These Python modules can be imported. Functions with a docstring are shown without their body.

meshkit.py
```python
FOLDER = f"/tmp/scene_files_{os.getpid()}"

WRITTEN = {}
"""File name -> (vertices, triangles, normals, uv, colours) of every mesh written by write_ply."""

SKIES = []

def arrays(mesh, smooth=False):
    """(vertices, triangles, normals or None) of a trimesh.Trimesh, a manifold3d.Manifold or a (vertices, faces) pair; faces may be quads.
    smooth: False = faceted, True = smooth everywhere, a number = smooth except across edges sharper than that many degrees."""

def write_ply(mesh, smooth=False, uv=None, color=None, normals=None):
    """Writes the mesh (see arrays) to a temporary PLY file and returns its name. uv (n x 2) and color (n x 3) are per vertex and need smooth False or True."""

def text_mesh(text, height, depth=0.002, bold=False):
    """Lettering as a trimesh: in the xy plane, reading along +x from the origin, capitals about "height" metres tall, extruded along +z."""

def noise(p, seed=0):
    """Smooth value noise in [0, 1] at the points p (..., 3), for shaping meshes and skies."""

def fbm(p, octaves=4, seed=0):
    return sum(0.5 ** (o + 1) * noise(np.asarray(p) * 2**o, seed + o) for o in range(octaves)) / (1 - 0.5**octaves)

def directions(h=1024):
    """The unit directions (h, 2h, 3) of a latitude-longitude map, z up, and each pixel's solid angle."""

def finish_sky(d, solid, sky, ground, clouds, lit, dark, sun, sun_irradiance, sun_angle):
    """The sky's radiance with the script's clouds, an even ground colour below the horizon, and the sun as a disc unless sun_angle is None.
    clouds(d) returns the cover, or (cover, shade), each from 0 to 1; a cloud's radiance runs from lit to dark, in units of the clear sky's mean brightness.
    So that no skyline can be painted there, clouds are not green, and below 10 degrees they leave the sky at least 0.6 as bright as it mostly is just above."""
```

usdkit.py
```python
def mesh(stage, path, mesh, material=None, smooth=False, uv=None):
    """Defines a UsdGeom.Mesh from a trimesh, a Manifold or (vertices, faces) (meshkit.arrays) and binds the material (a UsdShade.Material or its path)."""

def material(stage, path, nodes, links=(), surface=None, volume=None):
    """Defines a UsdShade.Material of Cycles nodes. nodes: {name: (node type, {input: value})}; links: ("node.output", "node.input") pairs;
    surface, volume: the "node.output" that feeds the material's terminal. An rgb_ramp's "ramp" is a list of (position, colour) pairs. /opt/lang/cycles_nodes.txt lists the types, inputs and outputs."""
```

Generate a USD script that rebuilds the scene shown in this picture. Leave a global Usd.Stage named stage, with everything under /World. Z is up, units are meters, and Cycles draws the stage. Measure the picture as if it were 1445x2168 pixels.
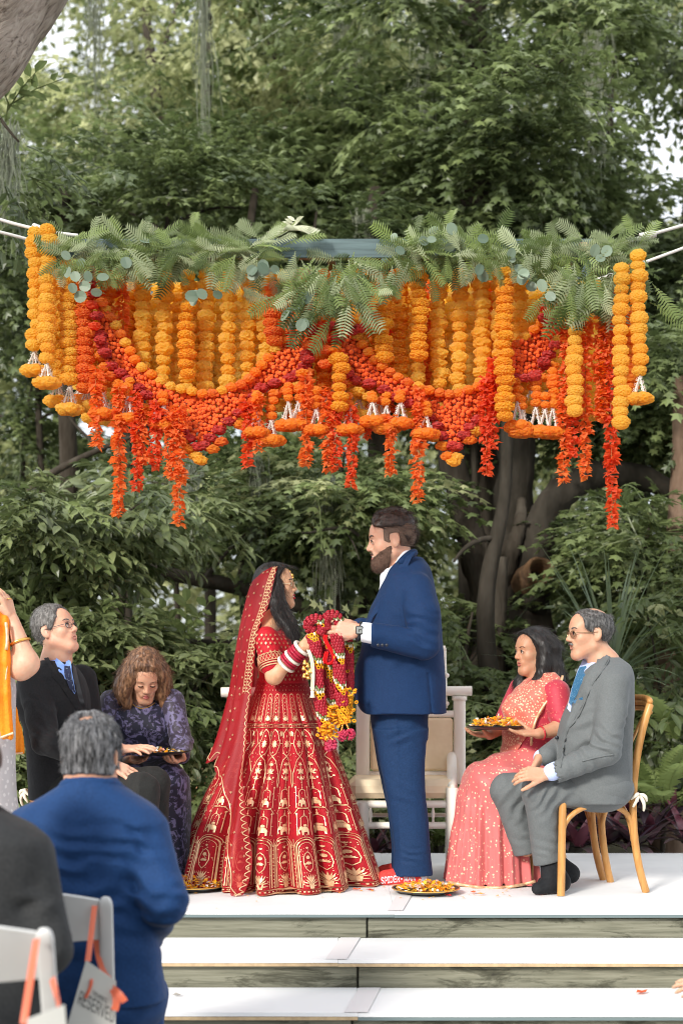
import math, random
import numpy as np, trimesh
import usdkit, meshkit
from pxr import Usd, UsdGeom, UsdLux, UsdShade, Gf, Sdf, Vt
from shapely.geometry import Polygon, LineString, Point
from shapely import union_all

stage = Usd.Stage.CreateInMemory()
UsdGeom.SetStageUpAxis(stage, UsdGeom.Tokens.z)
UsdGeom.SetStageMetersPerUnit(stage, 1.0)
stage.SetDefaultPrim(UsdGeom.Xform.Define(stage, '/World').GetPrim())
UsdGeom.Scope.Define(stage, '/World/Looks')
rng = np.random.default_rng(7)
random.seed(7)

# ---------------------------------------------------------------- camera, sky, sun
# metres; z = 0 is the top of the stage; the lens is about 50 mm on a 24 mm wide frame
F, HY, CX, EYE = 2990.0, 1462.0, 722.5, 0.95
cam = UsdGeom.Camera.Define(stage, '/World/camera')
cam.AddTranslateOp().Set((0, 0, EYE))
cam.AddRotateXOp().Set(90)
cam.CreateHorizontalApertureAttr(24.0)
cam.CreateFocalLengthAttr(F / 1445 * 24.0)
cam.CreateVerticalApertureOffsetAttr((HY - 1084.0) / 1445 * 24.0)
cam.CreateFStopAttr(2.2)
cam.CreateFocusDistanceAttr(6.55)
cam.CreateClippingRangeAttr((0.1, 1000))
cam.CreateExposureAttr(1.55)

SUN_TO = np.array([-0.52, -0.85, 0.50]); SUN_TO /= np.linalg.norm(SUN_TO)
ELEV, ROT = math.asin(SUN_TO[2]), math.atan2(SUN_TO[0], SUN_TO[1])
dome = UsdLux.DomeLight.Define(stage, '/World/sky')
sky_mat = usdkit.material(stage, '/World/Looks/sky', {
    'sky': ('sky_texture', {'sky_type': 'single_scattering', 'sun_disc': False, 'sun_elevation': ELEV, 'sun_rotation': ROT, 'aerosol_density': 2.0}),
    'tc': ('texture_coordinate', {}),
    'cl': ('noise_texture', {'scale': 2.2, 'detail': 5, 'roughness': 0.6}),
    'cr': ('rgb_ramp', {'ramp': [(0.30, (0.45, 0.45, 0.45)), (0.55, (1, 1, 1))]}),
    'mx': ('mix_color', {'b': (8.3, 8.6, 9.0), 'use_clamp': False}),
    'bg': ('background_shader', {'strength': 0.06})},
    [('tc.generated', 'cl.vector'), ('cl.fac', 'cr.fac'), ('cr.color', 'mx.fac'), ('sky.color', 'mx.a'), ('mx.result', 'bg.color')], surface='bg.background')
UsdShade.MaterialBindingAPI.Apply(dome.GetPrim()).Bind(sky_mat)
sun = UsdLux.DistantLight.Define(stage, '/World/sun')
sun.CreateNormalizeAttr(True); sun.CreateIntensityAttr(0.40); sun.CreateAngleAttr(10.0); sun.CreateColorAttr((1.0, 0.95, 0.87))
_z = Gf.Vec3d(*SUN_TO); _r = Gf.Rotation(Gf.Vec3d(0, 0, 1), _z)
sun.AddTransformOp().Set(Gf.Matrix4d().SetRotate(_r))

# ---------------------------------------------------------------- helpers
def P(px, py, Y):
    """The point at depth Y that the photograph shows at pixel (px, py)."""
    return np.array([(px - CX) * Y / F, Y, EYE - (py - HY) * Y / F])

_used = {}
def numbered(path):
    n = _used.get(path, 0); _used[path] = n + 1
    return path if n == 0 else f'{path}_{n:03d}'

def tag(prim, label=None, cat=None, group=None, kind=None):
    p = prim.GetPrim() if hasattr(prim, 'GetPrim') else prim
    for k, v in (('label', label), ('category', cat), ('group', group), ('kind', kind)):
        if v: p.SetCustomDataByKey(k, v)
    return prim

def thing(name, label, cat, loc=(0, 0, 0), group=None, rz=0, kind=None):
    x = UsdGeom.Xform.Define(stage, numbered('/World/' + name))
    x.AddTranslateOp().Set(tuple(map(float, loc)))
    if rz: x.AddRotateZOp().Set(float(rz))
    tag(x, label, cat, group, kind)
    return x

def obj(name, mesh, mat, parent=None, smooth=False, uv=None, label=None, kind=None, cat=None, group=None):
    """One Mesh prim; world coordinates are made local to a translated parent."""
    base = str(parent.GetPath()) if parent is not None else '/World'
    path = numbered(base + '/' + name)
    if parent is not None:
        off = off_of(parent)
        if np.any(off):
            if hasattr(mesh, 'vertices'):
                mesh = trimesh.Trimesh(np.asarray(mesh.vertices) - off, mesh.faces, process=False)
            else:
                mesh = (np.asarray(mesh[0]) - off, mesh[1])
    m = usdkit.mesh(stage, path, mesh, mat, smooth, uv)
    tag(m, label, cat, group, kind)
    return m

def off_of(prim):
    o = np.zeros(3)
    p = prim.GetPrim()
    while p and str(p.GetPath()) != '/World':
        a = p.GetAttribute('xformOp:translate')
        if a and a.Get() is not None: o = o + np.array(a.Get())
        p = p.GetParent()
    return o

def proto_mesh(name, mesh, mat, smooth=False):
    return usdkit.mesh(stage, numbered('/World/' + name), mesh, mat, smooth)

def cat_mesh(parts):
    vs, fs, n = [], [], 0
    for m in parts:
        v, f = (np.asarray(m.vertices), np.asarray(m.faces)) if hasattr(m, 'vertices') else (np.asarray(m[0]), np.asarray(m[1]))
        if f.shape[1] == 4: f = np.vstack([f[:, [0, 1, 2]], f[:, [0, 2, 3]]])
        vs.append(v); fs.append(f + n); n += len(v)
    return np.vstack(vs), np.vstack(fs)

def box(cx, cy, cz, sx, sy, sz, r=0.0, rz=0.0):
    """A box with chamfered edges (centre, sizes)."""
    if r <= 0:
        m = trimesh.creation.box((sx, sy, sz)); v, f = np.array(m.vertices), np.array(m.faces)
    else:
        pts = []
        for a in (-1, 1):
            for b in (-1, 1):
                for c in (-1, 1):
                    x, y, z = a * sx / 2, b * sy / 2, c * sz / 2
                    pts += [(x - a * r, y - b * r, z), (x - a * r, y, z - c * r), (x, y - b * r, z - c * r)]
        m = trimesh.convex.convex_hull(np.array(pts)); v, f = np.array(m.vertices), np.array(m.faces)
    if rz:
        c, s = math.cos(rz), math.sin(rz); v = v @ np.array([[c, s, 0], [-s, c, 0], [0, 0, 1]])
    return v + np.array([cx, cy, cz]), f

def tube(points, radii, sides=8, cap=True, closed=False):
    p = np.asarray(points, float); n = len(p)
    radii = np.broadcast_to(np.asarray(radii, float), (n,))
    t = np.gradient(p, axis=0); t /= np.linalg.norm(t, axis=1, keepdims=True) + 1e-12
    ref = np.array([0, 0, 1.0]) if abs(t[:, 2]).mean() < 0.8 else np.array([1.0, 0, 0])
    a = np.cross(t, ref); a /= np.linalg.norm(a, axis=1, keepdims=True) + 1e-12
    b = np.cross(t, a); ang = np.arange(sides) * 2 * np.pi / sides
    v = p[:, None] + radii[:, None, None] * (np.cos(ang)[None, :, None] * a[:, None] + np.sin(ang)[None, :, None] * b[:, None])
    i, j = np.meshgrid(np.arange(n - 1), np.arange(sides), indexing='ij')
    q = np.stack([i * sides + j, i * sides + (j + 1) % sides, (i + 1) * sides + (j + 1) % sides, (i + 1) * sides + j], -1).reshape(-1, 4)
    f = np.vstack([q[:, [0, 1, 2]], q[:, [0, 2, 3]]]); v = v.reshape(-1, 3)
    if cap:
        v = np.vstack([v, p[0], p[-1]]); k = len(v)
        c0 = [[k - 2, (j + 1) % sides, j] for j in range(sides)]; o = (n - 1) * sides
        c1 = [[k - 1, o + j, o + (j + 1) % sides] for j in range(sides)]
        f = np.vstack([f, c0, c1])
    return v, f[:, ::-1]

def smooth_path(pts, n=24):
    from scipy.interpolate import PchipInterpolator, CubicSpline
    pts = np.asarray(pts, float)
    s = np.r_[0, np.cumsum(np.linalg.norm(np.diff(pts[:, :3], axis=0), axis=1))]
    return CubicSpline(s, pts)(np.linspace(0, s[-1], n)) if len(pts) > 2 else pts[0] + np.linspace(0, 1, n)[:, None] * (pts[-1] - pts[0])

def lathe(profile, sides=24, loc=(0, 0, 0)):
    pr = np.asarray(profile, float); ang = np.arange(sides) * 2 * np.pi / sides
    v = np.stack([pr[:, None, 0] * np.cos(ang), pr[:, None, 0] * np.sin(ang), np.broadcast_to(pr[:, None, 1], (len(pr), sides))], -1).reshape(-1, 3)
    i, j = np.meshgrid(np.arange(len(pr) - 1), np.arange(sides), indexing='ij')
    q = np.stack([i * sides + j, i * sides + (j + 1) % sides, (i + 1) * sides + (j + 1) % sides, (i + 1) * sides + j], -1).reshape(-1, 4)
    return v + np.asarray(loc), np.vstack([q[:, [0, 1, 2]], q[:, [0, 2, 3]]])

def rot_to(d, up=(0, 0, 1)):
    """Matrix whose columns are x (side), y (along d), z (normal near up)."""
    d = np.asarray(d, float); d = d / np.linalg.norm(d)
    x = np.cross(d, up); nx = np.linalg.norm(x)
    x = np.array([1.0, 0, 0]) if nx < 1e-6 else x / nx
    return np.stack([x, d, np.cross(x, d)], 1)

def place(mesh, pos, d, s=1.0, up=(0, 0, 1)):
    return np.asarray(mesh[0]) @ rot_to(d, up).T * s + pos, mesh[1]

# ---------------------------------------------------------------- materials
def pmat(name, color, rough=0.6, spec=0.4, noise=None, bump=None, metal=0.0, sheen=0.0, sss=0.0, rnd=None, coat=0.0, aniso_scale=None):
    """A principled material: noise = (scale, colour2, low, high) mottles it; bump = (scale, strength, distance)."""
    nodes = {'p': ('principled_bsdf', {'base_color': color, 'roughness': rough, 'specular_ior_level': spec, 'metallic': metal, 'sheen_weight': sheen, 'coat_weight': coat})}
    links = []
    nodes['geo'] = ('texture_coordinate', {})
    vec = 'geo.object'
    if aniso_scale is not None:
        nodes['mp'] = ('mapping', {'scale': aniso_scale}); links.append((vec, 'mp.vector')); vec = 'mp.vector'
    last = None
    if noise:
        nodes['n'] = ('noise_texture', {'scale': noise[0], 'detail': 4, 'roughness': 0.6})
        nodes['r'] = ('rgb_ramp', {'ramp': [(noise[2], color), (noise[3], noise[1])]})
        links += [(vec, 'n.vector'), ('n.fac', 'r.fac')]; last = 'r.color'
    if rnd:
        nodes['oi'] = ('object_info', {})
        nodes['rr'] = ('rgb_ramp', {'ramp': [(0.0, rnd[0]), (1.0, rnd[1])]})
        links.append(('oi.random', 'rr.fac'))
        if last:
            nodes['mm'] = ('mix_color', {'blend_type': 'multiply', 'fac': 1.0}); links += [(last, 'mm.a'), ('rr.color', 'mm.b')]; last = 'mm.result'
        else: last = 'rr.color'
    if last: links.append((last, 'p.base_color'))
    if bump:
        nodes['bn'] = ('noise_texture', {'scale': bump[0], 'detail': 3, 'roughness': 0.6})
        nodes['b'] = ('bump', {'strength': bump[1], 'distance': bump[2]})
        links += [(vec, 'bn.vector'), ('bn.fac', 'b.height'), ('b.normal', 'p.normal')]
    if sss:
        nodes['p'][1].update({'subsurface_weight': sss, 'subsurface_scale': 0.006, 'subsurface_radius': (1.0, 0.35, 0.2)})
    return usdkit.material(stage, '/World/Looks/' + name, nodes, links, surface='p.BSDF')

def leaf_mat(name, c1, c2, trans=0.3, rough=0.45, spec=0.45):
    """Leaves: two tones by island, translucent, with a soft sheen of the sky."""
    return usdkit.material(stage, '/World/Looks/' + name, {
        'g': ('geometry', {}), 'oi': ('object_info', {}),
        'ad': ('math', {'math_type': 'add'}), 'fr': ('math', {'math_type': 'fraction'}),
        'r': ('rgb_ramp', {'ramp': [(0.0, c1), (0.8, c2), (1.0, tuple(min(1, x * 1.35) for x in c2))]}),
        'p': ('principled_bsdf', {'roughness': rough, 'specular_ior_level': spec}),
        't': ('translucent_bsdf', {}), 'tb': ('brightness_contrast', {'bright': 0.0}),
        'm': ('mix_closure', {'fac': trans})},
        [('g.random_per_island', 'ad.value1'), ('oi.random', 'ad.value2'), ('ad.value', 'fr.value1'), ('fr.value', 'r.fac'),
         ('r.color', 'p.base_color'), ('r.color', 'tb.color'), ('tb.color', 't.color'), ('p.BSDF', 'm.closure1'), ('t.BSDF', 'm.closure2')], surface='m.closure')
# ================================================================ ground and forest
GZ = -0.62      # forest floor
M_soil = pmat('soil', (0.035, 0.028, 0.018), 0.95, 0.1, noise=(6, (0.06, 0.055, 0.03), 0.35, 0.65), bump=(12, 0.6, 0.03))
M_bark = pmat('bark', (0.028, 0.022, 0.016), 0.9, 0.1, noise=(9, (0.07, 0.06, 0.047), 0.35, 0.7), bump=(22, 0.9, 0.02), aniso_scale=(1, 1, 0.25))
M_bark_pale = pmat('bark_pale', (0.022, 0.019, 0.014), 0.9, 0.1, noise=(7, (0.058, 0.050, 0.04), 0.35, 0.7), bump=(18, 0.7, 0.02), aniso_scale=(1, 1, 0.3))
M_moss = leaf_mat('moss_strand', (0.22, 0.24, 0.17), (0.36, 0.38, 0.29), 0.25, 0.8, 0.1)
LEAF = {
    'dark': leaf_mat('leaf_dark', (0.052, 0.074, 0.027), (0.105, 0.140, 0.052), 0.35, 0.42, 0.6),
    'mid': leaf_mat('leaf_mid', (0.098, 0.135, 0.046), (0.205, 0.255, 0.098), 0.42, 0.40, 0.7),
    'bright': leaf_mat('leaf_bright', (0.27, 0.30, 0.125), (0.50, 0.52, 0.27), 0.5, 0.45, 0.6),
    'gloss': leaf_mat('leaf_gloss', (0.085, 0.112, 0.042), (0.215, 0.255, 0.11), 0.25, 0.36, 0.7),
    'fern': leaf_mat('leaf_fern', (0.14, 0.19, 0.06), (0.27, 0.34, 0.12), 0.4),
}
xs = np.r_[np.linspace(-40, -8, 9), np.linspace(-7, 7, 29), np.linspace(8, 40, 9)]
ys = np.r_[np.linspace(-12, 4, 9), np.linspace(4.5, 16, 24), np.linspace(18, 80, 14)]
gx, gy = np.meshgrid(xs, ys)
gz = GZ + 0.12 * (meshkit.fbm(np.stack([gx * 0.6, gy * 0.6, gx * 0], -1), 3) - 0.5) + np.clip((gy - 16) * 0.03, 0, 1.2)
gz = np.where(gy < 7.9, -0.465, gz)
nx_ = len(xs)
ii, jj = np.meshgrid(np.arange(len(ys) - 1), np.arange(nx_ - 1), indexing='ij')
q = np.stack([ii * nx_ + jj, ii * nx_ + jj + 1, (ii + 1) * nx_ + jj + 1, (ii + 1) * nx_ + jj], -1).reshape(-1, 4)
obj('ground', (np.stack([gx, gy, gz], -1).reshape(-1, 3), q), M_soil, smooth=True, kind='structure', label='dark forest floor of soil and leaf litter')

def leaf_poly(kind, s):
    """Leaf in local x (side), y (along), z (up), stem at origin: verts, tris."""
    if kind == 'maple':
        ang = np.radians([-150, -112, -85, -52, -28, 0, 28, 52, 85, 112, 150])
        r = np.array([.25, .62, .40, .85, .48, 1.0, .48, .85, .40, .62, .25]) * s * 0.55
        pts = np.stack([np.sin(ang) * r, np.cos(ang) * r + 0.35 * s, -0.25 * np.abs(np.sin(ang)) * r - 0.1 * r], 1)
        v = np.vstack([[0, 0.3 * s, 0.03 * s], pts]); n = len(pts)
        f = [[0, i + 2, i + 1] for i in range(n - 1)] + [[0, 1, n]]
        return v, np.array(f)
    w = {'oval': 0.24, 'small': 0.33, 'blade': 0.11}[kind] * s
    v = np.array([[0, 0, 0], [-w * .8, .3 * s, .05 * s], [0, .35 * s, -.02 * s], [w * .8, .3 * s, .05 * s], [-w * .75, .68 * s, .02 * s], [0, .7 * s, -.05 * s], [w * .75, .68 * s, .02 * s], [0, s, -.16 * s]])
    f = np.array([[0, 2, 1], [0, 3, 2], [1, 2, 5], [1, 5, 4], [2, 3, 6], [2, 6, 5], [4, 5, 7], [5, 6, 7]])
    if kind == 'small':
        v = v[[0, 1, 3, 7, 2]]; v[1] = [-w, .5 * s, .06 * s]; v[2] = [w, .5 * s, .06 * s]; v[4] = [0, .5 * s, -.03 * s]
        f = np.array([[0, 4, 1], [0, 2, 4], [1, 4, 3], [4, 2, 3]])
    return v, f

def spray(kind, n, length, s, g, droop=0.3):
    """A twig with n leaves along y, leaves spread flat and drooping."""
    parts = []
    nb = max(2, n // 7)
    for k in range(nb):
        a0 = g.uniform(-0.8, 0.8); L = length * g.uniform(.6, 1.0); st = g.uniform(0, .35) * length
        d = np.array([math.sin(a0), math.cos(a0), g.uniform(-.15, .25)])
        m = n // nb
        for i in range(m):
            t = (i + 0.7) / m
            pos = np.array([0, st, 0]) + d * L * t + np.array([0, 0, -droop * L * t * t])
            ang = a0 + (1 if i % 2 else -1) * g.uniform(.4, 1.2) if i < m - 1 else a0
            dirv = np.array([math.sin(ang), math.cos(ang), -g.uniform(0.05, .7)])
            v, f = leaf_poly(kind, s * g.uniform(.65, 1.15))
            up = np.array([g.normal(0, .35), g.normal(0, .35), 1.0])
            parts.append((v @ rot_to(dirv, up).T + pos, f))
        parts.append(tube(np.array([[0, 0, 0], np.array([0, st, 0]), np.array([0, st, 0]) + d * L * .5 + [0, 0, -droop * L * .25], np.array([0, st, 0]) + d * L + [0, 0, -droop * L]]), [s * .05, s * .045, s * .03, s * .015], 3, cap=False))
    return cat_mesh(parts)

SPRAYS = {}
def make_class(name, mesh, mat):
    path = '/spray_shapes/' + name
    usdkit.mesh(stage, path, mesh, mat, False)
    return path
stage.CreateClassPrim('/spray_shapes')
_g = np.random.default_rng(3)
SPRAY_MESH = {}
for kd, n, L, s in (('maple', 24, .55, .115), ('oval', 22, .5, .13), ('small', 48, .6, .075)):
    SPRAY_MESH[kd] = [spray(kd, n, L, s, _g) for _ in range(4)]
for kd, tones in (('maple', ('dark', 'mid', 'bright')), ('oval', ('gloss', 'mid', 'dark', 'bright')), ('small', ('dark', 'mid', 'bright'))):
    for tn in tones:
        SPRAYS[kd, tn] = [make_class(f'{kd}_{tn}_{i}', SPRAY_MESH[kd][i], LEAF[tn]) for i in range(4)]

def instancer(parent, name, keys, pos, dirs, scales, protos, kind='stuff', ups=None):
    """One PointInstancer part: protos = class paths, keys = which for each point."""
    path = numbered((str(parent.GetPath()) if parent is not None else '/World') + '/' + name)
    pi = UsdGeom.PointInstancer.Define(stage, path)
    rel = pi.CreatePrototypesRel()
    for i, c in enumerate(protos):
        pr = stage.DefinePrim(f'{path}/spray_{i:03d}'); pr.GetReferences().AddInternalReference(c); rel.AddTarget(pr.GetPath())
    off = off_of(parent) if parent is not None else 0
    pi.CreatePositionsAttr(Vt.Vec3fArray.FromNumpy((np.asarray(pos) - off).astype(np.float32)))
    pi.CreateProtoIndicesAttr(Vt.IntArray.FromNumpy(np.asarray(keys, np.int32)))
    qs = []
    for k, d in enumerate(dirs):
        R = rot_to(d, (0, 0, 1) if ups is None else ups[k])
        m = Gf.Matrix3d(*[float(x) for x in R.T.ravel()])
        qd = m.ExtractRotation().GetQuat()
        qs.append(Gf.Quath(float(qd.GetReal()), *[float(x) for x in qd.GetImaginary()]))
    pi.CreateOrientationsAttr(Vt.QuathArray(qs))
    pi.CreateScalesAttr(Vt.Vec3fArray.FromNumpy(np.repeat(np.asarray(scales, np.float32)[:, None], 3, 1)))
    tag(pi, kind=kind)
    return pi

HOLES = [(140, 60, 115, 130), (375, 20, 85, 100), (1330, 250, 110, 150), (1420, 300, 110, 170), (230, 90, 40, 50), (20, 330, 60, 60), (1290, 180, 50, 50), (530, 130, 30, 45), (1040, 470, 50, 40), (960, 440, 40, 50), (680, 180, 30, 40), (30, 690, 30, 60)]
def in_hole(p, f=1.0):
    x, y = CX + p[0] * F / p[1], HY - (p[2] - EYE) * F / p[1]
    return any(((x - a) / c) ** 2 + ((y - b) / d) ** 2 < f for a, b, c, d in HOLES)
def crown(parent, blobs, seed, name='crown', gap=0.45):
    """Leaf sprays in ellipsoid blobs (centre, radii, n, leaf kind, tones), thinned by noise so that gaps stay."""
    g = np.random.default_rng(seed)
    protos, index, pos, keys, dirs, sc = [], {}, [], [], [], []
    for c, r, n, kd, tones, scale in blobs:
        c, r = np.asarray(c, float), np.asarray(r, float)
        u = g.normal(size=(n * 3, 3)); u /= np.linalg.norm(u, axis=1, keepdims=True)
        u *= (g.uniform(0.15, 1, (n * 3, 1)) ** 0.5)
        p = c + u * r
        nz = meshkit.fbm(p * (1.6 / max(0.8, r.mean()) + 0.5), 3, seed)
        keep = np.argsort(-nz + g.uniform(0, 0.18, len(nz)))[:n]
        for k in keep:
            if in_hole(p[k], .8) and g.random() < .88: continue
            # light outside and on top, dark deep inside and below: only which leaves grow where, not painted shade
            tn = tones[min(len(tones) - 1, int(g.random() * len(tones)))]
            key = (kd, tn)
            if key not in index: index[key] = len(protos); protos.extend(SPRAYS[key])
            pos.append(p[k]); keys.append(index[key] + g.integers(4))
            d = u[k] * 1.0 + g.normal(0, .6, 3); d[2] = d[2] * .4 - .15; dirs.append(d)
            sc.append(scale * g.uniform(.7, 1.25))
    return instancer(parent, name, keys, pos, dirs, sc, protos)

def bark_tube(pts, radii, sides=12, seed=0, amp=0.12, n=None):
    """A trunk or limb through pts (x, y, z) with radii, gnarled."""
    a = np.c_[np.asarray(pts, float), np.asarray(radii, float)]
    n = n or max(8, 5 * len(a))
    sp = smooth_path(a, n) if len(a) > 2 else a[0] + np.linspace(0, 1, n)[:, None] * (a[1] - a[0])
    v, f = tube(sp[:, :3], np.maximum(sp[:, 3], .003), sides)
    cen = np.repeat(sp[:, :3], sides, 0); cen = np.vstack([cen, sp[0, :3], sp[-1, :3]])
    rad = np.r_[np.repeat(sp[:, 3], sides), 0, 0]
    k = amp * rad * 2 * (meshkit.fbm(v / max(.04, np.mean(radii)) * .8, 3, seed) - .5)
    nrm = v - cen; nrm /= np.linalg.norm(nrm, axis=1, keepdims=True) + 1e-9
    return v + nrm * k[:, None], f

def px_path(pts):
    """[(px, py, Y, diameter in px)] -> points, radii."""
    p = np.array([P(a, b, Y) for a, b, Y, d in pts]); r = np.array([d / 2 * Y / F for a, b, Y, d in pts])
    return p, r

def tree(name, label, trunks, blobs, seed, bark=None, group=None, cat='tree', gap=.45):
    base = px_path(trunks[0])[0][0] if trunks else np.array(blobs[0][0]) * [1, 1, 0]
    t = thing(name, label, cat, base, group)
    for i, tr in enumerate(trunks):
        p, r = px_path(tr)
        obj('trunk' if i == 0 else 'limb', bark_tube(p, r, 12 if i == 0 else 9, seed + i), bark or M_bark, t, smooth=True)
    if blobs: crown(t, blobs, seed)
    return t

def B(px, py, Y, rx, ry, rd, n, kd, tones, scale=1.0):
    """A crown blob from pixels: centre, half width and half height in px, half depth in metres."""
    return (P(px, py, Y), (rx * Y / F, rd, ry * Y / F), n, kd, tones, scale)

def gy_of(px, Y):  # pixel row of the forest floor at depth Y
    return HY + (EYE - GZ) * F / Y

# --- far forest, one mass behind everything, with the holes of sky left open
g = np.random.default_rng(11)
pos, keys, dirs, sc, protos = [], [], [], [], []
for kd, tn in (('small', 'mid'), ('small', 'bright'), ('maple', 'mid'), ('maple', 'bright')): protos += SPRAYS[kd, tn]
while len(pos) < 6500:
    Y = g.uniform(24, 38); px, py = g.uniform(-350, 1800), g.uniform(-500, 1560)
    if in_hole(P(px, py, Y)) and g.random() < .95: continue
    nz = meshkit.fbm(np.array([[px / 120, py / 120, Y * .1]]), 3, 5)[0]
    if nz < .40 and py < 420: continue
    pos.append(P(px, py, Y)); keys.append(int(g.choice([0, 4, 4, 4, 8, 12, 12])) + int(g.integers(4))); dirs.append(g.normal(0, 1, 3) * [1, 1, .4] + [0, 0, -.1]); sc.append(g.uniform(1.6, 3.0))
fm = instancer(None, 'far_forest', keys, pos, dirs, sc, protos)
tag(fm, 'pale green mass of far forest foliage behind all the trees', 'forest', None, 'stuff')

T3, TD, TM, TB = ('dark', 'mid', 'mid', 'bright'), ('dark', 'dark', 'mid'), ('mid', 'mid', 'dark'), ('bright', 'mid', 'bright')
def gpy(Y): return HY + (EYE - GZ) * F / Y
# --- middle distance trees (trunks as the photograph shows them)
tree('slender_tree', 'slim pale trunk rising at the upper left, foliage around its top', [[(318, gpy(17), 17, 34), (330, 700, 17, 30), (342, 300, 17, 26), (318, 110, 17, 22), (300, -120, 17, 16)], [(325, 200, 17, 14), (360, 60, 17, 10), (400, -60, 17, 6)]],
     [B(250, 200, 17, 200, 170, 2.2, 150, 'small', TB, 1.5), B(150, 480, 16.5, 260, 160, 2, 260, 'small', TM, 1.4)], 21)
tree('slender_tree', 'thin dark straight trunk left of the upper middle, under pale leaves', [[(440, gpy(15), 15, 26), (442, 800, 15, 22), (440, 300, 15, 16), (446, -100, 15, 10)]],
     [B(480, 80, 15, 150, 120, 2, 90, 'small', TB, 1.4), B(520, 450, 15, 230, 100, 2, 190, 'maple', TM, 1.4)], 22)
tree('slender_tree', 'forked grey trunk with leaning arm in the upper middle', [[(596, gpy(16), 16, 40), (600, 600, 16, 32), (608, 270, 16, 24), (640, 170, 16, 16), (690, 20, 16, 10)], [(600, 280, 16, 20), (585, 120, 16, 16), (545, 20, 16, 12), (520, -90, 16, 8)]],
     [B(660, 100, 16, 150, 130, 2.2, 110, 'small', TB, 1.4), B(660, 430, 15.5, 240, 110, 2, 200, 'maple', TM, 1.4)], 23)
tree('tall_tree', 'tall dark trunk seen in gaps above the canopy, bough reaching right', [[(1020, gpy(13), 13, 100), (1012, 700, 13, 84), (1004, 330, 13, 66), (1000, 0, 13, 56), (1000, -250, 13, 40)],
     [(1040, 175, 13, 16), (1110, 145, 12.8, 15), (1180, 128, 12.6, 11), (1290, 122, 12.5, 5)], [(1150, 138, 12.7, 9), (1195, 112, 12.7, 5)]],
     [B(850, 60, 13.4, 150, 150, 1.6, 120, 'maple', TM, 1.25), B(1130, 330, 12.4, 190, 130, 1.5, 190, 'maple', TM, 1.15), B(1010, 470, 13.2, 220, 110, 1.6, 260, 'maple', TD, 1.2), B(1180, 40, 13, 150, 120, 1.6, 100, 'maple', TM, 1.2), B(830, 330, 13.6, 150, 120, 1.6, 120, 'maple', TM, 1.2)], 24)
tree('tall_tree', 'tree at the right edge with sky showing through its thin crown', [[(1400, gpy(15), 15, 46), (1395, 800, 15, 40), (1290, 250, 15, 14), (1310, 60, 15, 8)], [(1395, 900, 15, 34), (1450, 500, 15, 26), (1470, 100, 15, 18)]],
     [B(1400, 90, 15, 170, 120, 1.8, 170, 'small', TM, 1.2), B(1320, 470, 14.5, 200, 90, 1.6, 240, 'maple', TM, 1.3), B(1380, 620, 14, 170, 120, 1.5, 260, 'maple', TD, 1.3)], 25)
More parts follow.
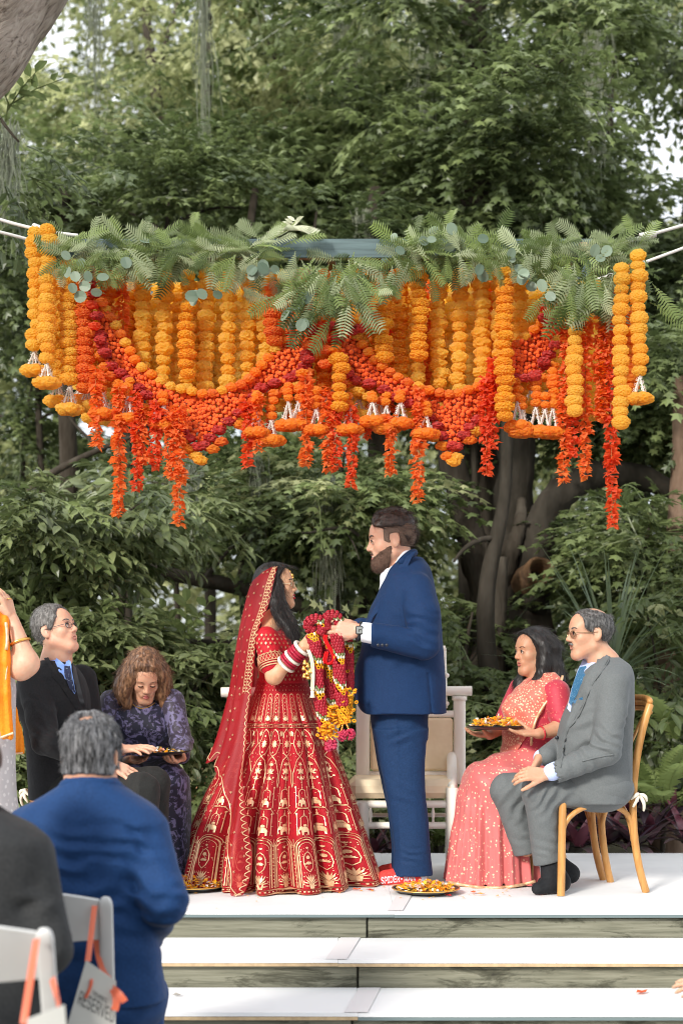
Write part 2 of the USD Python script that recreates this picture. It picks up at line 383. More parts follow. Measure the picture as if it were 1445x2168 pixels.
# curtain of understorey trees behind the flowers and the couple
for k, (px, py, Y, rx, ry, n, kd, tn, lab) in enumerate([
        (90, 560, 12.5, 200, 210, 330, 'maple', TM, 'leafy understorey tree behind the left end of the flower canopy'),
        (360, 470, 12, 220, 170, 340, 'maple', TM, 'broad leaved understorey tree above the left half of the flower canopy'),
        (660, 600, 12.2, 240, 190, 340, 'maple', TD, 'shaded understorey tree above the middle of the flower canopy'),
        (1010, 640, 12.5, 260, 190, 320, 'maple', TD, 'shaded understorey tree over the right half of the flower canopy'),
        (1370, 830, 11.5, 160, 150, 250, 'maple', TM, 'understorey tree filling the right edge below the ropes'),
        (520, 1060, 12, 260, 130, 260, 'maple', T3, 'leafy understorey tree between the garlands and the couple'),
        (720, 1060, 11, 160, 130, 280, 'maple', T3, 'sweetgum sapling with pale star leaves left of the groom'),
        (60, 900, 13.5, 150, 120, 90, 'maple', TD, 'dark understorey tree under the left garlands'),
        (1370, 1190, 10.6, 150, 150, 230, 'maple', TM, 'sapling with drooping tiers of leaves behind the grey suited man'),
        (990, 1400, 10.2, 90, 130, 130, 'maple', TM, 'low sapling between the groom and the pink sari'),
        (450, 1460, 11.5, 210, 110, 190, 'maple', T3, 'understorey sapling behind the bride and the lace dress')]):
    tr = [(px, gpy(Y) - 5, Y, 16), (px + 8, (py + gpy(Y)) / 2, Y, 14), (px - 6, py, Y, 10), (px + 10, py - ry * .8, Y, 5)]
    lb = [(px, py + 30, Y, 8), (px - rx * .4, py - 20, Y, 6), (px - rx * .8, py - 40, Y, 3)]
    lb2 = [(px, py + 10, Y, 8), (px + rx * .45, py - 30, Y, 6), (px + rx * .85, py - 20, Y, 3)]
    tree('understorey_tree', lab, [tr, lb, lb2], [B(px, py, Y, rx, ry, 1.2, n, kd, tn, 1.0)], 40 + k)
# ================================================================ the old trees, limbs, moss and low plants
t = thing('hollow_tree', 'old gnarled tree with a round hollow stub and a long arched limb', 'tree', P(1085, gpy(11), 11))
pt = lambda pts, s, m=M_bark, nm='limb', sd=10, amp=.35: obj(nm, bark_tube(*px_path(pts), sd, s, amp, n=26), m, t, smooth=True)
pt([(1085, gpy(11), 11, 300), (1082, 1400, 11, 210), (1075, 1260, 11, 165), (1062, 1150, 11, 125)], 3, nm='trunk', sd=20, amp=.5)
pt([(1050, 1330, 10.9, 90), (1010, 1180, 10.9, 70), (975, 1050, 10.9, 62), (950, 940, 10.9, 55), (925, 800, 11, 48)], 4)
pt([(1080, 1240, 11.1, 90), (1085, 1080, 11.2, 82), (1092, 900, 11.2, 76), (1100, 600, 11.3, 60)], 5, M_bark_pale)
pt([(1110, 1290, 10.8, 95), (1140, 1150, 10.8, 78), (1165, 1075, 10.8, 72), (1215, 1022, 10.8, 64), (1290, 1002, 10.9, 58), (1370, 1018, 11, 50), (1450, 1052, 11, 46), (1600, 1130, 11, 40)], 6, M_bark_pale)
pt([(1062, 1240, 10.78, 40), (1080, 1180, 10.7, 34), (1098, 1120, 10.75, 30), (1102, 1060, 10.9, 22)], 7)
# hollow stub: an open ring of wood with a dark inside
c0, c1 = P(1115, 1235, 10.75), P(1146, 1206, 10.45)
prof = []
ax = rot_to(c1 - c0); L = np.linalg.norm(c1 - c0); rr = 30 * 10.6 / F
v, f = lathe([(rr * 1.25, 0), (rr * 1.05, L * .5), (rr * 1.08, L * .9), (rr * .98, L), (rr * .78, L * .97), (rr * .66, L * .75), (rr * .55, L * .3), (0.001, L * .28)], 22)
v = v * (1 + .16 * (meshkit.fbm(v * 14, 3, 4) - .5))[:, None]
v = v[:, [0, 2, 1]] @ ax.T + c0
obj('hollow_stub', (v, f), pmat('heartwood', (0.20, 0.115, 0.06), .9, .15, noise=(14, (0.07, 0.045, 0.03), .35, .7), bump=(20, .6, .02)), t, smooth=True)
crown(t, [B(1000, 760, 12.4, 170, 90, .8, 120, 'maple', TD), B(1290, 880, 12.0, 160, 70, .8, 120, 'maple', TM)], 77)
tree('slender_tree', 'slim grey crooked trunk in front of the hollow tree', [[(1038, gpy(9.9), 9.9, 48), (1034, 1420, 9.9, 42), (1032, 1230, 9.9, 36), (1048, 1150, 9.9, 32), (1066, 1060, 9.9, 28), (1072, 930, 9.9, 26), (1076, 760, 9.9, 22), (1085, 560, 9.9, 16)], [(1050, 1140, 9.9, 12), (985, 1160, 9.8, 10), (960, 1190, 9.8, 5)]],
     [B(1110, 640, 10.2, 130, 100, .8, 90, 'maple', TM)], 31, M_bark_pale)
tree('fallen_limb', 'dark fallen limb slanting through the brush left of the bride', [[(230, 1150, 10.6, 16), (330, 1208, 10.6, 26), (450, 1232, 10.6, 32), (560, 1258, 10.6, 32), (660, 1292, 10.6, 34), (800, 1340, 10.6, 36)], [(430, 1232, 10.6, 14), (470, 1180, 10.5, 9), (520, 1130, 10.5, 4)]], [], 32, cat='limb')
tree('bare_branch', 'pale bare branch lying level behind the lace dress', [[(330, 1372, 10.2, 8), (400, 1360, 10.2, 14), (480, 1362, 10.2, 16), (600, 1356, 10.2, 14), (720, 1362, 10.2, 10)]], [], 33, M_bark_pale, cat='branch')
tree('bare_branch', 'thin curved bare twig above and left of the groom', [[(760, 1135, 9.9, 8), (720, 1118, 9.9, 7), (685, 1122, 9.9, 6), (640, 1128, 9.8, 4)], [(720, 1118, 9.9, 5), (752, 1160, 9.8, 3), (760, 1185, 9.8, 2)]], [], 34, M_bark_pale, cat='branch')
tree('bare_branch', 'dark bare branch rising in the gap under the left garlands', [[(60, 1040, 11, 18), (140, 985, 11, 15), (215, 950, 11, 12), (330, 905, 11, 8)], [(215, 950, 11, 8), (160, 900, 11, 6), (110, 830, 11, 4)]], [], 35, cat='branch')
tree('dark_trunk', 'dark slim trunk behind the bench on the left of the sari', [[(1040, gpy(10.4), 10.4, 60), (1042, 1500, 10.4, 50), (1050, 1350, 10.4, 44), (1056, 1180, 10.4, 36)]], [], 36, cat='tree')
tree('pine_trunk', 'brown rough trunk at the right edge behind the chair', [[(1420, gpy(10.5), 10.5, 84), (1418, 1500, 10.5, 76), (1424, 1340, 10.5, 64), (1440, 1100, 10.5, 56), (1450, 800, 10.5, 50)]], [], 37, pmat('bark_brown', (.12, .075, .05), .9, .15, noise=(8, (.21, .15, .11), .35, .7), bump=(20, .9, .02), aniso_scale=(1, 1, .3)))
for k, (a, b_, Y, w, lab) in enumerate([(140, 1000, 12, 44, 'dark trunk in shade under the left end of the canopy'), (262, 1010, 12.5, 30, 'thin dark trunk right of the shaded trunk under the left garlands'), (540, 1020, 11.6, 26, 'thin mossy trunk below the middle of the flowers'), (800, 1010, 12.2, 60, 'dark broad trunk just behind the groom\'s head')]):
    tree('shaded_trunk', lab, [[(a, gpy(Y), Y, w * 1.3), (a - 8, 1250, Y, w), (a + 6, b_, Y, w * .9), (a - 10, 700, Y, w * .8), (a, 400, Y, w * .6)]], [], 60 + k)
# the big oak limb that crosses the upper left corner
M_oak = usdkit.material(stage, '/World/Looks/oak_bark', {
    'tc': ('texture_coordinate', {}), 'mp': ('mapping', {'scale': (1, 1, 1), 'rotation': (0, -0.95, 0)}), 'mp2': ('mapping', {'scale': (9, 9, 2.2)}),
    'v': ('noise_texture', {'scale': 3.2, 'detail': 6, 'roughness': .7, 'distortion': .8}), 'n2': ('noise_texture', {'scale': 2.5, 'detail': 3}),
    'r': ('rgb_ramp', {'ramp': [(.36, (.12, .095, .08)), (.47, (.33, .28, .24)), (.7, (.52, .46, .40))]}),
    'r2': ('rgb_ramp', {'ramp': [(.4, (1, 1, 1)), (.65, (.62, .60, .55))]}), 'm': ('mix_color', {'blend_type': 'multiply', 'fac': 1}),
    'b': ('bump', {'strength': 1.0, 'distance': .02}), 'p': ('principled_bsdf', {'roughness': .95, 'specular_ior_level': .1})},
    [('tc.object', 'mp.vector'), ('mp.vector', 'mp2.vector'), ('mp2.vector', 'v.vector'), ('tc.object', 'n2.vector'), ('v.fac', 'r.fac'), ('n2.fac', 'r2.fac'), ('r.color', 'm.a'), ('r2.color', 'm.b'), ('m.result', 'p.base_color'), ('v.fac', 'b.height'), ('b.normal', 'p.normal')], surface='p.BSDF')
p_, r_ = px_path([(-430, 520, 7.5, 310), (-220, 235, 7.4, 280), (-95, 88, 7.3, 262), (-22, 0, 7.3, 256), (70, -130, 7.3, 252), (176, -300, 7.3, 250)])
t = thing('oak_limb', 'thick grey barked oak limb crossing the upper left corner', 'tree limb', p_[0])
obj('limb', bark_tube(p_, r_, 40, 5, .16, n=60), M_oak, t, smooth=True)
# small leafy twigs hanging at the left edge
tree('hanging_branch', 'leafy branch hanging at the left edge below the oak limb', [[(-60, 120, 8.6, 12), (0, 250, 8.6, 8), (40, 300, 8.6, 4)]], [B(10, 330, 8.6, 70, 90, .3, 16, 'oval', TD, .8)], 38, cat='branch')

def moss(px, py, Y, lpx, wpx, n, seed, label):
    g = np.random.default_rng(seed); top = P(px, py, Y); s = Y / F
    t = thing('spanish_moss', label, 'moss', top, 'grey moss hanging in the trees')
    parts = []
    for k in range(n):
        u = g.normal(0, .45); L = lpx * s * (g.uniform(.35, 1.0) * math.exp(-.5 * u * u)); m = 7
        p = np.zeros((m, 3)); p[:, 2] = -np.linspace(0, L, m) + g.uniform(0, .25) * lpx * s * -.6
        p[:, 0] = u * wpx * s * .5 + np.cumsum(g.normal(0, .02, m)); p[:, 1] = g.normal(0, .5) * wpx * s * .4 + np.cumsum(g.normal(0, .02, m))
        parts.append(tube(p + top, np.linspace(.0045, .002, m), 3, cap=False))
    obj('strands', cat_mesh(parts), M_moss, t, kind='stuff')
for k, a in enumerate([(432, -60, 12, 480, 26, 34, 'long moss strand hanging from the top, left of the middle'), (205, -30, 13, 300, 50, 36, 'moss hanging beside the oak limb at the top'), (18, 250, 9.5, 280, 50, 60, 'moss beard hanging at the left edge'),
        (725, -60, 14, 300, 60, 60, 'moss beard hanging at the top middle'), (770, 440, 12, 190, 40, 50, 'moss beard just above the green beam'), (405, 930, 10.2, 260, 40, 60, 'moss beard below the left swag of flowers'), (545, 960, 10.6, 280, 34, 50, 'moss strand below the middle of the flowers'),
        (690, 1000, 10.3, 330, 46, 70, 'moss beard between the couple\'s heads'), (1260, 60, 12.5, 330, 60, 60, 'moss beard in the upper right trees'), (900, -40, 13.5, 420, 46, 60, 'moss strand hanging by the tall dark trunk'), (1075, 240, 12.8, 260, 40, 50, 'moss strand under the bough of the tall trunk')]):
    moss(*a[:6], 100 + k, a[6])

# glossy shrubs on the left
for k, (px, py, Y, blobs, lab) in enumerate([
        (120, 1080, 9.0, [(110, 1100, 9.2, 190, 110, .7, 190), (50, 1250, 9.0, 120, 130, .6, 120), (320, 1070, 9.4, 120, 60, .6, 45)], 'glossy leaved shrub filling the left under the garlands'),
        (330, 1400, 8.9, [(330, 1430, 8.9, 110, 120, .5, 120), (210, 1370, 9.0, 110, 130, .6, 120), (420, 1500, 9.0, 70, 120, .5, 60)], 'smaller glossy shrub behind the black suit and lace dress'),
        (10, 1500, 8.8, [(20, 1480, 8.8, 110, 180, .5, 140), (110, 1650, 8.7, 110, 100, .4, 80)], 'glossy shrub at the left edge behind the orange scarf')]):
    tr = [(px, gpy(Y), Y, 22), (px + 10, (py + gpy(Y)) / 2, Y, 16), (px - 10, py, Y, 9)]
    tree('glossy_shrub', lab, [tr, [(px, (py + gpy(Y)) / 2, Y, 12), (px + 100, py + 40, Y, 8), (px + 190, py - 20, Y, 4)]], [(P(a, b, yy), (rx * yy / F, rd, ry * yy / F), n, 'oval', ('gloss', 'gloss', 'mid'), .82) for a, b, yy, rx, ry, rd, n in blobs], 80 + k, cat='shrub')
# low brush to the left and right of the couple, behind the stage
for k, (px, py, Y, rx, ry, n, kd, lab) in enumerate([
        (480, 1600, 9.3, 150, 150, 170, 'maple', 'low brush behind the bride\'s veil'), (700, 1560, 9.2, 120, 160, 150, 'maple', 'low brush seen between bride and bench'), (1150, 1560, 9.6, 130, 90, 80, 'maple', 'low brush behind the pink sari'),
        (1380, 1400, 9.3, 120, 140, 130, 'oval', 'pale leaved brush at the right edge'), (900, 1700, 9.0, 120, 80, 90, 'small', 'low brush behind the bench legs'), (250, 1680, 9.2, 140, 90, 100, 'oval', 'low brush behind the blue suit\'s head'), (640, 1420, 10.4, 120, 70, 70, 'maple', 'brush behind the couple\'s hands')]):
    tree('low_brush', lab, [[(px, gpy(Y), Y, 10), (px + 8, py, Y, 6), (px - 10, py - ry * .7, Y, 3)]], [B(px, py, Y, rx, ry, .5, n, kd, T3, .8)], 90 + k, cat='shrub')

def pinnate(L, n, w, g, droop=.5, serr=0, wf=.40):
    """A fern frond along y from the origin: a rachis and paired leaflets; serr > 0 cuts the leaflets into teeth."""
    parts, rows = [], []
    y = lambda t: np.array([0, L * (t - .12 * droop * t * t), -L * droop * .5 * t * t + L * .12 * t])
    for i in range(n):
        t = .1 + .9 * i / n
        prof = math.sin(math.pi * min(1, (1 - t) * .95 + .12)) if not serr else (1 - t) ** .75
        for sd in (-1, 1):
            l = w * prof * g.uniform(.85, 1.1) + .004; b = y(t)
            d = np.array([sd * .92, .40, -.15 + g.normal(0, .08)]); wd = L / n * (wf if not serr else .62)
            if not serr:
                parts.append((np.array([b + [0, -wd, 0], b + d * l * .5 + [0, -wd, .006], b + d * l, b + d * l * .45 + [0, wd, .004], b + [0, wd, 0]]), np.array([[0, 1, 4], [1, 3, 4], [1, 2, 3]])))
            else:
                m = max(3, int(serr * prof) + 2)
                pts, fs = [b], []
                nrm = np.array([-d[1] * sd, d[0] * sd, 0])
                for j in range(m):
                    u = (j + .5) / m; ww = wd * (1 - u) ** .6 * 1.1
                    o = len(pts); c = b + d * l * u
                    pts += [c, c + d * l * .32 / m + nrm * ww + d * l * .5 / m, c + d * l * .45 / m, c + d * l * .32 / m - nrm * ww + d * l * .5 / m, b + d * l * (u + .9 / m)]
                    fs += [[o, o + 1, o + 2], [o, o + 2, o + 3], [o, o + 2, o + 4]] if j else [[0, o + 1, o + 2], [0, o + 2, o + 3], [0, o + 4, o + 2]]
                parts.append((np.array(pts), np.array(fs)))
    parts.append(tube(np.array([y(t) for t in np.linspace(0, 1, 6)]), np.linspace(.003, .001, 6), 3, cap=False))
    return cat_mesh(parts)

_g = np.random.default_rng(5)
BFERN = [pinnate(.55, 20, .075, _g, .8) for _ in range(4)]
def fern(px, py, Y, n, s, seed, lab):
    g = np.random.default_rng(seed); b = P(px, py, Y)
    t = thing('fern', lab, 'fern', b)
    for k in range(n):
        a = k / n * 2 * np.pi + g.uniform(-.3, .3); el = g.uniform(.25, 1.3)
        obj('frond', place(BFERN[k % 4], b + g.normal(0, .03, 3) * [1, 1, 0], (math.cos(a) * math.cos(el), math.sin(a) * math.cos(el), math.sin(el)), s * g.uniform(.75, 1.15)), LEAF['fern'], t)
for k, a in enumerate([(1400, 1720, 8.75, 22, 1.3, 'green fern at the right edge above the dark rosettes'), (1330, 1700, 9.1, 18, 1.2, 'fern just behind the wooden chair back'), (690, 1720, 8.9, 20, 1.1, 'fern between the bride\'s skirt and the bench'), (430, 1740, 8.9, 20, 1.1, 'fern left of the bride\'s skirt'),
        (930, 1790, 8.8, 18, 1.0, 'fern under the bench seat'), (860, 1760, 8.9, 16, .9, 'small fern behind the bench legs'), (330, 1790, 8.8, 16, 1.0, 'fern behind the blue suited shoulder'), (1120, 1700, 9.2, 18, 1.1, 'fern hidden behind the pink sari'), (560, 1700, 9.1, 16, 1.0, 'fern behind the veil'), (1440, 1600, 8.9, 18, 1.2, 'tall fern at the far right edge'), (640, 1500, 9.6, 16, 1.2, 'fern half way up behind the garland')]):
    fern(*a[:5], 120 + k, a[5])

def blade(L, w, droop, curl=.3, n=6):
    rows = []
    for i in range(n + 1):
        t = i / n; ww = w * (math.sin(math.pi * min(1, .25 + .75 * t)) if t < 1 else .02)
        c = np.array([0, L * t * (1 - .15 * droop * t), L * (.0 - droop * t * t * .5)])
        rows.append([c + [-ww, 0, curl * ww], c, c + [ww, 0, curl * ww]])
    v = np.array(rows).reshape(-1, 3); f = []
    for i in range(n):
        for j in range(2):
            a = i * 3 + j; f += [[a, a + 1, a + 4], [a, a + 4, a + 3]]
    return v, np.array(f)
def rosette(name, lab, cat, base, n, L, w, mats, seed, elev, droop, group=None, lean=(0, 0)):
    g = np.random.default_rng(seed)
    t = thing(name, lab, cat, base, group)
    for k in range(n):
        a = k * 2.399 + g.uniform(-.3, .3); el = g.uniform(*elev)
        d = np.array([math.cos(a) * math.cos(el) + lean[0], math.sin(a) * math.cos(el) + lean[1], math.sin(el)])
        obj('leaf', place(blade(L * g.uniform(.6, 1.15), w * g.uniform(.8, 1.2), droop * g.uniform(.5, 1.5)), np.asarray(base) + [0, 0, .01], d), mats[g.integers(len(mats))], t, smooth=True)
M_brom = [pmat('bromeliad_a', (.10, .028, .045), .35, .7, noise=(8, (.20, .065, .09), .35, .7)), pmat('bromeliad_b', (.045, .030, .045), .32, .7, noise=(8, (.12, .07, .10), .4, .7)), pmat('bromeliad_c', (.14, .07, .09), .35, .7, noise=(10, (.06, .08, .06), .4, .7))]
spots = [(1190, 1790, 8.6), (1240, 1760, 8.8), (1290, 1790, 8.55), (1330, 1740, 8.8), (1375, 1785, 8.55), (1420, 1750, 8.75), (1450, 1790, 8.5), (1400, 1700, 9.0), (1225, 1800, 8.45), (1340, 1800, 8.45), (1300, 1720, 9.0)]
labs = ['behind the grey trouser knee', 'under the chair seat, further back', 'between the chair legs', 'right behind the chair leg, higher up', 'at the foot of the right chair leg', 'near the right edge, second row', 'cut by the right edge', 'highest at the right by the fern', 'lowest beside the trouser hem', 'lowest between the chair\'s right legs', 'furthest back under the chair']
for k, (s_, l_) in enumerate(zip(spots, labs)):
    rosette('bromeliad', 'dark burgundy strap leaved plant ' + l_, 'plant', P(*s_), 17, .34, .030, M_brom, 200 + k, (.15, 1.35), .7, 'burgundy rosette plants along the stage')
for k, (s_, l_) in enumerate((((795, 1812, 8.5), 'between bride and groom'), ((830, 1818, 8.45), 'beside the groom\'s trouser leg'), ((760, 1800, 8.7), 'behind the bride\'s hem'))):
    rosette('bromeliad', 'small dark strap leaved plant ' + l_, 'plant', P(*s_), 14, .24, .022, M_brom, 230 + k, (.2, 1.35), .6, 'burgundy rosette plants along the stage')
M_yucca = leaf_mat('yucca_leaf', (.085, .125, .065), (.20, .255, .15), .2, .4, .6)
rosette('yucca', 'spiky long bladed plant behind the grey suited man\'s head', 'plant', P(1295, 1440, 9.1), 70, .95, .010, [M_yucca], 240, (-.1, 1.5), .35)
rosette('yucca', 'spiky blades low at the right edge behind the fern', 'plant', P(1440, 1690, 9.0), 40, .8, .011, [M_yucca], 241, (.1, 1.4), .5)
rosette('palmetto', 'drooping palmetto blades behind the bride\'s waist', 'plant', P(480, 1560, 9.4), 30, .9, .020, [M_yucca], 242, (.0, 1.3), .8)
rosette('palmetto', 'palmetto blades behind the bench\'s left post', 'plant', P(640, 1640, 9.3), 30, .8, .018, [M_yucca], 243, (.0, 1.3), .8)
# pale eucalyptus like shrub at the right
rosette('pale_shrub', 'grey green round leaved sprigs right of the chair back', 'plant', P(1420, 1600, 8.7), 0, .3, .02, [M_yucca], 244, (.3, 1.3), .3) if False else None
# ================================================================ stage and steps
M_white = pmat('white_board', (0.72, 0.72, 0.72), 0.75, 0.25, noise=(2.3, (0.60, 0.605, 0.61), 0.48, 0.85), bump=(5, 0.25, 0.006))
M_tape = pmat('clear_tape', (0.655, 0.63, 0.63), 0.7, 0.4)
M_edge_grey = pmat('painted_edge', (0.13, 0.17, 0.175), 0.7, 0.3)
M_edge_wood = pmat('plywood_edge', (0.50, 0.37, 0.22), 0.8, 0.2, noise=(30, (0.36, 0.26, 0.16), 0.4, 0.7))
def wood_mat(name, seed, stain):
    return usdkit.material(stage, '/World/Looks/' + name, {
        'tc': ('texture_coordinate', {}),
        'mp': ('mapping', {'scale': (1.3, 2.2, 26.0), 'location': (seed * 3.7, 0, seed)}),
        'w': ('noise_texture', {'scale': 2.6, 'detail': 7, 'roughness': 0.6, 'distortion': 0.35}),
        'r': ('rgb_ramp', {'ramp': [(0.30, (0.095, 0.095, 0.070)), (0.5, (0.17, 0.168, 0.125)), (0.75, (0.245, 0.24, 0.185))]}),
        'mp2': ('mapping', {'scale': (2.0, 3.0, 9.0), 'location': (seed * 1.3, 5, seed * 2)}),
        'n2': ('noise_texture', {'scale': 1.3, 'detail': 7, 'roughness': 0.72, 'distortion': 0.5}),
        'r2': ('rgb_ramp', {'ramp': [(0.0, (1, 1, 1)), (stain, (1, 1, 1)), (stain + .07, (.50, .50, .48)), (stain + .16, (.22, .22, .21))]}),
        'm': ('mix_color', {'blend_type': 'multiply', 'fac': 1.0}),
        'b': ('bump', {'strength': 0.5, 'distance': 0.004}),
        'p': ('principled_bsdf', {'roughness': 0.85, 'specular_ior_level': 0.2})},
        [('tc.object', 'mp.vector'), ('mp.vector', 'w.vector'), ('w.fac', 'r.fac'), ('tc.object', 'mp2.vector'), ('mp2.vector', 'n2.vector'), ('n2.fac', 'r2.fac'),
         ('r.color', 'm.a'), ('r2.color', 'm.b'), ('m.result', 'p.base_color'), ('w.fac', 'b.height'), ('b.normal', 'p.normal')], surface='p.BSDF')
M_planks = [wood_mat(f'weathered_plank_{i}', i + 1, s) for i, s in enumerate((.57, .52, .53, .48, .53, .50))]
SX0, SX1 = -3.2, 3.2
YF = [6.10, 5.62, 5.20, 4.75]            # front edges: stage, tread 1, tread 2, tread 3
ZT = [0.0, -0.117, -0.232, -0.348]
SEAM = [(815, 1445), (707, 0), (750, 0), (720, 0)]
st = thing('stage', 'low wooden stage covered with white boards, with three wide steps', 'stage', (0, 6.1, 0), kind='structure')
def sheet(x0, x1, y0, y1, ztop, th, zfar=None):
    """A white covering board, its upper face faintly wavy."""
    n = 24; xs_ = np.linspace(x0, x1, n); ys_ = np.linspace(y0, y1, 6)
    a, b = np.meshgrid(xs_, ys_)
    zz = ztop + 0.002 * (meshkit.fbm(np.stack([a * 2.0, b * 2, a * 0 + ztop * 9], -1), 2, 3) - .5)
    top = np.stack([a, b, zz], -1).reshape(-1, 3); bot = top - [0, 0, th]
    i, j = np.meshgrid(np.arange(5), np.arange(n - 1), indexing='ij')
    qd = np.stack([i * n + j, i * n + j + 1, (i + 1) * n + j + 1, (i + 1) * n + j], -1).reshape(-1, 4)
    N = n * 6
    rim = list(range(n)) + [k * n + n - 1 for k in range(1, 6)] + [5 * n + k for k in range(n - 2, -1, -1)] + [k * n for k in range(4, 0, -1)]
    side = [[rim[k], rim[k] + N, rim[(k + 1) % len(rim)] + N, rim[(k + 1) % len(rim)]] for k in range(len(rim))]
    return np.vstack([top, bot]), np.vstack([qd, qd[:, ::-1] + N, side])
# deck: back edge leans further away at the left
seam_x = [P(775, 0, 6.1)[0] + .12, P(715, 0, 5.62)[0], P(757, 0, 5.2)[0], P(745, 0, 4.86)[0]]
backs = [8.25, 6.10, 5.62, 5.20]
for i in range(4):
    y0, y1 = YF[i] - .025, backs[i] + (-.006 if i else 0)
    for k, (a, b) in enumerate(((SX0, seam_x[i] - .0004), (seam_x[i] + .0004, SX1))):
        dz = -.0015 if k else 0
        obj('white_board', sheet(a, b, y0, y1, ZT[i] + dz, .014), M_white, st)
        # strip under the front lip of the board
        mat = (M_edge_grey if i == 0 else M_edge_wood) if not (i == 2 and k == 1) else M_edge_grey
        obj('edge_strip', box((a + b) / 2, y0 + .011, ZT[i] + dz - .0145 - .007, b - a, .02, .012), mat, st)
    # strip of tape over the seam of the boards
    tx = seam_x[i]
    zz = ZT[i] + .0022
    v = np.array([[tx - .05, y0 - .001, zz], [tx + .035, y0 - .001, zz], [tx + .075 + .02, y1 - .01, zz], [tx - .01 + .02, y1 - .01, zz]])
    if i == 0: v = np.array([[tx - .03, y0, zz], [tx + .035, y0, zz], [tx + .10, 6.55, zz], [tx + .03, 6.55, zz]])
    obj('tape', (v, np.array([[0, 1, 2], [0, 2, 3]])), M_tape, st)
# risers: two boards each, meeting at a staggered joint
joint = [P(777, 0, 6.1)[0], P(757, 0, 5.62)[0], P(745, 0, 5.2)[0]]
for i in range(3):
    ztop, zb = ZT[i] - .028, ZT[i + 1] - .01
    for k, (a, b) in enumerate(((SX0, joint[i] - .004), (joint[i] + .004, SX1))):
        v, f = box((a + b) / 2, YF[i] + .03, (ztop + zb) / 2 - (.004 if k else 0), b - a, .038, ztop - zb - .006, .004)
        obj('riser_plank', (v, f), M_planks[(i * 2 + k) % 6], st)
obj('stage_body', cat_mesh([box(0, (YF[0] + .055 + 8.2) / 2, -.33, 6.36, 8.2 - YF[0] - .055, .62), box(0, (YF[1] + .055 + YF[0]) / 2, -.44, 6.36, YF[0] - YF[1] - .06, .6), box(0, (YF[2] + .055 + YF[1]) / 2, -.56, 6.36, YF[1] - YF[2] - .06, .62), box(0, (YF[3] + .02 + YF[2] + .05) / 2, -.66, 6.36, YF[2] - YF[3] + .03, .58)]), M_planks[0], st)
# ================================================================ hanging frame, ropes, greenery, garlands
def flower_mat(name, c1, c2, trans=.35):
    return usdkit.material(stage, '/World/Looks/' + name, {
        'oi': ('object_info', {}), 'tc': ('texture_coordinate', {}), 'n': ('noise_texture', {'scale': 130, 'detail': 2}),
        'ad': ('math', {'math_type': 'multiply_add', 'value2': .55, 'value3': -.02}), 'ad2': ('math', {'math_type': 'add'}), 'sc': ('math', {'math_type': 'multiply', 'value2': .6}),
        'r': ('rgb_ramp', {'ramp': [(0, c1), (1, c2)]}), 'p': ('principled_bsdf', {'roughness': .75, 'specular_ior_level': .2, 'sheen_weight': .15}),
        'b': ('bump', {'strength': 1.0, 'distance': .007}), 't': ('translucent_bsdf', {}), 'm': ('mix_closure', {'fac': trans})},
        [('tc.object', 'n.vector'), ('oi.random', 'ad.value1'), ('n.fac', 'sc.value1'), ('ad.value', 'ad2.value1'), ('sc.value', 'ad2.value2'), ('ad2.value', 'r.fac'), ('r.color', 'p.base_color'), ('r.color', 't.color'), ('n.fac', 'b.height'), ('b.normal', 'p.normal'), ('p.BSDF', 'm.closure1'), ('t.BSDF', 'm.closure2')], surface='m.closure')
FM = {'yellow': flower_mat('marigold_yellow', (1.0, .54, .022), (1.0, .72, .11), .45), 'orange': flower_mat('marigold_orange', (1.0, .29, .006), (1.0, .44, .015), .45),
      'deep': flower_mat('marigold_deep', (.95, .17, .004), (1.0, .30, .008), .35), 'gold': flower_mat('marigold_gold', (1.0, .43, .006), (1.0, .60, .025), .4),
      'pale': flower_mat('marigold_pale', (1.0, .70, .10), (1.0, .84, .26), .55),
      'coral': flower_mat('petal_coral', (.96, .19, .018), (1.0, .33, .05), .45), 'red': flower_mat('petal_red', (.90, .085, .010), (.96, .17, .025), .45),
      'crimson': flower_mat('cockscomb_crimson', (.52, .010, .005), (.76, .028, .010), .15), 'bead': flower_mat('berry_orange', (.72, .062, .008), (.88, .16, .022), .15)}
M_jas = flower_mat('jasmine_white', (.70, .66, .60), (.85, .83, .80), .3)
_g = np.random.default_rng(9)
def pompom(sub, flat, spike, g):
    m = trimesh.creation.icosphere(subdivisions=sub); v = np.array(m.vertices)
    k = 1 + spike * g.uniform(-1, .7, len(v)); v = v * k[:, None]; v[:, 2] *= flat
    return v, np.array(m.faces)
POM = {('ball', 3): [pompom(3, .80, .13, _g) for _ in range(5)], ('dense', 3): [pompom(3, .62, .17, _g) for _ in range(4)], ('ball', 2): [pompom(2, .78, .17, _g) for _ in range(4)], ('dense', 2): [pompom(2, .62, .24, _g) for _ in range(4)], ('ball', 1): [pompom(1, .8, .15, _g) for _ in range(3)], ('dense', 1): [pompom(1, .62, .2, _g) for _ in range(3)]}
def blossom(g, n=9):
    parts = []
    for k in range(n):
        a = g.uniform(0, 6.283); d = np.array([math.cos(a), math.sin(a), g.uniform(-.9, .5)]); s = g.uniform(.7, 1.25)
        v = np.array([[0, 0, 0], [-.42, .5, .1], [.42, .5, .1], [0, 1.05, -.12], [0, .55, -.05]]); f = np.array([[0, 4, 1], [0, 2, 4], [1, 4, 3], [4, 2, 3]])
        parts.append(place((v, f), d * .15, d, s, (g.normal(0, .4), g.normal(0, .4), 1)))
    return cat_mesh(parts)
BLOS = [blossom(_g) for _ in range(6)]
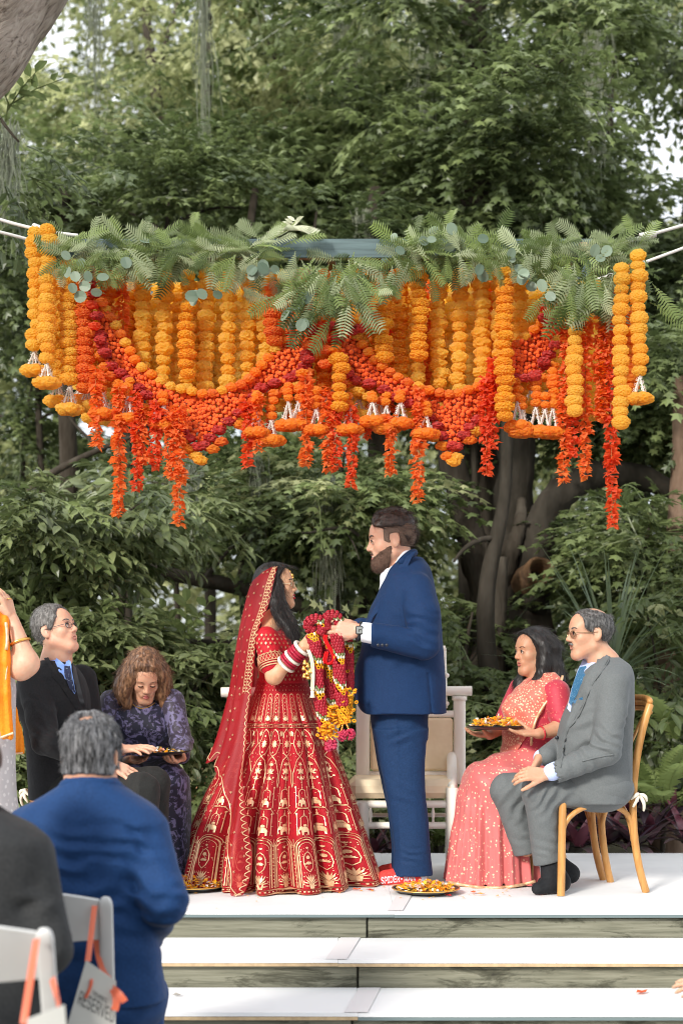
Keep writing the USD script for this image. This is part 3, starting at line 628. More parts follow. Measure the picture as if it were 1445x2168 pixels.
def put(name, mesh, mat, parent, c, s, smooth=False):
    """A small piece: a Mesh with its own translate and scale, sharing its points with the others of its kind."""
    path = numbered(str(parent.GetPath()) + '/' + name)
    m = UsdGeom.Mesh.Define(stage, path)
    v, f = mesh
    key = id(v)
    if key not in _vt: _vt[key] = (Vt.Vec3fArray.FromNumpy(np.asarray(v, np.float32)), Vt.IntArray.FromNumpy(np.full(len(f), 3, np.int32)), Vt.IntArray.FromNumpy(np.asarray(f, np.int32).ravel()), v, Vt.Vec3fArray.FromNumpy(meshkit.arrays((np.asarray(v), np.asarray(f)), True)[2].astype(np.float32)))
    a = _vt[key]
    m.CreatePointsAttr(a[0]); m.CreateFaceVertexCountsAttr(a[1]); m.CreateFaceVertexIndicesAttr(a[2]); m.CreateSubdivisionSchemeAttr('none')
    if parent is not None: c = np.asarray(c) - off_of(parent)
    m.AddTranslateOp().Set(tuple(map(float, c))); m.AddRotateZOp().Set(float(_g.uniform(0, 360))); m.AddScaleOp().Set((float(s),) * 3 if np.ndim(s) == 0 else tuple(map(float, s)))
    if smooth: m.CreateNormalsAttr(a[4]); m.SetNormalsInterpolation('vertex')
    UsdShade.MaterialBindingAPI.Apply(m.GetPrim()).Bind(mat)
    return m
_vt = {}
M_rope = pmat('rope', (.55, .54, .52), .8, .2, bump=(120, .5, .004))
M_beam = usdkit.material(stage, '/World/Looks/green_beam', {
    'tc': ('texture_coordinate', {}), 'mp': ('mapping', {'scale': (1.2, 20, 20)}), 'n': ('noise_texture', {'scale': 3, 'detail': 5, 'distortion': .4}),
    'r': ('rgb_ramp', {'ramp': [(.3, (.035, .062, .065)), (.7, (.085, .135, .14))]}), 'b': ('bump', {'strength': .35, 'distance': .003}), 'p': ('principled_bsdf', {'roughness': .6})},
    [('tc.object', 'mp.vector'), ('mp.vector', 'n.vector'), ('n.fac', 'r.fac'), ('r.color', 'p.base_color'), ('n.fac', 'b.height'), ('b.normal', 'p.normal')], surface='p.BSDF')
YB, YK = 6.5, 7.35
zb = P(0, 528, YB)[2]
xl, xr = P(118, 0, YB)[0], P(1285, 0, YB)[0]
t = thing('hanging_trellis', 'green painted timber frame slung between the trees', 'frame', (0, YB, zb))
obj('beam', box((xl + xr) / 2, YB, zb, xr - xl, .04, .088, .003), M_beam, t)
obj('beam', box((xl + xr) / 2, YK, zb, xr - xl, .04, .088, .003), M_beam, t)
for x in (xl + .022, (xl + xr) / 2, xr - .022):
    obj('crossbeam', box(x, (YB + YK) / 2, zb - .001, .04, YK - YB - .044, .086, .003), M_beam, t)
for k in range(6):
    obj('crossbar', box(xl + .2 + (xr - xl - .4) * k / 5 + .03, (YB + YK) / 2, zb - .054, .03, YK - YB + .03, .02), M_beam, t)
M_steel = pmat('steel_hook', (.22, .22, .22), .5, .5, metal=.6)
M_cord = pmat('thin_cord', (.45, .22, .08), .8, .2)
obj('bracket', box(P(1262, 0, YB)[0], YB - .028, zb + .012, .07, .010, .03, .003), M_steel, t)
obj('block', box(P(1232, 0, YB)[0], YB - .03, zb + .004, .04, .03, .035, .003), M_edge_wood, t)
def rope(lab, pts, r=.008):
    p = np.array([P(*a) for a in pts]); t = thing('rope', lab, 'rope', p[0])
    sp = smooth_path(p, 30)
    obj('cord', tube(sp, r, 7), M_rope, t, smooth=True)
    ang = np.linspace(0, 40 * math.pi / 2, 90)
    kn = p[1]; d = rot_to(p[2] - p[0])
    h = np.stack([np.cos(ang) * .015, np.linspace(-.035, .035, 90), np.sin(ang) * .015], 1) @ d.T + kn
    obj('knot', tube(h, .005, 5), M_rope, t, smooth=True)
rope('upper white rope tied at the left end of the flower frame', [(-260, 330, 6.5), (85, 486, 6.5), (165, 498, 6.5)])
rope('lower white rope on the left behind the garlands', [(-260, 440, 7.0), (80, 512, 7.1), (140, 530, 7.2)])
rope('upper white rope at the right end of the flower frame', [(1260, 532, 6.46), (1370, 498, 6.5), (1760, 400, 6.5)])
rope('lower white rope at the right end of the flower frame', [(1240, 600, 7.3), (1350, 560, 7.2), (1760, 405, 7.0)])

GNAME = {'pale': 'pale golden', 'yellow': 'yellow orange', 'orange': 'orange', 'deep': 'deep orange', 'gold': 'golden', 'coral': 'coral', 'red': 'red orange'}
def garland(px, py0, py1, Y, kind, col, tassel=0, label=None, rad=None, detail=2, sway=3):
    g = _g
    top, bot = P(px, py0, Y), P(px, py1, Y); s = Y / F
    cat = 'garland'
    lab = label
    grp = None
    if lab is None:
        what = 'petal string' if kind == 'petal' else 'marigold garland'
        zone = 'at the left end of the curtain' if px < 240 else 'inside the left scallop' if px < 630 else 'under the green middle drop' if px < 770 else 'inside the right scallop' if px < 1130 else 'at the right end of the curtain'
        rowd = 'front row' if Y < 6.75 else 'second row' if Y < 7 else 'third row' if Y < 7.2 else 'back row'
        end = 'with jasmine tassel' if tassel else 'of puffy balls' if kind == 'ball' else 'of packed blooms' if kind == 'dense' else 'of loose petals'
        if py1 - py0 < 60: rowd = 'low fringe'
        lab = f'{GNAME[col]} {what} {end}, {rowd}, {zone}'
        grp = f'{GNAME[col]} {what}s {end}, {rowd}, {zone}'
    t = thing('petal_garland' if kind == 'petal' else 'marigold_garland', lab, cat, top, grp)
    n = len(np.arange(py0, py1, 1)); ph = g.uniform(0, 6)
    wob = lambda z: np.array([math.sin(ph + z * 2.1) * sway * s, 0, 0])
    if kind == 'petal':
        r = (rad or 14) * s; step = 7.5 * s
        z = 0; L = top[2] - bot[2]
        while z < L:
            k = (.8 + .4 * g.random()) * (1 if z < L - .2 else .85)
            put('blossom', BLOS[g.integers(6)], FM[col], t, top + wob(z) + [g.normal(0, .12) * r, g.normal(0, .12) * r, -z], r * k)
            z += step * g.uniform(.8, 1.2)
    else:
        r = (rad or (17.5 if kind == 'ball' else 19)) * s; step = r * (1.22 if kind == 'ball' else 1.0)
        L = top[2] - bot[2]; m = max(2, int(round(L / step)))
        for i in range(m):
            z = L * (i + .5) / m; rr = r * g.uniform(.82, 1.14)
            protos = POM[kind, detail]
            put('flower', protos[g.integers(len(protos))], FM[col], t, top + wob(z) + [g.normal(0, .11) * r, g.normal(0, .11) * r, -z], rr)
    obj('string', tube(np.array([top + wob(0), bot + wob(top[2] - bot[2])]), .0012, 4), M_cord, t)
    if tassel:
        e = bot + wob(top[2] - bot[2]); d = tassel * s
        m = 4
        for i in range(m):
            a = i / m * 6.283 + .5; ed = e + [math.cos(a) * 14 * s, math.sin(a) * 14 * s, -d]
            pts = e + (ed - e) * np.linspace(0, 1, 5)[:, None]
            bits = [tube(pts, .0035, 4)]
            for q in range(11):
                c = e + (ed - e) * (q + .5) / 11; aa = g.uniform(0, 6.28)
                bits.append((np.array([c, c + [math.cos(aa) * .012, math.sin(aa) * .012, .010], c + [math.cos(aa + .5) * .010, math.sin(aa + .5) * .010, .004]]), np.array([[0, 1, 2]])))
                bits.append((np.array([c, c + [-math.cos(aa) * .012, -math.sin(aa) * .012, .010], c + [-math.cos(aa + .5) * .010, -math.sin(aa + .5) * .010, .004]]), np.array([[0, 1, 2]])))
            obj('jasmine_strand', cat_mesh(bits), M_jas, t)
        for i in range(5):
            a = i / 5 * 6.283
            put('tassel_flower', POM['ball', 2][i % 4], FM['yellow' if col in ('yellow', 'gold', 'pale') else 'orange'], t, e + [math.cos(a) * 15 * s, math.sin(a) * 15 * s, -d - 9 * s], (17 * s, 17 * s, 15 * s))
# --- garlands that stand free at both ends
for px, a, b, Y, kd, col, ts, lab in [
        (72, 482, 742, 6.5, 'ball', 'yellow', 34, 'outermost left yellow orange marigold garland with jasmine tassel'),
        (101, 478, 768, 6.42, 'ball', 'yellow', 34, 'second garland from the left, yellow orange, looped over the rope'),
        (122, 572, 805, 6.6, 'ball', 'yellow', 36, 'third garland from the left, starting lower than the rope'),
        (149, 548, 812, 6.5, 'dense', 'yellow', 46, 'fourth garland from the left, thicker, with lowest left tassel'),
        (182, 560, 830, 6.5, 'dense', 'deep', 0, 'deep orange thick garland just left of the red bead swag'),
        (1215, 668, 880, 6.4, 'ball', 'yellow', 0, 'pale beaded garland hanging alone right of the right swag'),
        (1316, 558, 905, 6.30, 'ball', 'yellow', 0, 'second garland from the right, long, yellow orange'),
        (1352, 530, 795, 6.30, 'ball', 'yellow', 40, 'outermost right yellow orange garland with flat round tassel'),
        (1066, 570, 890, 6.4, 'dense', 'gold', 0, 'thick golden garland in front of the right swag'),
        (887, 560, 760, 6.5, 'dense', 'gold', 0, 'thick golden garland at the left of the right opening'),
        (397, 640, 800, 6.5, 'dense', 'gold', 0, 'thick golden garland in the left opening'),
        (580, 600, 730, 6.5, 'dense', 'deep', 0, 'dark orange thick garland right of the left opening'),
        (812, 640, 765, 6.5, 'dense', 'gold', 0, 'thick golden garland near the green middle drop'),
        (716, 750, 870, 6.44, 'dense', 'gold', 0, 'golden garland between the two swags')]:
    garland(px, a, b, Y, kd, col, ts, lab, detail=3)
garland(1340, 700, 830, 6.65, 'ball', 'orange', 0, 'short orange garland behind the outermost right one')
garland(1332, 560, 830, 6.6, 'dense', 'orange', 0, 'orange garland tucked between the two right garlands')
# --- long petal strings that hang below the rest
PET = [(200, 780, 948, 'coral', 'short coral petal string at the far left below the tassels'), (248, 820, 1092, 'coral', 'long coral petal string, first of the two longest on the left'), (288, 830, 1036, 'red', 'red petal string right of the long left one'), (303, 860, 985, 'coral', 'short coral petal string in the left bunch'),
       (331, 850, 986, 'red', 'short red petal string left of the swag tip'), (360, 870, 1010, 'coral', 'coral petal string ending level beside the long one'), (376, 860, 1108, 'coral', 'longest petal string on the left, thin at its end'), (521, 850, 986, 'red', 'short red petal string under the middle of the left half'),
       (548, 840, 952, 'coral', 'short pale coral petal string beside the red one'), (645, 790, 982, 'coral', 'thick coral petal string left of the middle'), (690, 820, 996, 'coral', 'pale coral petal string at the middle'), (708, 860, 990, 'red', 'red petal string tucked behind the pale middle one'),
       (743, 860, 1030, 'red', 'red petal string right of the middle'), (828, 880, 1004, 'coral', 'short petal string under the big orange discs'), (886, 820, 1066, 'coral', 'long coral petal string right above the groom'), (1026, 800, 1003, 'red', 'red petal string right of the right swag tip'),
       (1048, 760, 950, 'red', 'short red petal string beside the right swag'), (1192, 690, 1024, 'coral', 'long coral petal string left of the pale garland'), (1240, 680, 1008, 'coral', 'long pale coral petal string right of the pale garland'), (1266, 660, 890, 'coral', 'coral petal string near the right end'),
       (1292, 620, 1110, 'red', 'longest petal string at the right end'), (1212, 860, 965, 'red', 'red petal string behind the pale right garland'), (1276, 680, 880, 'deep', 'deep orange petal string at the right end of the curtain')]
for px, a, b, col, lab in PET: garland(px, a, b, 6.46, 'petal', col, 0, lab, rad=16)
# --- the curtain: four rows of garlands under the frame
g = np.random.default_rng(17)
for Y, stp, col_p in ((6.62, 42, (.60, .28, .12)), (6.82, 34, (.58, .28, .14)), (7.05, 32, (.64, .26, .10)), (7.28, 34, (.7, .25, .05))):
    x = 165 + g.uniform(0, 20)
    while x < 1275:
        pyt = HY - (zb - .06 - EYE) * F / Y
        kd = g.choice(['ball', 'dense', 'petal'], p=col_p)
        col = {'ball': g.choice(['pale', 'pale', 'pale', 'yellow']) if Y > 6.7 else 'yellow', 'dense': g.choice(['yellow', 'pale', 'gold', 'orange']) if Y > 6.7 else g.choice(['orange', 'gold', 'gold']), 'petal': g.choice(['coral', 'red', 'coral'])}[kd]
        end = g.uniform(800, 862); ts = 0
        if kd != 'petal' and g.random() < .45 and Y < 7.2: ts = g.uniform(26, 40); end = g.uniform(800, 848)
        if kd == 'petal': end = g.uniform(850, 945)
        px_ = x if Y < 6.7 else x
        if not (Y < 6.7 and (px_ > 1100)): garland(px_, max(pyt, 560), end, Y, kd, col, ts, detail=2 if Y < 7 else 1)
        x += stp * g.uniform(.8, 1.2)
for px, a, b, ts in ((213, 800, 828, 40), (272, 800, 838, 40), (345, 830, 858, 36), (540, 830, 868, 40), (577, 840, 888, 36), (612, 810, 848, 44), (634, 815, 850, 40), (668, 820, 866, 36), (741, 830, 862, 40), (790, 830, 848, 36), (820, 830, 858, 40), (850, 830, 848, 40), (900, 850, 880, 30), (1092, 800, 848, 46), (1132, 800, 860, 44), (1168, 780, 862, 46), (1108, 840, 866, 40), (1150, 830, 866, 40)):
    garland(px, a, b, 6.47 + .0006 * (px % 60), 'ball', 'orange', ts, rad=12)

# --- two bead swags edged with cockscomb and marigold
SW = [dict(up=[(205, 630), (240, 680), (290, 770), (350, 815), (440, 836), (520, 810), (575, 750), (620, 690), (652, 640)], lo=[(205, 700), (225, 765), (262, 800), (300, 832), (340, 872), (380, 905), (425, 952), (470, 905), (520, 868), (560, 815), (600, 808), (640, 792), (652, 740)], lab='left scalloped net of orange berries edged with crimson flowers'),
      dict(up=[(722, 650), (760, 720), (800, 770), (850, 805), (920, 830), (960, 836), (1020, 815), (1060, 775), (1100, 720), (1140, 690), (1165, 660)], lo=[(722, 780), (760, 815), (800, 818), (850, 850), (900, 880), (930, 912), (960, 955), (1000, 900), (1040, 860), (1075, 805), (1110, 800), (1150, 790), (1165, 740)], lab='right scalloped net of orange berries edged with crimson flowers')]
ico0 = trimesh.creation.icosphere(subdivisions=0)
ico1 = trimesh.creation.icosphere(subdivisions=1)
for sw in SW:
    YS = 6.54
    t = thing('bead_swag', sw['lab'], 'garland', P(sw['up'][0][0], sw['up'][0][1], YS))
    ux, uy = np.array(sw['up']).T; lx, ly = np.array(sw['lo']).T
    bits = []; s = YS / F
    for i, x in enumerate(np.arange(ux[0] + 4, ux[-1] - 2, 8.4)):
        a, b = np.interp(x, ux, uy), np.interp(x, lx, ly)
        for j, y in enumerate(np.arange(a, b, 8.4)):
            c = P(x + g.normal(0, 1.5), y + (4.2 if i % 2 else 0) + g.normal(0, 1.2), YS + g.normal(0, .010) + .02 * math.sin(x * .05))
            bits.append((np.array(ico1.vertices) * 5.0 * s * g.uniform(.85, 1.12) + c, np.array(ico1.faces)))
            c = P(x + 4 + g.normal(0, 1.5), y + g.normal(0, 1.5), YS + .022 + g.normal(0, .006)); bits.append((np.array(ico0.vertices) * 5.4 * s + c, np.array(ico0.faces)))
    obj('berries', cat_mesh(bits), FM['bead'], t, smooth=True, kind='stuff')
    for k in range(len(ux) - 1):   # upper edge of marigold balls
        n = max(1, int(math.hypot(ux[k + 1] - ux[k], uy[k + 1] - uy[k]) / 19))
        for i in range(n):
            f_ = (i + .5) / n
            put('marigold', POM['ball', 2][g.integers(4)], FM[g.choice(['orange', 'deep', 'yellow'])], t, P(ux[k] + (ux[k + 1] - ux[k]) * f_, uy[k] + (uy[k + 1] - uy[k]) * f_, YS - .02), 12.5 * s)
    for k in range(len(lx) - 1):   # lower edge: crimson, then orange below it
        n = max(1, int(math.hypot(lx[k + 1] - lx[k], ly[k + 1] - ly[k]) / 21))
        for i in range(n):
            f_ = (i + .5) / n; x, y = lx[k] + (lx[k + 1] - lx[k]) * f_, ly[k] + (ly[k + 1] - ly[k]) * f_
            put('cockscomb', POM['dense', 2][g.integers(4)], FM['crimson'], t, P(x + g.normal(0, 2), y - 2 + g.normal(0, 2), YS - .025), 15.5 * s)
            if g.random() < .85: put('marigold', POM['dense', 2][g.integers(4)], FM[g.choice(['orange', 'deep', 'orange', 'yellow'])], t, P(x + g.normal(0, 3), y + 22, YS - .02), 15.5 * s)
    tip = max(sw['lo'], key=lambda a: a[1])
    put('marigold', POM['dense', 2][0], FM['yellow'], t, P(tip[0], tip[1] + 22, YS - .03), 16 * s)
# red flowers up the sides of the swags
t = thing('flower_cluster', 'crimson and orange flower clump between the two swags', 'flowers', P(690, 760, 6.5))
for x, y, c in [(660, 700, 'crimson'), (655, 730, 'deep'), (650, 760, 'crimson'), (640, 790, 'orange'), (700, 690, 'crimson'), (715, 715, 'crimson'), (708, 740, 'orange'), (725, 760, 'crimson'), (735, 790, 'crimson'), (720, 810, 'deep'), (745, 700, 'crimson'), (760, 695, 'crimson'), (675, 690, 'red'), (690, 715, 'red'), (690, 740, 'coral'), (688, 770, 'coral')]:
    put('bloom', POM['dense', 2][g.integers(4)], FM[c], t, P(x, y, 6.47), 15 * 6.47 / F)
t = thing('flower_cluster', 'crimson flower clump at the left end of the left swag', 'flowers', P(200, 640, 6.5))
for x, y, c in [(192, 600, 'crimson'), (200, 622, 'crimson'), (196, 645, 'red'), (215, 640, 'deep'), (205, 668, 'crimson'), (200, 690, 'red'), (212, 720, 'crimson'), (222, 745, 'crimson'), (190, 575, 'red')]:
    put('bloom', POM['dense', 2][g.integers(4)], FM[c], t, P(x, y, 6.47), 14 * 6.47 / F)
t = thing('flower_cluster', 'crimson flower clump at the right end of the right swag', 'flowers', P(1165, 680, 6.5))
for x, y, c in [(1150, 672, 'crimson'), (1165, 680, 'crimson'), (1178, 700, 'red'), (1160, 705, 'deep'), (1175, 730, 'crimson'), (1150, 765, 'crimson'), (1130, 798, 'crimson'), (1180, 660, 'crimson'), (1110, 800, 'crimson'), (1145, 650, 'red'), (1190, 690, 'red')]:
    put('bloom', POM['dense', 2][g.integers(4)], FM[c], t, P(x, y, 6.47), 14 * 6.47 / F)

# --- greenery along the frame
FR = [pinnate(.26, 13, .062, _g, d_, wf=.27) for d_ in (.2, .5, .8, 1.1, 1.4, .4)]
FERN_M = [leaf_mat('cut_fern', (.060, .095, .022), (.17, .23, .065), .35, .5), leaf_mat('cut_fern_pale', (.20, .25, .12), (.36, .41, .24), .4, .5)]
M_euc = leaf_mat('eucalyptus', (.10, .15, .105), (.19, .25, .18), .25, .5)
gs = [thing('greenery_swag', 'fern greenery bunched along the left half of the green beam', 'greenery', P(380, 540, 6.45)), thing('greenery_swag', 'fern greenery bunched along the right half of the green beam', 'greenery', P(1050, 540, 6.45)), thing('greenery_swag', 'drooping green drop of ferns at the middle of the beam', 'greenery', P(700, 590, 6.4))]
def frond(t, px, py, Y, ang, tip, s, m):
    d = np.array([math.cos(ang), tip, math.sin(ang)])
    up = np.array([-math.sin(ang) * .4 + g.normal(0, .3), -1.0, math.cos(ang) * .5 + g.normal(0, .2)])
    obj('fern_frond', place(FR[g.integers(6)], P(px, py, Y), d, s, up), m, t)
for k in range(520):
    x = g.uniform(130, 1325)
    mid = 555 < x < 850
    if mid and g.random() < .55: continue
    t = gs[0] if x < 680 else gs[1]
    y = 538 + 15 * g.normal(); Y = g.uniform(6.33, 6.50)
    if g.random() < .62: ang = -math.pi / 2 + g.normal(0, .75)
    else: ang = g.choice([0.25, math.pi - .25]) + g.normal(0, .45); y -= 6
    if g.random() < .38 and not mid:
        y = 530 + 9 * g.normal(); ang = math.pi / 2 + g.choice([-1.4, 1.4]) + g.normal(0, .3); Y = g.uniform(6.36, 6.48)
    if mid: ang = -math.pi / 2 + g.normal(0, .6); y += 28
    frond(t, x, y, Y, ang, g.uniform(-.5, .1), g.uniform(.38, .72), FERN_M[0] if g.random() < .6 else FERN_M[1])
for k in range(70):
    x = g.normal(700, 45); y = g.normal(595, 26)
    frond(gs[2], x, y, g.uniform(6.30, 6.42), -math.pi / 2 + (x - 700) / 90 + g.normal(0, .5), g.uniform(-.4, .1), g.uniform(.45, .85), FERN_M[0] if g.random() < .6 else FERN_M[1])
for k in range(64):
    x = g.normal(1230, 42); y = g.normal(590, 28)
    frond(gs[1], x, y, g.uniform(6.30, 6.42), -math.pi / 2 + (x - 1235) / 120 + g.normal(0, .6), g.uniform(-.4, .1), g.uniform(.5, .9), FERN_M[0] if g.random() < .6 else FERN_M[1])
for px, py, ang, s in ((408, 500, 1.5, .5), (300, 505, 1.2, .45), (880, 505, 1.4, .45), (1310, 510, 1.4, .5), (1350, 520, .9, .6), (1375, 640, -.5, .9), (1380, 600, -1.0, .8), (600, 520, .3, .8), (560, 520, 1.0, .6), (950, 500, 1.7, .6), (1345, 510, 2.0, .5)):
    frond(gs[0] if px < 680 else gs[1], px, py, 6.42, ang, -.1, s, FERN_M[0])
def round_leaf(r, n=9):
    a = np.arange(n) / n * 6.283; v = np.vstack([[0, r, .0], np.stack([np.sin(a) * r * .85, r - np.cos(a) * r, .12 * r * np.abs(np.sin(a))], 1)])
    return v, np.array([[0, i + 1, (i + 1) % n + 1] for i in range(n)])
for px, py, sp, n in ((170, 610, 40, 6), (160, 570, 26, 4), (440, 620, 30, 5), (540, 560, 40, 7), (655, 680, 22, 6), (840, 505, 24, 2), (960, 520, 60, 4), (905, 500, 30, 2), (1110, 580, 40, 7), (1135, 590, 26, 4), (1080, 555, 40, 3), (1010, 530, 40, 2), (330, 560, 60, 3), (620, 640, 30, 6), (1275, 540, 30, 5)):
    for k in range(n):
        a = g.uniform(0, 6.283); t = gs[2] if 600 < px < 700 else gs[0] if px < 680 else gs[1]
        obj('round_leaf', place(round_leaf(g.uniform(.022, .034)), P(px + g.normal(0, sp * .5), py + g.normal(0, sp * .45), g.uniform(6.28, 6.4)), (math.cos(a), g.uniform(-.3, .3), math.sin(a)), 1, (g.normal(0, .4), -1, g.normal(0, .4))), M_euc, t)
# pale leafy sprig standing on the beam
t = thing('leafy_sprig', 'pale leaved sprig standing above the bare part of the beam', 'sprig', P(570, 505, 6.5))
pth = smooth_path([P(565, 506, 6.5), P(600, 492, 6.48), P(625, 468, 6.47)], 12); obj('stem', tube(pth, .003, 5), LEAF['fern'], t)
pth2 = smooth_path([P(600, 492, 6.48), P(630, 488, 6.46), P(660, 497, 6.45)], 12)
M_pale = leaf_mat('pale_leaf', (.42, .45, .30), (.60, .62, .46), .4)
for q_ in (pth, pth2):
    for i in range(3, 12):
        for sd in (-1, 1): obj('leaf', place(leaf_poly('oval', .045), q_[i], (sd * .8, -.2, .5), 1, (0, -1, .3)), M_pale, t)
# ================================================================ figures: signed distance fields meshed with surface nets
f32 = np.float32
def V3(*a): return np.array(a, float)
def unit(v): v = np.asarray(v, float); return v / np.linalg.norm(v)

def surface_nets(d, lo, h):
    s = d < 0
    nx, ny, nz = d.shape
    c = np.zeros((nx - 1, ny - 1, nz - 1), np.int8)
    for a, b, e in np.ndindex(2, 2, 2): c += s[a:nx - 1 + a, b:ny - 1 + b, e:nz - 1 + e]
    I = np.argwhere((c > 0) & (c < 8))
    if not len(I): return np.zeros((0, 3)), np.zeros((0, 3), int)
    idx = np.full(c.shape, -1, np.int64); idx[tuple(I.T)] = np.arange(len(I))
    cor = [np.array(o) for o in np.ndindex(2, 2, 2)]
    D = [d[I[:, 0] + o[0], I[:, 1] + o[1], I[:, 2] + o[2]] for o in cor]
    acc, cnt = np.zeros((len(I), 3)), np.zeros(len(I))
    for i, a in enumerate(cor):
        for j, b in enumerate(cor):
            if j > i and np.abs(a - b).sum() == 1:
                cr = (D[i] < 0) != (D[j] < 0)
                t = np.where(cr, D[i] / np.where(cr, D[i] - D[j], 1), 0)
                acc += np.where(cr[:, None], a + t[:, None] * (b - a), 0); cnt += cr
    v = (I + acc / cnt[:, None]) * h + lo
    F = []
    for ax in range(3):
        o = np.eye(3, dtype=int)[ax]; u, w = (ax + 1) % 3, (ax + 2) % 3
        A = s[tuple(slice(0, n - o[k]) for k, n in enumerate(d.shape))]; Bq = s[tuple(slice(o[k], None) for k in range(3))]
        E = np.argwhere(A != Bq)
        E = E[(E[:, u] > 0) & (E[:, w] > 0) & (E[:, u] < d.shape[u] - 1) & (E[:, w] < d.shape[w] - 1)]
        fl = s[tuple(E.T)]
        q = []
        for du, dw in ((-1, -1), (0, -1), (0, 0), (-1, 0)):
            k = E.copy(); k[:, u] += du; k[:, w] += dw; q.append(idx[tuple(k.T)])
        q = np.stack(q, 1); q = np.where(fl[:, None], q, q[:, ::-1])
        q = q[(q >= 0).all(1)]
        F.append(q)
    q = np.vstack(F)
    return v, np.vstack([q[:, [0, 1, 2]], q[:, [0, 2, 3]]])

import manifold3d
def slim(v, f, h):
    """Fewer triangles where the surface is flat."""
    try:
        m = manifold3d.Manifold(manifold3d.Mesh(v.astype(f32), f.astype(np.uint32)))
        if m.status() != manifold3d.Error.NoError or m.is_empty(): return v, f
        m = m.simplify(h * .09); o = m.to_mesh()
        if len(o.tri_verts) < 50: return v, f
        return np.array(o.vert_properties[:, :3], float), np.array(o.tri_verts, int)
    except Exception: return v, f

class Prim:
    def __init__(s, f, lo, hi, k=.01, op='u'): s.f, s.lo, s.hi, s.k, s.op = f, np.asarray(lo, float), np.asarray(hi, float), k, op

def rc(a, b, ra, rb, k=.02, op='u', flat=None):
    """Round cone from a to b."""
    a, b = np.asarray(a, float), np.asarray(b, float); ba = b - a; bb = max(ba @ ba, 1e-12); rm = max(ra, rb)
    def f(p):
        pa = p - a; h = np.clip(pa @ ba / bb, 0, 1)
        return np.linalg.norm(pa - h[:, None] * ba, axis=1) - (ra + (rb - ra) * h)
    return Prim(f, np.minimum(a, b) - rm, np.maximum(a, b) + rm, k, op)

def ell(c, r, R=None, k=.02, op='u'):
    c, r = np.asarray(c, float), np.asarray(r, float); R = np.eye(3) if R is None else R
    def f(p):
        q = (p - c) @ R; k0 = np.linalg.norm(q / r, axis=1); k1 = np.linalg.norm(q / (r * r), axis=1)
        return k0 * (k0 - 1) / np.maximum(k1, 1e-9)
    return Prim(f, c - r.max(), c + r.max(), k, op)

def loft(rows, k=.02, op='u', pw=2.3, tilt=None):
    """A vertical stack of superellipses: rows (z, cx, cy, rx, ry); tilt = yaw of the sections."""
    t = np.array(sorted(rows), float); z = t[:, 0]
    from scipy.interpolate import PchipInterpolator
    it = PchipInterpolator(z, t[:, 1:]); c_, s_ = (math.cos(tilt), math.sin(tilt)) if tilt else (1, 0)
    def f(p):
        zz = np.clip(p[:, 2], z[0], z[-1]); c = it(zz)
        dx, dy = p[:, 0] - c[:, 0], p[:, 1] - c[:, 1]
        if tilt: dx, dy = dx * c_ + dy * s_, -dx * s_ + dy * c_
        g_ = (np.abs(dx / c[:, 2]) ** pw + np.abs(dy / c[:, 3]) ** pw) ** (1 / pw)
        d = (g_ - 1) * np.minimum(c[:, 2], c[:, 3])
        return np.maximum(d, np.maximum(z[0] - p[:, 2], p[:, 2] - z[-1]))
    m = np.maximum(t[:, 3], t[:, 4])
    return Prim(f, (np.min(t[:, 1] - m), np.min(t[:, 2] - m), z[0]), (np.max(t[:, 1] + m), np.max(t[:, 2] + m), z[-1]), k, op)

def half(n, o, op='i', k=.004, lo=None, hi=None):
    """Keep the side of the plane through o that n points away from."""
    n = unit(n); o = np.asarray(o, float)
    return Prim(lambda p: (p - o) @ n, np.full(3, -99) if lo is None else lo, np.full(3, 99) if hi is None else hi, k, op)

def smin(a, b, k):
    h = np.maximum(k - np.abs(a - b), 0) / k
    return np.minimum(a, b) - h * h * k * .25

def evalf(prims, p):
    d = np.full(len(p), 1.0)
    for q in prims:
        pad = .05
        if q.lo[0] > -50:
            m = ((p > q.lo - pad) & (p < q.hi + pad)).all(1)
            if not m.any():
                if q.op == 'i': d[:] = np.maximum(d, .05)
                continue
        else: m = slice(None)
        e = q.f(p[m])
        if q.op == 'u': d[m] = smin(d[m], e, q.k)
        elif q.op == 's': d[m] = -smin(-d[m], e, q.k)
        elif q.op == 'i': d[m] = -smin(-d[m], -e, q.k)
        elif q.op == 'd': d[m] = d[m] + e
    return d

def sdf(prims, h=.006, extra=None, pad=.03, lo=None, hi=None, margin=1.0):
    """Mesh of the field of prims (world coordinates); extra(p, d) may change the distance."""
    us = [q for q in prims if q.op == 'u']
    lo = np.min([q.lo for q in us], 0) - pad if lo is None else np.asarray(lo, float)
    hi = np.max([q.hi for q in us], 0) + pad if hi is None else np.asarray(hi, float)
    Bk = 5
    nb = np.ceil((hi - lo) / (h * Bk)).astype(int); H = h * Bk
    g_ = np.stack(np.meshgrid(*[np.arange(n) for n in nb], indexing='ij'), -1).reshape(-1, 3)
    fn = (lambda p: evalf(prims, p)) if extra is None else (lambda p: extra(p, evalf(prims, p)))
    dc = fn(lo + (g_ + .5) * H)
    dense = np.repeat(np.repeat(np.repeat(dc.reshape(nb).astype(f32), Bk, 0), Bk, 1), Bk, 2)
    act = g_[np.abs(dc) < H * 1.35 * margin]
    off = np.stack(np.meshgrid(*[np.arange(Bk)] * 3, indexing='ij'), -1).reshape(-1, 3)
    for i in range(0, len(act), 4000):
        ids = (act[i:i + 4000, None] * Bk + off).reshape(-1, 3)
        dense[tuple(ids.T)] = fn(lo + ids * h)
    return slim(*surface_nets(dense, lo, h), h)

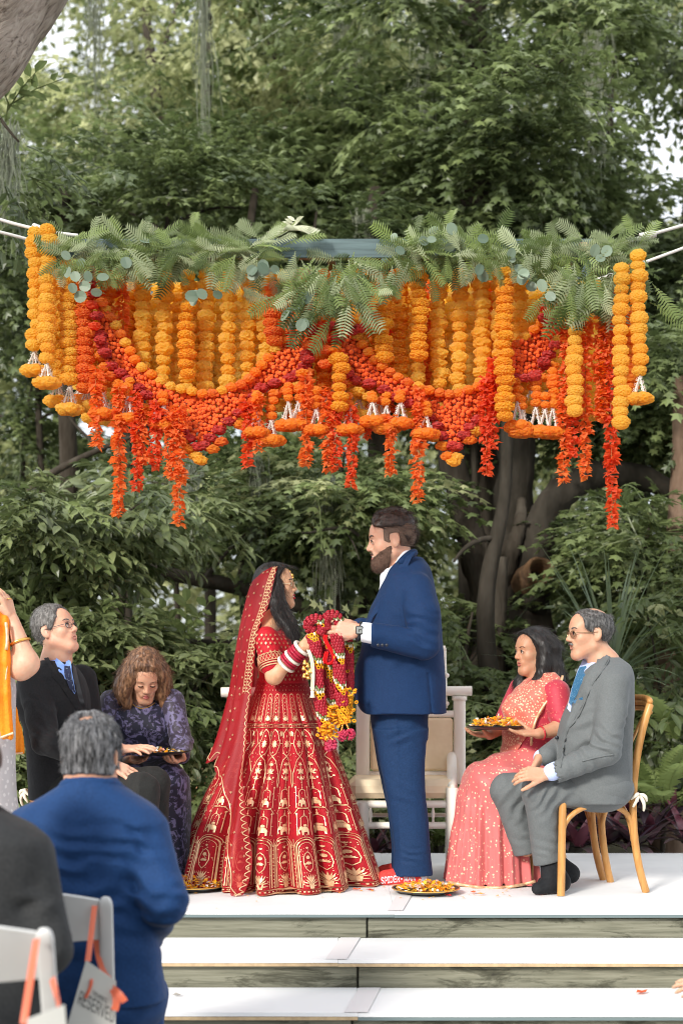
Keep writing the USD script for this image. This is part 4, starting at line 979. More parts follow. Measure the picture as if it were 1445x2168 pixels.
def fold(c, d, lam, amp, rad):
    """Ridges of cloth: waves along d that die away from c."""
    c, d = np.asarray(c, float), unit(d)
    return Prim(lambda p: amp * .75 * np.exp(-((p - c) ** 2).sum(1) / (rad * rad * .7)) * np.sin((((p - c) @ d) / lam + 1.5 * (meshkit.fbm(p * 9, 2, 77) - .5)) * 2 * np.pi) * (.3 + 1.4 * meshkit.noise(p * 11, 5)), c - rad * 2, c + rad * 2, op='d')
def crumple(amp, freq, seed=0, sc=(1, 1, 1)):
    sc = np.asarray(sc, float)
    return Prim(lambda p: amp * (meshkit.fbm(p * freq * sc, 3, seed) - .5) * 2, np.full(3, -99), np.full(3, 99), op='d')

def frame(fwd, up=(0, 0, 1)):
    """Columns forward, left, up."""
    f_ = unit(fwd); l = unit(np.cross(up, f_)); return np.stack([f_, l, np.cross(f_, l)], 1)

class Head:
    """A head's own coordinates: x forward, y to its left, z up; the origin lies between the ears. s scales it."""
    def __init__(s, c, fwd, s_=1.0, roll=0.0, up=(0, 0, 1), nose=1.0, jaw=1.0, fat=0.0, smile=0.0):
        s.c, s.R, s.s = np.asarray(c, float), frame(fwd, up), s_
        if roll:
            cr, sr = math.cos(roll), math.sin(roll); s.R = s.R @ np.array([[1, 0, 0], [0, cr, -sr], [0, sr, cr]])
        s.nose, s.jaw, s.fat, s.smile = nose, jaw, fat, smile
    def w(s, x, y, z): return s.c + s.R @ (np.array([x, y, z]) * s.s)
    def loc(s, p): return (p - s.c) @ s.R / s.s
    def e(s, c, r, k=.02, op='u', pitch=0.0, yaw=0.0):
        R = s.R
        if pitch: R = R @ np.array([[math.cos(pitch), 0, math.sin(pitch)], [0, 1, 0], [-math.sin(pitch), 0, math.cos(pitch)]])
        if yaw: R = R @ np.array([[math.cos(yaw), -math.sin(yaw), 0], [math.sin(yaw), math.cos(yaw), 0], [0, 0, 1]])
        return ell(s.w(*c), np.array(r) * s.s, R, k * s.s, op)
    def rc(s, a, b, ra, rb, k=.02, op='u'): return rc(s.w(*a), s.w(*b), ra * s.s, rb * s.s, k * s.s, op)
    def prims(s, ears=True):
        f, n, j = s.fat, s.nose, s.jaw
        L = [s.e((-.014, 0, .036), (.097, .075, .090), .02), s.e((.028, 0, -.030), (.064, .058 + f, .082), .03), s.e((.052, 0, .045), (.042, .058, .050), .03),
             s.rc((.000, -.050 - f, -.060), (.060 * j, -.016, -.100), .021, .018, .03), s.rc((.000, .050 + f, -.060), (.060 * j, .016, -.100), .021, .018, .03),
             s.rc((.066 * j, -.012, -.103), (.066 * j, .012, -.103), .019, .019, .03),
             s.rc((.078, -.034, .026), (.078, .034, .026), .0125, .0125, .02),
             s.e((.055, -.041, -.022), (.026, .022, .024), .02), s.e((.055, .041, -.022), (.026, .022, .024), .02),
             s.e((.0985, -.031, .002), (.018, .018, .0125), .012, 's'), s.e((.0985, .031, .002), (.018, .018, .0125), .012, 's'),
             s.rc((.084, 0, .016), (.1075 + .02 * (n - 1), 0, -.026), .0085, .0112 * n, .014),
             s.e((.096, -.0125 * n, -.031), (.013, .008, .0085), .008), s.e((.096, .0125 * n, -.031), (.013, .008, .0085), .008),
             s.rc((.078, -.018, -.058), (.078, .018, -.058), .016, .016, .015),
             s.rc((.086, -.020 - .006 * s.smile, -.0635 + .006 * s.smile), (.0955, 0, -.0645), .0022, .003, .006, 's'), s.rc((.086, .020 + .006 * s.smile, -.0635 + .006 * s.smile), (.0955, 0, -.0645), .0022, .003, .006, 's'),
             s.e((.083, -.031, .002), (.0125, .0150, .0115), .004), s.e((.083, .031, .002), (.0125, .0150, .0115), .004)]
        if f > .004: L.append(s.e((.035, 0, -.098), (.045, .04, .022), .03))
        if ears:
            for sd in (-1, 1):
                L += [s.e((-.012, sd * .079, -.004), (.020, .0085, .033), .010, pitch=-.18, yaw=-sd * .45), s.e((-.006, sd * .0885, .000), (.010, .007, .018), .006, 's', pitch=-.18)]
        return L
    def details(s, t, M, lips=None, brow=None, brow_r=.0042, closed=False, lipst=1.0):
        """Eyes, brows and lips as parts of person t."""
        for sd in (-1, 1):
            if not closed:
                obj('eye', (np.array(ico2.vertices) * .0115 * s.s + s.w(.0840, sd * .031, .002), np.array(ico2.faces)), M_eye, t, smooth=True)
                obj('iris', (np.array(ico2.vertices) * [.0068, .0068, .0068] * s.s + s.w(.0902, sd * .0305, .0010), np.array(ico2.faces)), M_iris, t, smooth=True)
            lid = [s.w(.0890 + .006 * (1 - (2 * u - 1) ** 2), sd * (.017 + .029 * u), .002 + (.0078 if not closed else -.001) * (1 - (2 * u - 1) ** 2) - (.002 if not closed else .001) * u) for u in np.linspace(0, 1, 7)]
            obj('lashes', tube(np.array(lid), np.array([.0014, .0026, .0034, .0036, .0034, .0026, .0014]) * s.s, 5), M_dark, t, smooth=True)
            br = [s.w(.0955 - .011 * u * u, sd * (.010 + .043 * u), .023 + .009 * math.sin(u * 2.4) - .004 * u) for u in np.linspace(0, 1, 7)]
            obj('eyebrow', tube(np.array(br), np.array([.7, 1, 1.1, 1, .9, .7, .3]) * brow_r * s.s, 6), brow or M_dark, t, smooth=True)
        if lips is not None:
            sm = s.smile
            for z, r, dz in ((-.0575, .0048, 1), (-.0705 - .003 * sm, .0058, -1)):
                lp = [s.w(.0945 - .014 * u * u * (1 + .3 * sm), (.022 + .007 * sm) * u, z - (z + .0640) * u * u * .9 + .007 * sm * u * u + (.0012 if dz > 0 else 0) * abs(math.sin(u * 5))) for u in np.linspace(-1, 1, 11)]
                rr = r * lipst * (1 - .75 * np.abs(np.linspace(-1, 1, 11)) ** 1.5)
                obj('lip', tube(np.array(lp), rr * s.s, 7), lips, t, smooth=True)
            if sm > .5:
                tp = [s.w(.0925 - .013 * u * u, .020 * u, -.0640 + .005 * sm * u * u) for u in np.linspace(-1, 1, 9)]
                obj('teeth', tube(np.array(tp), np.array([.4, .8, 1, 1, 1, 1, 1, .8, .4]) * .0042 * s.s, 6), M_teeth, t, smooth=True)

def hair_mesh(hd, region, thick, h=.005, base=None, groove=.003, gfreq=(60, 60, 12), more=(), seed=0, k=.015, lo=(-.16, -.13, -.14), hi=(.13, .13, .19), ridge=None):
    """Hair as a shell over the head's skull where region(local points) < 0, thick(local points) deep."""
    skull = [hd.e((-.014, 0, .036), (.097, .075, .090), .02), hd.e((.028, 0, -.030), (.064, .058 + hd.fat, .082), .03), hd.e((.052, 0, .045), (.042, .058, .050), .03)]
    skull = base or skull
    more = list(more)
    def extra(p, d):
        q = hd.loc(p)
        sh = evalf(skull, p) - thick(q) * hd.s
        sh = -smin(-sh, -region(q) * hd.s, .006)
        d = smin(d, sh, k) if more else sh
        u = q * np.array(gfreq) if ridge is None else ridge(q)
        return d + groove * (meshkit.fbm(u, 2, seed) - .5) * 2
    cs = np.array([hd.w(*c) for c in np.ndindex(2, 2, 2) for c in [tuple(np.where(np.array(c), hi, lo))]])
    lo_, hi_ = cs.min(0), cs.max(0)
    if more:
        lo_ = np.minimum(lo_, np.min([q.lo for q in more], 0) - .02); hi_ = np.maximum(hi_, np.max([q.hi for q in more], 0) + .02)
    return sdf(more + [Prim(lambda p: np.full(len(p), 1.0), lo_, hi_)], h, extra, lo=lo_, hi=hi_, margin=1.25)

def hand(wrist, d, pn, side, curl=(.3, .35, .4, .45), s=1.0, thumb=(.5, .3), spread=.12, kn=.004):
    """Prims of a hand. d: wrist to knuckles; pn: out of the palm; side: +1 when the thumb lies along pn x d, else -1. curl: bend of each finger in radians per joint."""
    d = unit(d); pn = unit(pn - (pn @ d) * d); x = np.cross(pn, d) * side
    w = np.asarray(wrist, float); L = []
    offs = (.030, .010, -.010, -.029); lens = (.074, .082, .075, .058); pl = (.088, .090, .086, .078)
    for i in range(4):
        b = w + d * pl[i] * s + x * offs[i] * s
        L.append(rc(w + x * offs[i] * .55 * s, b, .0145 * s, .0115 * s, .010))
        dd, p0 = unit(d + x * (1.5 - i) * spread * .7), b
        for j, (fr, r0, r1) in enumerate(((.45, .0095, .0088), (.31, .0088, .0080), (.24, .0080, .0066))):
            a = curl[i] * (1.0 if j else .8)
            dd = unit(dd * math.cos(a) + pn * math.sin(a)); pn2 = pn
            p1 = p0 + dd * lens[i] * fr * s
            L.append(rc(p0, p1, r0 * s * (1 if i < 3 else .88), r1 * s * (1 if i < 3 else .88), kn)); p0 = p1
    t0 = w + d * .022 * s + x * .024 * s; a, bnd = thumb
    td = unit(d * math.cos(a) + x * math.sin(a) + pn * .45); t1 = t0 + td * .045 * s
    t2d = unit(td * math.cos(bnd) + (d * .6 + pn * .6) * math.sin(bnd)); t2 = t1 + t2d * .034 * s; t3 = t2 + unit(t2d + d * .15) * .026 * s
    L += [rc(t0, t1, .0155 * s, .0115 * s, .010), rc(t1, t2, .0110 * s, .0098 * s, kn), rc(t2, t3, .0098 * s, .0076 * s, kn)]
    return L

def limb(pts, rad, k=.03):
    return [rc(pts[i], pts[i + 1], rad[i], rad[i + 1], k) for i in range(len(pts) - 1)]

ico2 = trimesh.creation.icosphere(subdivisions=2)
M_eye = pmat('eye_white', (.72, .70, .66), .25, .5)
M_iris = pmat('iris_brown', (.030, .016, .010), .15, .6)
M_dark = pmat('lash_dark', (.012, .009, .008), .6, .3)
M_teeth = pmat('teeth', (.72, .69, .62), .3, .5)
def skin(name, c, c2=None): return pmat(name, c, .48, .35, noise=(26, c2 or tuple(np.array(c) * (1.0, .86, .82)), .38, .68), bump=(260, .10, .001), sss=.22)
def cloth(name, c, c2=None, weave=420, rough=.8, sheen=.03, sc=(8, .24, .6)):
    """Woven cloth: a faint melange, a weave and soft creases."""
    return usdkit.material(stage, '/World/Looks/' + name, {
        'tc': ('texture_coordinate', {}), 'n': ('noise_texture', {'scale': weave * .35, 'detail': 2}), 'r': ('rgb_ramp', {'ramp': [(.3, c), (.7, c2 or tuple(np.array(c) * 1.25))]}),
        'n2': ('noise_texture', {'scale': sc[0], 'detail': 4, 'roughness': .5, 'distortion': 1.2}), 'n3': ('noise_texture', {'scale': weave, 'detail': 1}),
        'b1': ('bump', {'strength': sc[1], 'distance': .02}), 'b2': ('bump', {'strength': .25, 'distance': .001}),
        'p': ('principled_bsdf', {'roughness': rough, 'specular_ior_level': .25, 'sheen_weight': sheen, 'sheen_roughness': .4})},
        [('tc.object', 'n.vector'), ('tc.object', 'n2.vector'), ('tc.object', 'n3.vector'), ('n.fac', 'r.fac'), ('r.color', 'p.base_color'), ('n2.fac', 'b1.height'), ('n3.fac', 'b2.height'), ('b1.normal', 'b2.normal'), ('b2.normal', 'p.normal')], surface='p.BSDF')
def hairmat(name, c, c2, sc=(90, 90, 14), rough=.42):
    return pmat(name, c, rough, .5, noise=(1.2, c2, .4, .65), bump=(1.2, .5, .004), aniso_scale=sc)

def project(mesh):
    """Look-up of a garment's outer surface as the viewer sees it: (x, y) in px -> depth."""
    from scipy.spatial import cKDTree
    v = np.asarray(mesh[0]); _, _, n = meshkit.arrays(mesh, True)
    px = np.stack([CX + v[:, 0] * F / v[:, 1], HY - (v[:, 2] - EYE) * F / v[:, 1]], 1)
    fr = n[:, 1] < .15; v, px = v[fr], px[fr]; kd = cKDTree(px)
    def depth(x, y, rad=7.0):
        i = kd.query_ball_point((x, y), rad)
        if not i: i = list(kd.query((x, y), 5)[1])
        yy = v[i, 1]; m = yy.min(); return yy[yy < m + .03].mean()
    return depth

def patch(depth, poly, off, mat, name, parent, step=4.5, smooth=True, kind=None, label=None, relax=2):
    """A thin piece of cloth or trim lying on a garment: poly in px, off metres proud of it."""
    from scipy.spatial import Delaunay
    pg = Polygon(poly).buffer(0)
    x0, y0, x1, y1 = pg.bounds
    pts = [(x, y) for x in np.arange(x0, x1, step) for y in np.arange(y0, y1, step) if pg.buffer(-step * .4).contains(Point(x, y))]
    for ring in [pg.exterior]:
        L = ring.length; pts += [ring.interpolate(d).coords[0] for d in np.arange(0, L, step)]
        pts += list(ring.coords[:-1])
    pts = np.unique(np.round(np.array(pts), 2), axis=0)
    tri = Delaunay(pts).simplices; cen = pts[tri].mean(1)
    tri = tri[[pg.contains(Point(*c)) for c in cen]]
    d = np.array([depth(*q) for q in pts])
    nb = [[] for _ in pts]
    for a, b, c in tri: nb[a] += [b, c]; nb[b] += [a, c]; nb[c] += [a, b]
    for _ in range(relax): d = np.array([np.mean([d[i]] + [d[k] for k in nb[i]]) for i in range(len(d))])
    v = np.array([P(q[0], q[1], y - off) for q, y in zip(pts, d)])
    a, b, c = v[tri[:, 0]], v[tri[:, 1]], v[tri[:, 2]]
    fl = np.cross(b - a, c - a)[:, 1] > 0
    tri = np.where(fl[:, None], tri[:, ::-1], tri)
    return obj(name, (v, tri), mat, parent, smooth=smooth, kind=kind, label=label)

def pline(depth, pts, off, r, mat, name, parent, n=40, sides=6):
    """A cord or border along px points on a garment."""
    sp = smooth_path(np.c_[np.asarray(pts, float), np.zeros(len(pts))], n)
    return obj(name, tube(np.array([P(x, y, depth(x, y) - off) for x, y, _ in sp]), r, sides), mat, parent, smooth=True)

def strands(mesh, n, length, flow, mat, t, seed=0, width=.0011, lift=.0015, jit=.25, keep=None, taper=.4):
    """Loose hairs over a hair mesh: they start on its surface and run along flow(points)."""
    g_ = np.random.default_rng(seed); v, f, nr = meshkit.arrays(mesh, True)
    ok = np.arange(len(v)) if keep is None else np.nonzero(keep(v))[0]
    i = g_.choice(ok, n); p = v[i] + nr[i] * .0005; nn = nr[i].copy(); m = 6
    pts = [p.copy()]; L = length * g_.uniform(.5, 1.2, n)[:, None] / (m - 1); jt = g_.normal(0, jit, (n, 3))
    for k in range(m - 1):
        d = flow(p) + jt; d = d - (d * nn).sum(1)[:, None] * nn * .92; d /= np.linalg.norm(d, axis=1)[:, None] + 1e-9
        p = p + d * L + nn * lift * (1 if k < 2 else .3); pts.append(p.copy())
    pts = np.stack(pts, 1)
    c = UsdGeom.BasisCurves.Define(stage, numbered(str(t.GetPath()) + '/hair_strands'))
    c.CreateTypeAttr('linear'); c.CreateCurveVertexCountsAttr(Vt.IntArray.FromNumpy(np.full(n, m, np.int32)))
    c.CreatePointsAttr(Vt.Vec3fArray.FromNumpy((pts.reshape(-1, 3) - off_of(t)).astype(np.float32)))
    w = np.tile(np.linspace(1, taper, m) * width, n); c.CreateWidthsAttr(Vt.FloatArray.FromNumpy(w.astype(np.float32))); c.SetWidthsInterpolation('vertex')
    UsdShade.MaterialBindingAPI.Apply(c.GetPrim()).Bind(mat); tag(c, kind='stuff')
# ================================================================ groom: navy suit, profile to the left
SK_GROOM = skin('skin_groom', (.56, .33, .235))
NAVY = cloth('navy_suit', (.003, .019, .066), (.005, .026, .085))
NAVY_T = cloth('navy_trousers', (.004, .021, .066), (.008, .031, .092))
M_shirt = cloth('white_shirt', (.72, .74, .80), (.78, .80, .85), sheen=0)
H_brown = hairmat('hair_brown', (.020, .010, .007), (.050, .025, .016))
H_fade = hairmat('hair_short_sides', (.15, .095, .068), (.08, .05, .035), (160, 160, 160), .7)
H_beard = hairmat('beard_brown', (.12, .065, .043), (.045, .025, .017), (230, 230, 230), .85)
M_btn = pmat('button_dark', (.01, .012, .02), .4, .5)
def groom():
    t = thing('person', 'man in navy suit standing, holding out a flower garland, bearded', 'person', P(865, 1868, 7.0))
    hd = Head(P(828, 1146, 7.0), (-1, -.06, -.10), 1.08, nose=1.0, fat=.006, smile=.9)
    nk = P(862, 1212, 7.0); Ln, Rn = P(882, 1250, 6.80), P(882, 1250, 7.20)      # shoulders (near = his left)
    eln, wrn = P(898, 1366, 6.74), P(762, 1336, 6.70)
    elf, wrf = P(865, 1362, 7.24), P(742, 1326, 7.02)
    hpn, hpf = P(850, 1520, 6.91), P(850, 1520, 7.10); knn, knf = P(862, 1690, 6.92), P(862, 1690, 7.09); ann, anf = P(878, 1848, 6.91), P(868, 1842, 7.10)
    kn = unit(wrn - eln)
    body = hd.prims() + [rc(hd.w(-.022, 0, -.05), nk + [0, 0, .02], .060, .066, .03), rc(hd.w(.03, 0, -.105), nk + [-.035, 0, .01], .034, .05, .03),
        rc(nk, P(862, 1400, 7), .07, .12, .04), rc(P(862, 1400, 7), P(850, 1515, 7), .13, .13, .05)]
    body += limb([Ln, eln, wrn], [.05, .042, .030]) + limb([Rn, elf, wrf], [.05, .042, .030])
    body += limb([hpn, knn, ann], [.075, .05, .036]) + limb([hpf, knf, anf], [.075, .05, .036])
    # hands hold the loops of the garland: backs towards the camera, fingers forward and closed
    body += hand(wrn + kn * .012, unit(V3(-1, -.02, .04)), V3(-.1, 1, -.1), -1, (.62, .62, .66, .7), 1.08, (.35, .5), .05)
    body += hand(wrf + unit(wrf - elf) * .01, unit(V3(-1, -.10, .08)), V3(-.2, -1, -.2), 1, (.5, .55, .6, .6), 1.05, (.5, .4), .05)
    for a, y in ((ann, 6.90), (anf, 7.12)):
        body += [rc(a, a + [-.02, 0, -.045], .036, .034, .02), rc(a + [.01, 0, -.05], P(792, 1872, y) + [0, 0, .012], .030, .022, .02)]
    obj('body', sdf(body, .0047), SK_GROOM, t, smooth=True)
    hd.details(t, None, pmat('lip_groom', (.46, .17, .14), .4, .4), H_brown, .0052)
    # hair: long on top, short sides; beard
    hl = lambda q: np.maximum.reduce([-(q[:, 2] - (.066 + .10 * np.clip(q[:, 0] - .02, 0, 1) + .35 * np.clip(-q[:, 0] - .03, 0, .2) * -1.0)), q[:, 0] - .082 - .0 * q[:, 2]])
    _hm = hair_mesh(hd, lambda q: np.maximum(-(q[:, 2] - np.where(q[:, 0] > -.03, .060 + .35 * np.clip(q[:, 0] - .045, 0, 1), .060 + (q[:, 0] + .03) * 2.0)), q[:, 0] - .080 - .15 * np.clip(q[:, 2] - .08, 0, 1)),
        lambda q: .008 + .020 * np.clip((q[:, 2] - .06) / .06, 0, 1) * np.clip((.11 - q[:, 0]) / .06, .35, 1), gfreq=(30, 90, 30), groove=.004)
    obj('hair', _hm, H_brown, t, smooth=True); strands(_hm, 1200, .04, lambda p: -hd.R[:, 0] * 1.0 + (p - hd.w(0, 0, .11)) * 3, H_brown, t, 6, .0011)
    obj('short_hair', hair_mesh(hd, lambda q: np.maximum.reduce([q[:, 2] - .075, -(q[:, 2] - np.where(q[:, 0] > .012, -.012 + .55 * np.clip(q[:, 0] - .02, 0, .1), np.where(q[:, 0] > -.03, .028, -.060 - .2 * (q[:, 0] + .08)))), q[:, 0] - .040 + .25 * np.clip(.06 - q[:, 2], 0, 1) * 0]),
        lambda q: .0045 + .006 * np.clip(-q[:, 0] / .1, 0, 1), groove=.001), H_fade, t, smooth=True)
    _hm = hair_mesh(hd, lambda q: .007 * (meshkit.fbm(q * 90, 2, 5) - .5) + np.maximum.reduce([q[:, 2] + .026 + .50 * np.clip(q[:, 0] - .018, 0, .05) + .6 * np.clip(q[:, 0] - .062, 0, .02), -(q[:, 0] - .004 + .25 * (q[:, 2] + .03)), .021 - np.sqrt(((q[:, 0] - .098) * .9) ** 2 + (q[:, 1] * .75) ** 2 + ((q[:, 2] + .064) * 1.5) ** 2)]),
        lambda q: .0030 + .005 * np.clip((-q[:, 2] - .07) / .05, 0, 1) * np.clip(q[:, 0] / .06, 0, 1), base=hd.prims(False), groove=.003, gfreq=(120, 120, 120), lo=(-.02, -.11, -.17),
        more=[hd.rc((.056, -.014, -.106), (.056, .014, -.104), .012, .012), hd.rc((.070, -.008, -.106), (.070, .008, -.106), .0165, .0165)])
    obj('beard', _hm, H_beard, t, smooth=True); strands(_hm, 1500, .012, lambda p: hd.R[:, 0] * .3 + V3(0, 0, -1) + 0 * p, H_beard, t, 7, .0009, jit=.5)
    ms = [hd.w(.0985 - .012 * u * u, .028 * u, -.0475 - .010 * u * u) for u in np.linspace(-1, 1, 9)]
    obj('moustache', tube(np.array(ms), np.array([.3, .8, 1, 1, .9, 1, 1, .8, .3]) * .0062, 7), H_beard, t, smooth=True)
    # jacket
    rows = [(1180, 868, 26, .060), (1205, 866, 46, .150), (1228, 863, 54, .205), (1255, 860, 62, .228), (1290, 856, 74, .232), (1335, 852, 82, .228), (1385, 849, 89, .226), (1425, 846, 95, .226), (1465, 846, 97, .228), (1512, 849, 96, .230)]
    tor = loft([(P(0, y, 7)[2], P(cx, 0, 7)[0], 7.0, rx * 7 / F, ry) for y, cx, rx, ry in rows], pw=2.25)
    arms = limb([Ln + [0, .03, .005], P(893, 1300, 6.76), eln, P(786, 1342, 6.70)], [.086, .084, .070, .060], .012) + limb([Rn, elf, P(765, 1332, 7.06)], [.082, .070, .056], .012)
    jk = [tor] + arms
    jk += [half((-1, 0, -.03), P(784, 1340, 6.7), 'i', .004) if False else half((0, 0, -1), P(0, 1511, 7)), half((-.75, 0, -.66), P(756, 1499, 7), k=.04),
           Prim(lambda p: np.maximum.reduce([p[:, 0] - P(785, 0, 6.7)[0], (P(0, 1385, 6.7)[2] - p[:, 2]), p[:, 2] - P(0, 1300, 6.7)[2], p[:, 1] - 6.79]) , P(690, 1385, 6.6), P(786, 1300, 6.79), .004, 's'),
           # neck opening and the slit at the side of the hem
           rc(P(842, 1150, 7), P(826, 1222, 7), .078, .074, .01, 's'),
Prim(lambda p: .007 * np.exp(-((p[:, 0] - (P(906, 0, 6.8)[0] + (P(0, 1420, 6.8)[2] - p[:, 2]) * .09)) / .007) ** 2) * (p[:, 2] < P(0, 1425, 6.8)[2]) * (p[:, 1] < 6.9), np.full(3, -99), np.full(3, 99), op='d')]
    jk += [fold(eln + [-.02, -.05, .06], (.3, 0, 1), .05, .009, .10), fold(P(880, 1320, 6.7), (.5, 0, 1), .06, .004, .09), fold(P(800, 1345, 6.65), (1, 0, .3), .05, .003, .07), crumple(.007, 7, 3), fold(P(885, 1395, 6.75), (-.4, 0, 1), .05, .004, .08)]
    J = obj('jacket', sdf(jk, .0062, margin=1.3), NAVY, t, smooth=True)
    # lapel and collar
    lp = smooth_path([P(868, 1172, 6.90), P(846, 1196, 6.885), P(826, 1232, 6.87), (P(800, 1275, 6.865)), P(770, 1330, 6.87)], 16)
    pts, fs = [], []
    for i, p in enumerate(lp):
        w = .050 * math.sin(math.pi * (.15 + .8 * i / 15)) + .006
        for j, u in enumerate((0, .5, 1)): pts.append(p + np.array([w * u, -.018 - .010 * u + (.012 if u == 1 else 0) * 0, .012 * u]))
    for i in range(15):
        for j in range(2):
            a = i * 3 + j; fs += [[a, a + 1, a + 4], [a, a + 4, a + 3]]
    obj('lapel', (np.array(pts), np.array(fs)), NAVY, J, smooth=True)
    obj('collar', tube(smooth_path([P(846, 1194, 6.88), P(862, 1178, 6.91), P(876, 1170, 7.0), P(862, 1178, 7.09)], 14), .020, 9), NAVY, J, smooth=True)
    for k in range(3): obj('button', (np.array(ico1.vertices) * [.008, .004, .008] + P(800 + k * 9, 1366, 6.628), np.array(ico1.faces)), M_btn, J, smooth=True)
    # shirt collar and cuffs
    obj('shirt', sdf([rc(P(848, 1186, 7), P(838, 1224, 7), .070, .080, .01), rc(P(838, 1220, 7), P(830, 1260, 7), .07, .07, .01), rc(hd.w(-.01, 0, -.07), hd.w(.0, 0, -.10), .062, .066, .004, 's')], .006), M_shirt, t, smooth=True)
    cs = obj('cuff', sdf([rc(P(790, 1342, 6.70), P(766, 1338, 6.70), .050, .047), half((-1, 0, 0), P(763, 0, 6.7))], .005), M_shirt, t, smooth=True)
    # trousers
    tr = [loft([(P(0, y, 7)[2], P(cx, 0, 7)[0], 7, rx * 7 / F, ry) for y, cx, rx, ry in [(1470, 846, 62, .17), (1520, 845, 61, .175), (1560, 848, 57, .165)]], pw=2.2, k=.03)]
    for hy_, s_ in ((6.905, 0), (7.10, -4)):
        pts_ = [(1545, 848 + s_, 56), (1600, 850 + s_, 50), (1660, 856 + s_, 44), (1720, 864 + s_, 40), (1790, 871 + s_, 39), (1853, 873 + s_, 43)]
        tr.append(loft([(P(0, y, hy_)[2], P(cx, 0, hy_)[0], hy_, rx * hy_ / F, .092 if y < 1600 else .078 if y < 1700 else .070) for y, cx, rx in pts_], pw=2.1, k=.03))
    tr += [crumple(.003, 6, 9), fold(P(862, 1690, 6.84), (.5, 0, 1), .06, .003, .10), fold(P(872, 1815, 6.84), (.2, 0, 1), .045, .005, .06), fold(P(850, 1560, 6.8), (-.5, 0, 1), .06, .004, .1),
           Prim(lambda p: np.where(p[:, 1] < 7.0, -.004 * np.exp(-((p[:, 0] - (P(836, 0, 6.9)[0] + (P(0, 1500, 6.9)[2] - p[:, 2]) * .035)) / .008) ** 2), 0), np.full(3, -99), np.full(3, 99), op='d')]
    obj('trousers', sdf(tr, .0062, margin=1.3), NAVY_T, t, smooth=True)
    # socks
    M_sr, M_sw = cloth('sock_red', (.62, .035, .03), (.70, .06, .05), 300), cloth('sock_grey', (.55, .58, .62), (.62, .65, .68), 300)
    for a, y, nm in ((ann, 6.90, 0), (anf, 7.12, 1)):
        toe = P(792, 1872, y) * [1, 1, 0] + [0, 0, .026]; heel = a * [1, 1, 0] + [.018, 0, .036]
        fp = [rc(a + [-.01, 0, .02], heel + [-.02, 0, .02], .044, .044, .03), rc(heel, toe + [.05, 0, .004], .038, .033, .03), rc(toe + [.05, 0, .0], toe, .032, .024, .02), rc(heel + [-.04, 0, .03], toe + [.06, 0, .012], .036, .026, .03), half((0, 0, -1), (0, 0, .002))]
        sk = obj('sock', sdf(fp, .005), M_sr, t, smooth=True)
        obj('toe_cap', sdf([Prim(q.f, q.lo, q.hi, q.k, q.op) for q in fp] + [half((1, 0, 0), toe + [.012, 0, 0]), Prim(lambda p: np.full(len(p), -.0012), np.full(3, -99), np.full(3, 99), op='d')], .005), M_sw, sk, smooth=True)
        obj('heel_patch', sdf([Prim(q.f, q.lo, q.hi, q.k, q.op) for q in fp] + [half((-1, 0, -.3), heel + [.008, 0, 0]), Prim(lambda p: np.full(len(p), -.0012), np.full(3, -99), np.full(3, 99), op='d')], .005), M_sw, sk, smooth=True)
        if nm == 0:
            tx = meshkit.text_mesh('SPIDER-MAN', .024, .002, True); v = np.array(tx.vertices); wd = v[:, 0].max()
            sc_ = .168 / wd; u = v[:, 0] * sc_
            # laid on the side of the foot, rising towards the heel
            pts = np.stack([toe[0] + .030 + u, np.full(len(v), 0.0), .009 + v[:, 1] * 1.35 + u * .10], 1)
            from scipy.spatial import cKDTree
            yy = np.zeros(len(v))
            for i_ in range(len(v)):
                pass
            probe = np.repeat(pts, 40, 0); ysamp = np.tile(np.linspace(y - .075, y, 40), len(v)); probe[:, 1] = ysamp
            dd = evalf(fp, probe).reshape(len(v), 40); first = np.argmax(dd < .0015, 1)
            yy = np.linspace(y - .075, y, 40)[np.where((dd < .0015).any(1), first, 30)]
            pts[:, 1] = yy - v[:, 2] * .6
            obj('lettering', (pts, np.array(tx.faces)), M_sw, sk)
    # watch
    w0 = wrn + V3(-.004, 0, -.002); ang = np.linspace(0, 2 * np.pi, 25)
    R_ = rot_to(kn)
    ring = w0 + (np.stack([np.cos(ang) * .036, 0 * ang, np.sin(ang) * .041], 1)) @ R_.T
    W = obj('watch', tube(ring, .0085, 6), pmat('watch_strap', (.015, .018, .022), .5, .4), t, smooth=True)
    obj('watch_case', box(*(w0 + V3(0, -.043, .004)), .036, .012, .042, .005), pmat('watch_case', (.03, .032, .036), .3, .5, metal=.6), W)
    obj('watch_face', box(*(w0 + V3(0, -.0505, .004)), .027, .003, .032, .001), pmat('watch_screen', (.20, .21, .20), .15, .6), W)
    obj('watch_hands', cat_mesh([box(*(w0 + V3(.003, -.053, .006)), .012, .001, .003), box(*(w0 + V3(-.002, -.053, .002)), .003, .001, .012)]), M_dark, W)
    return hd
groom_head = groom()
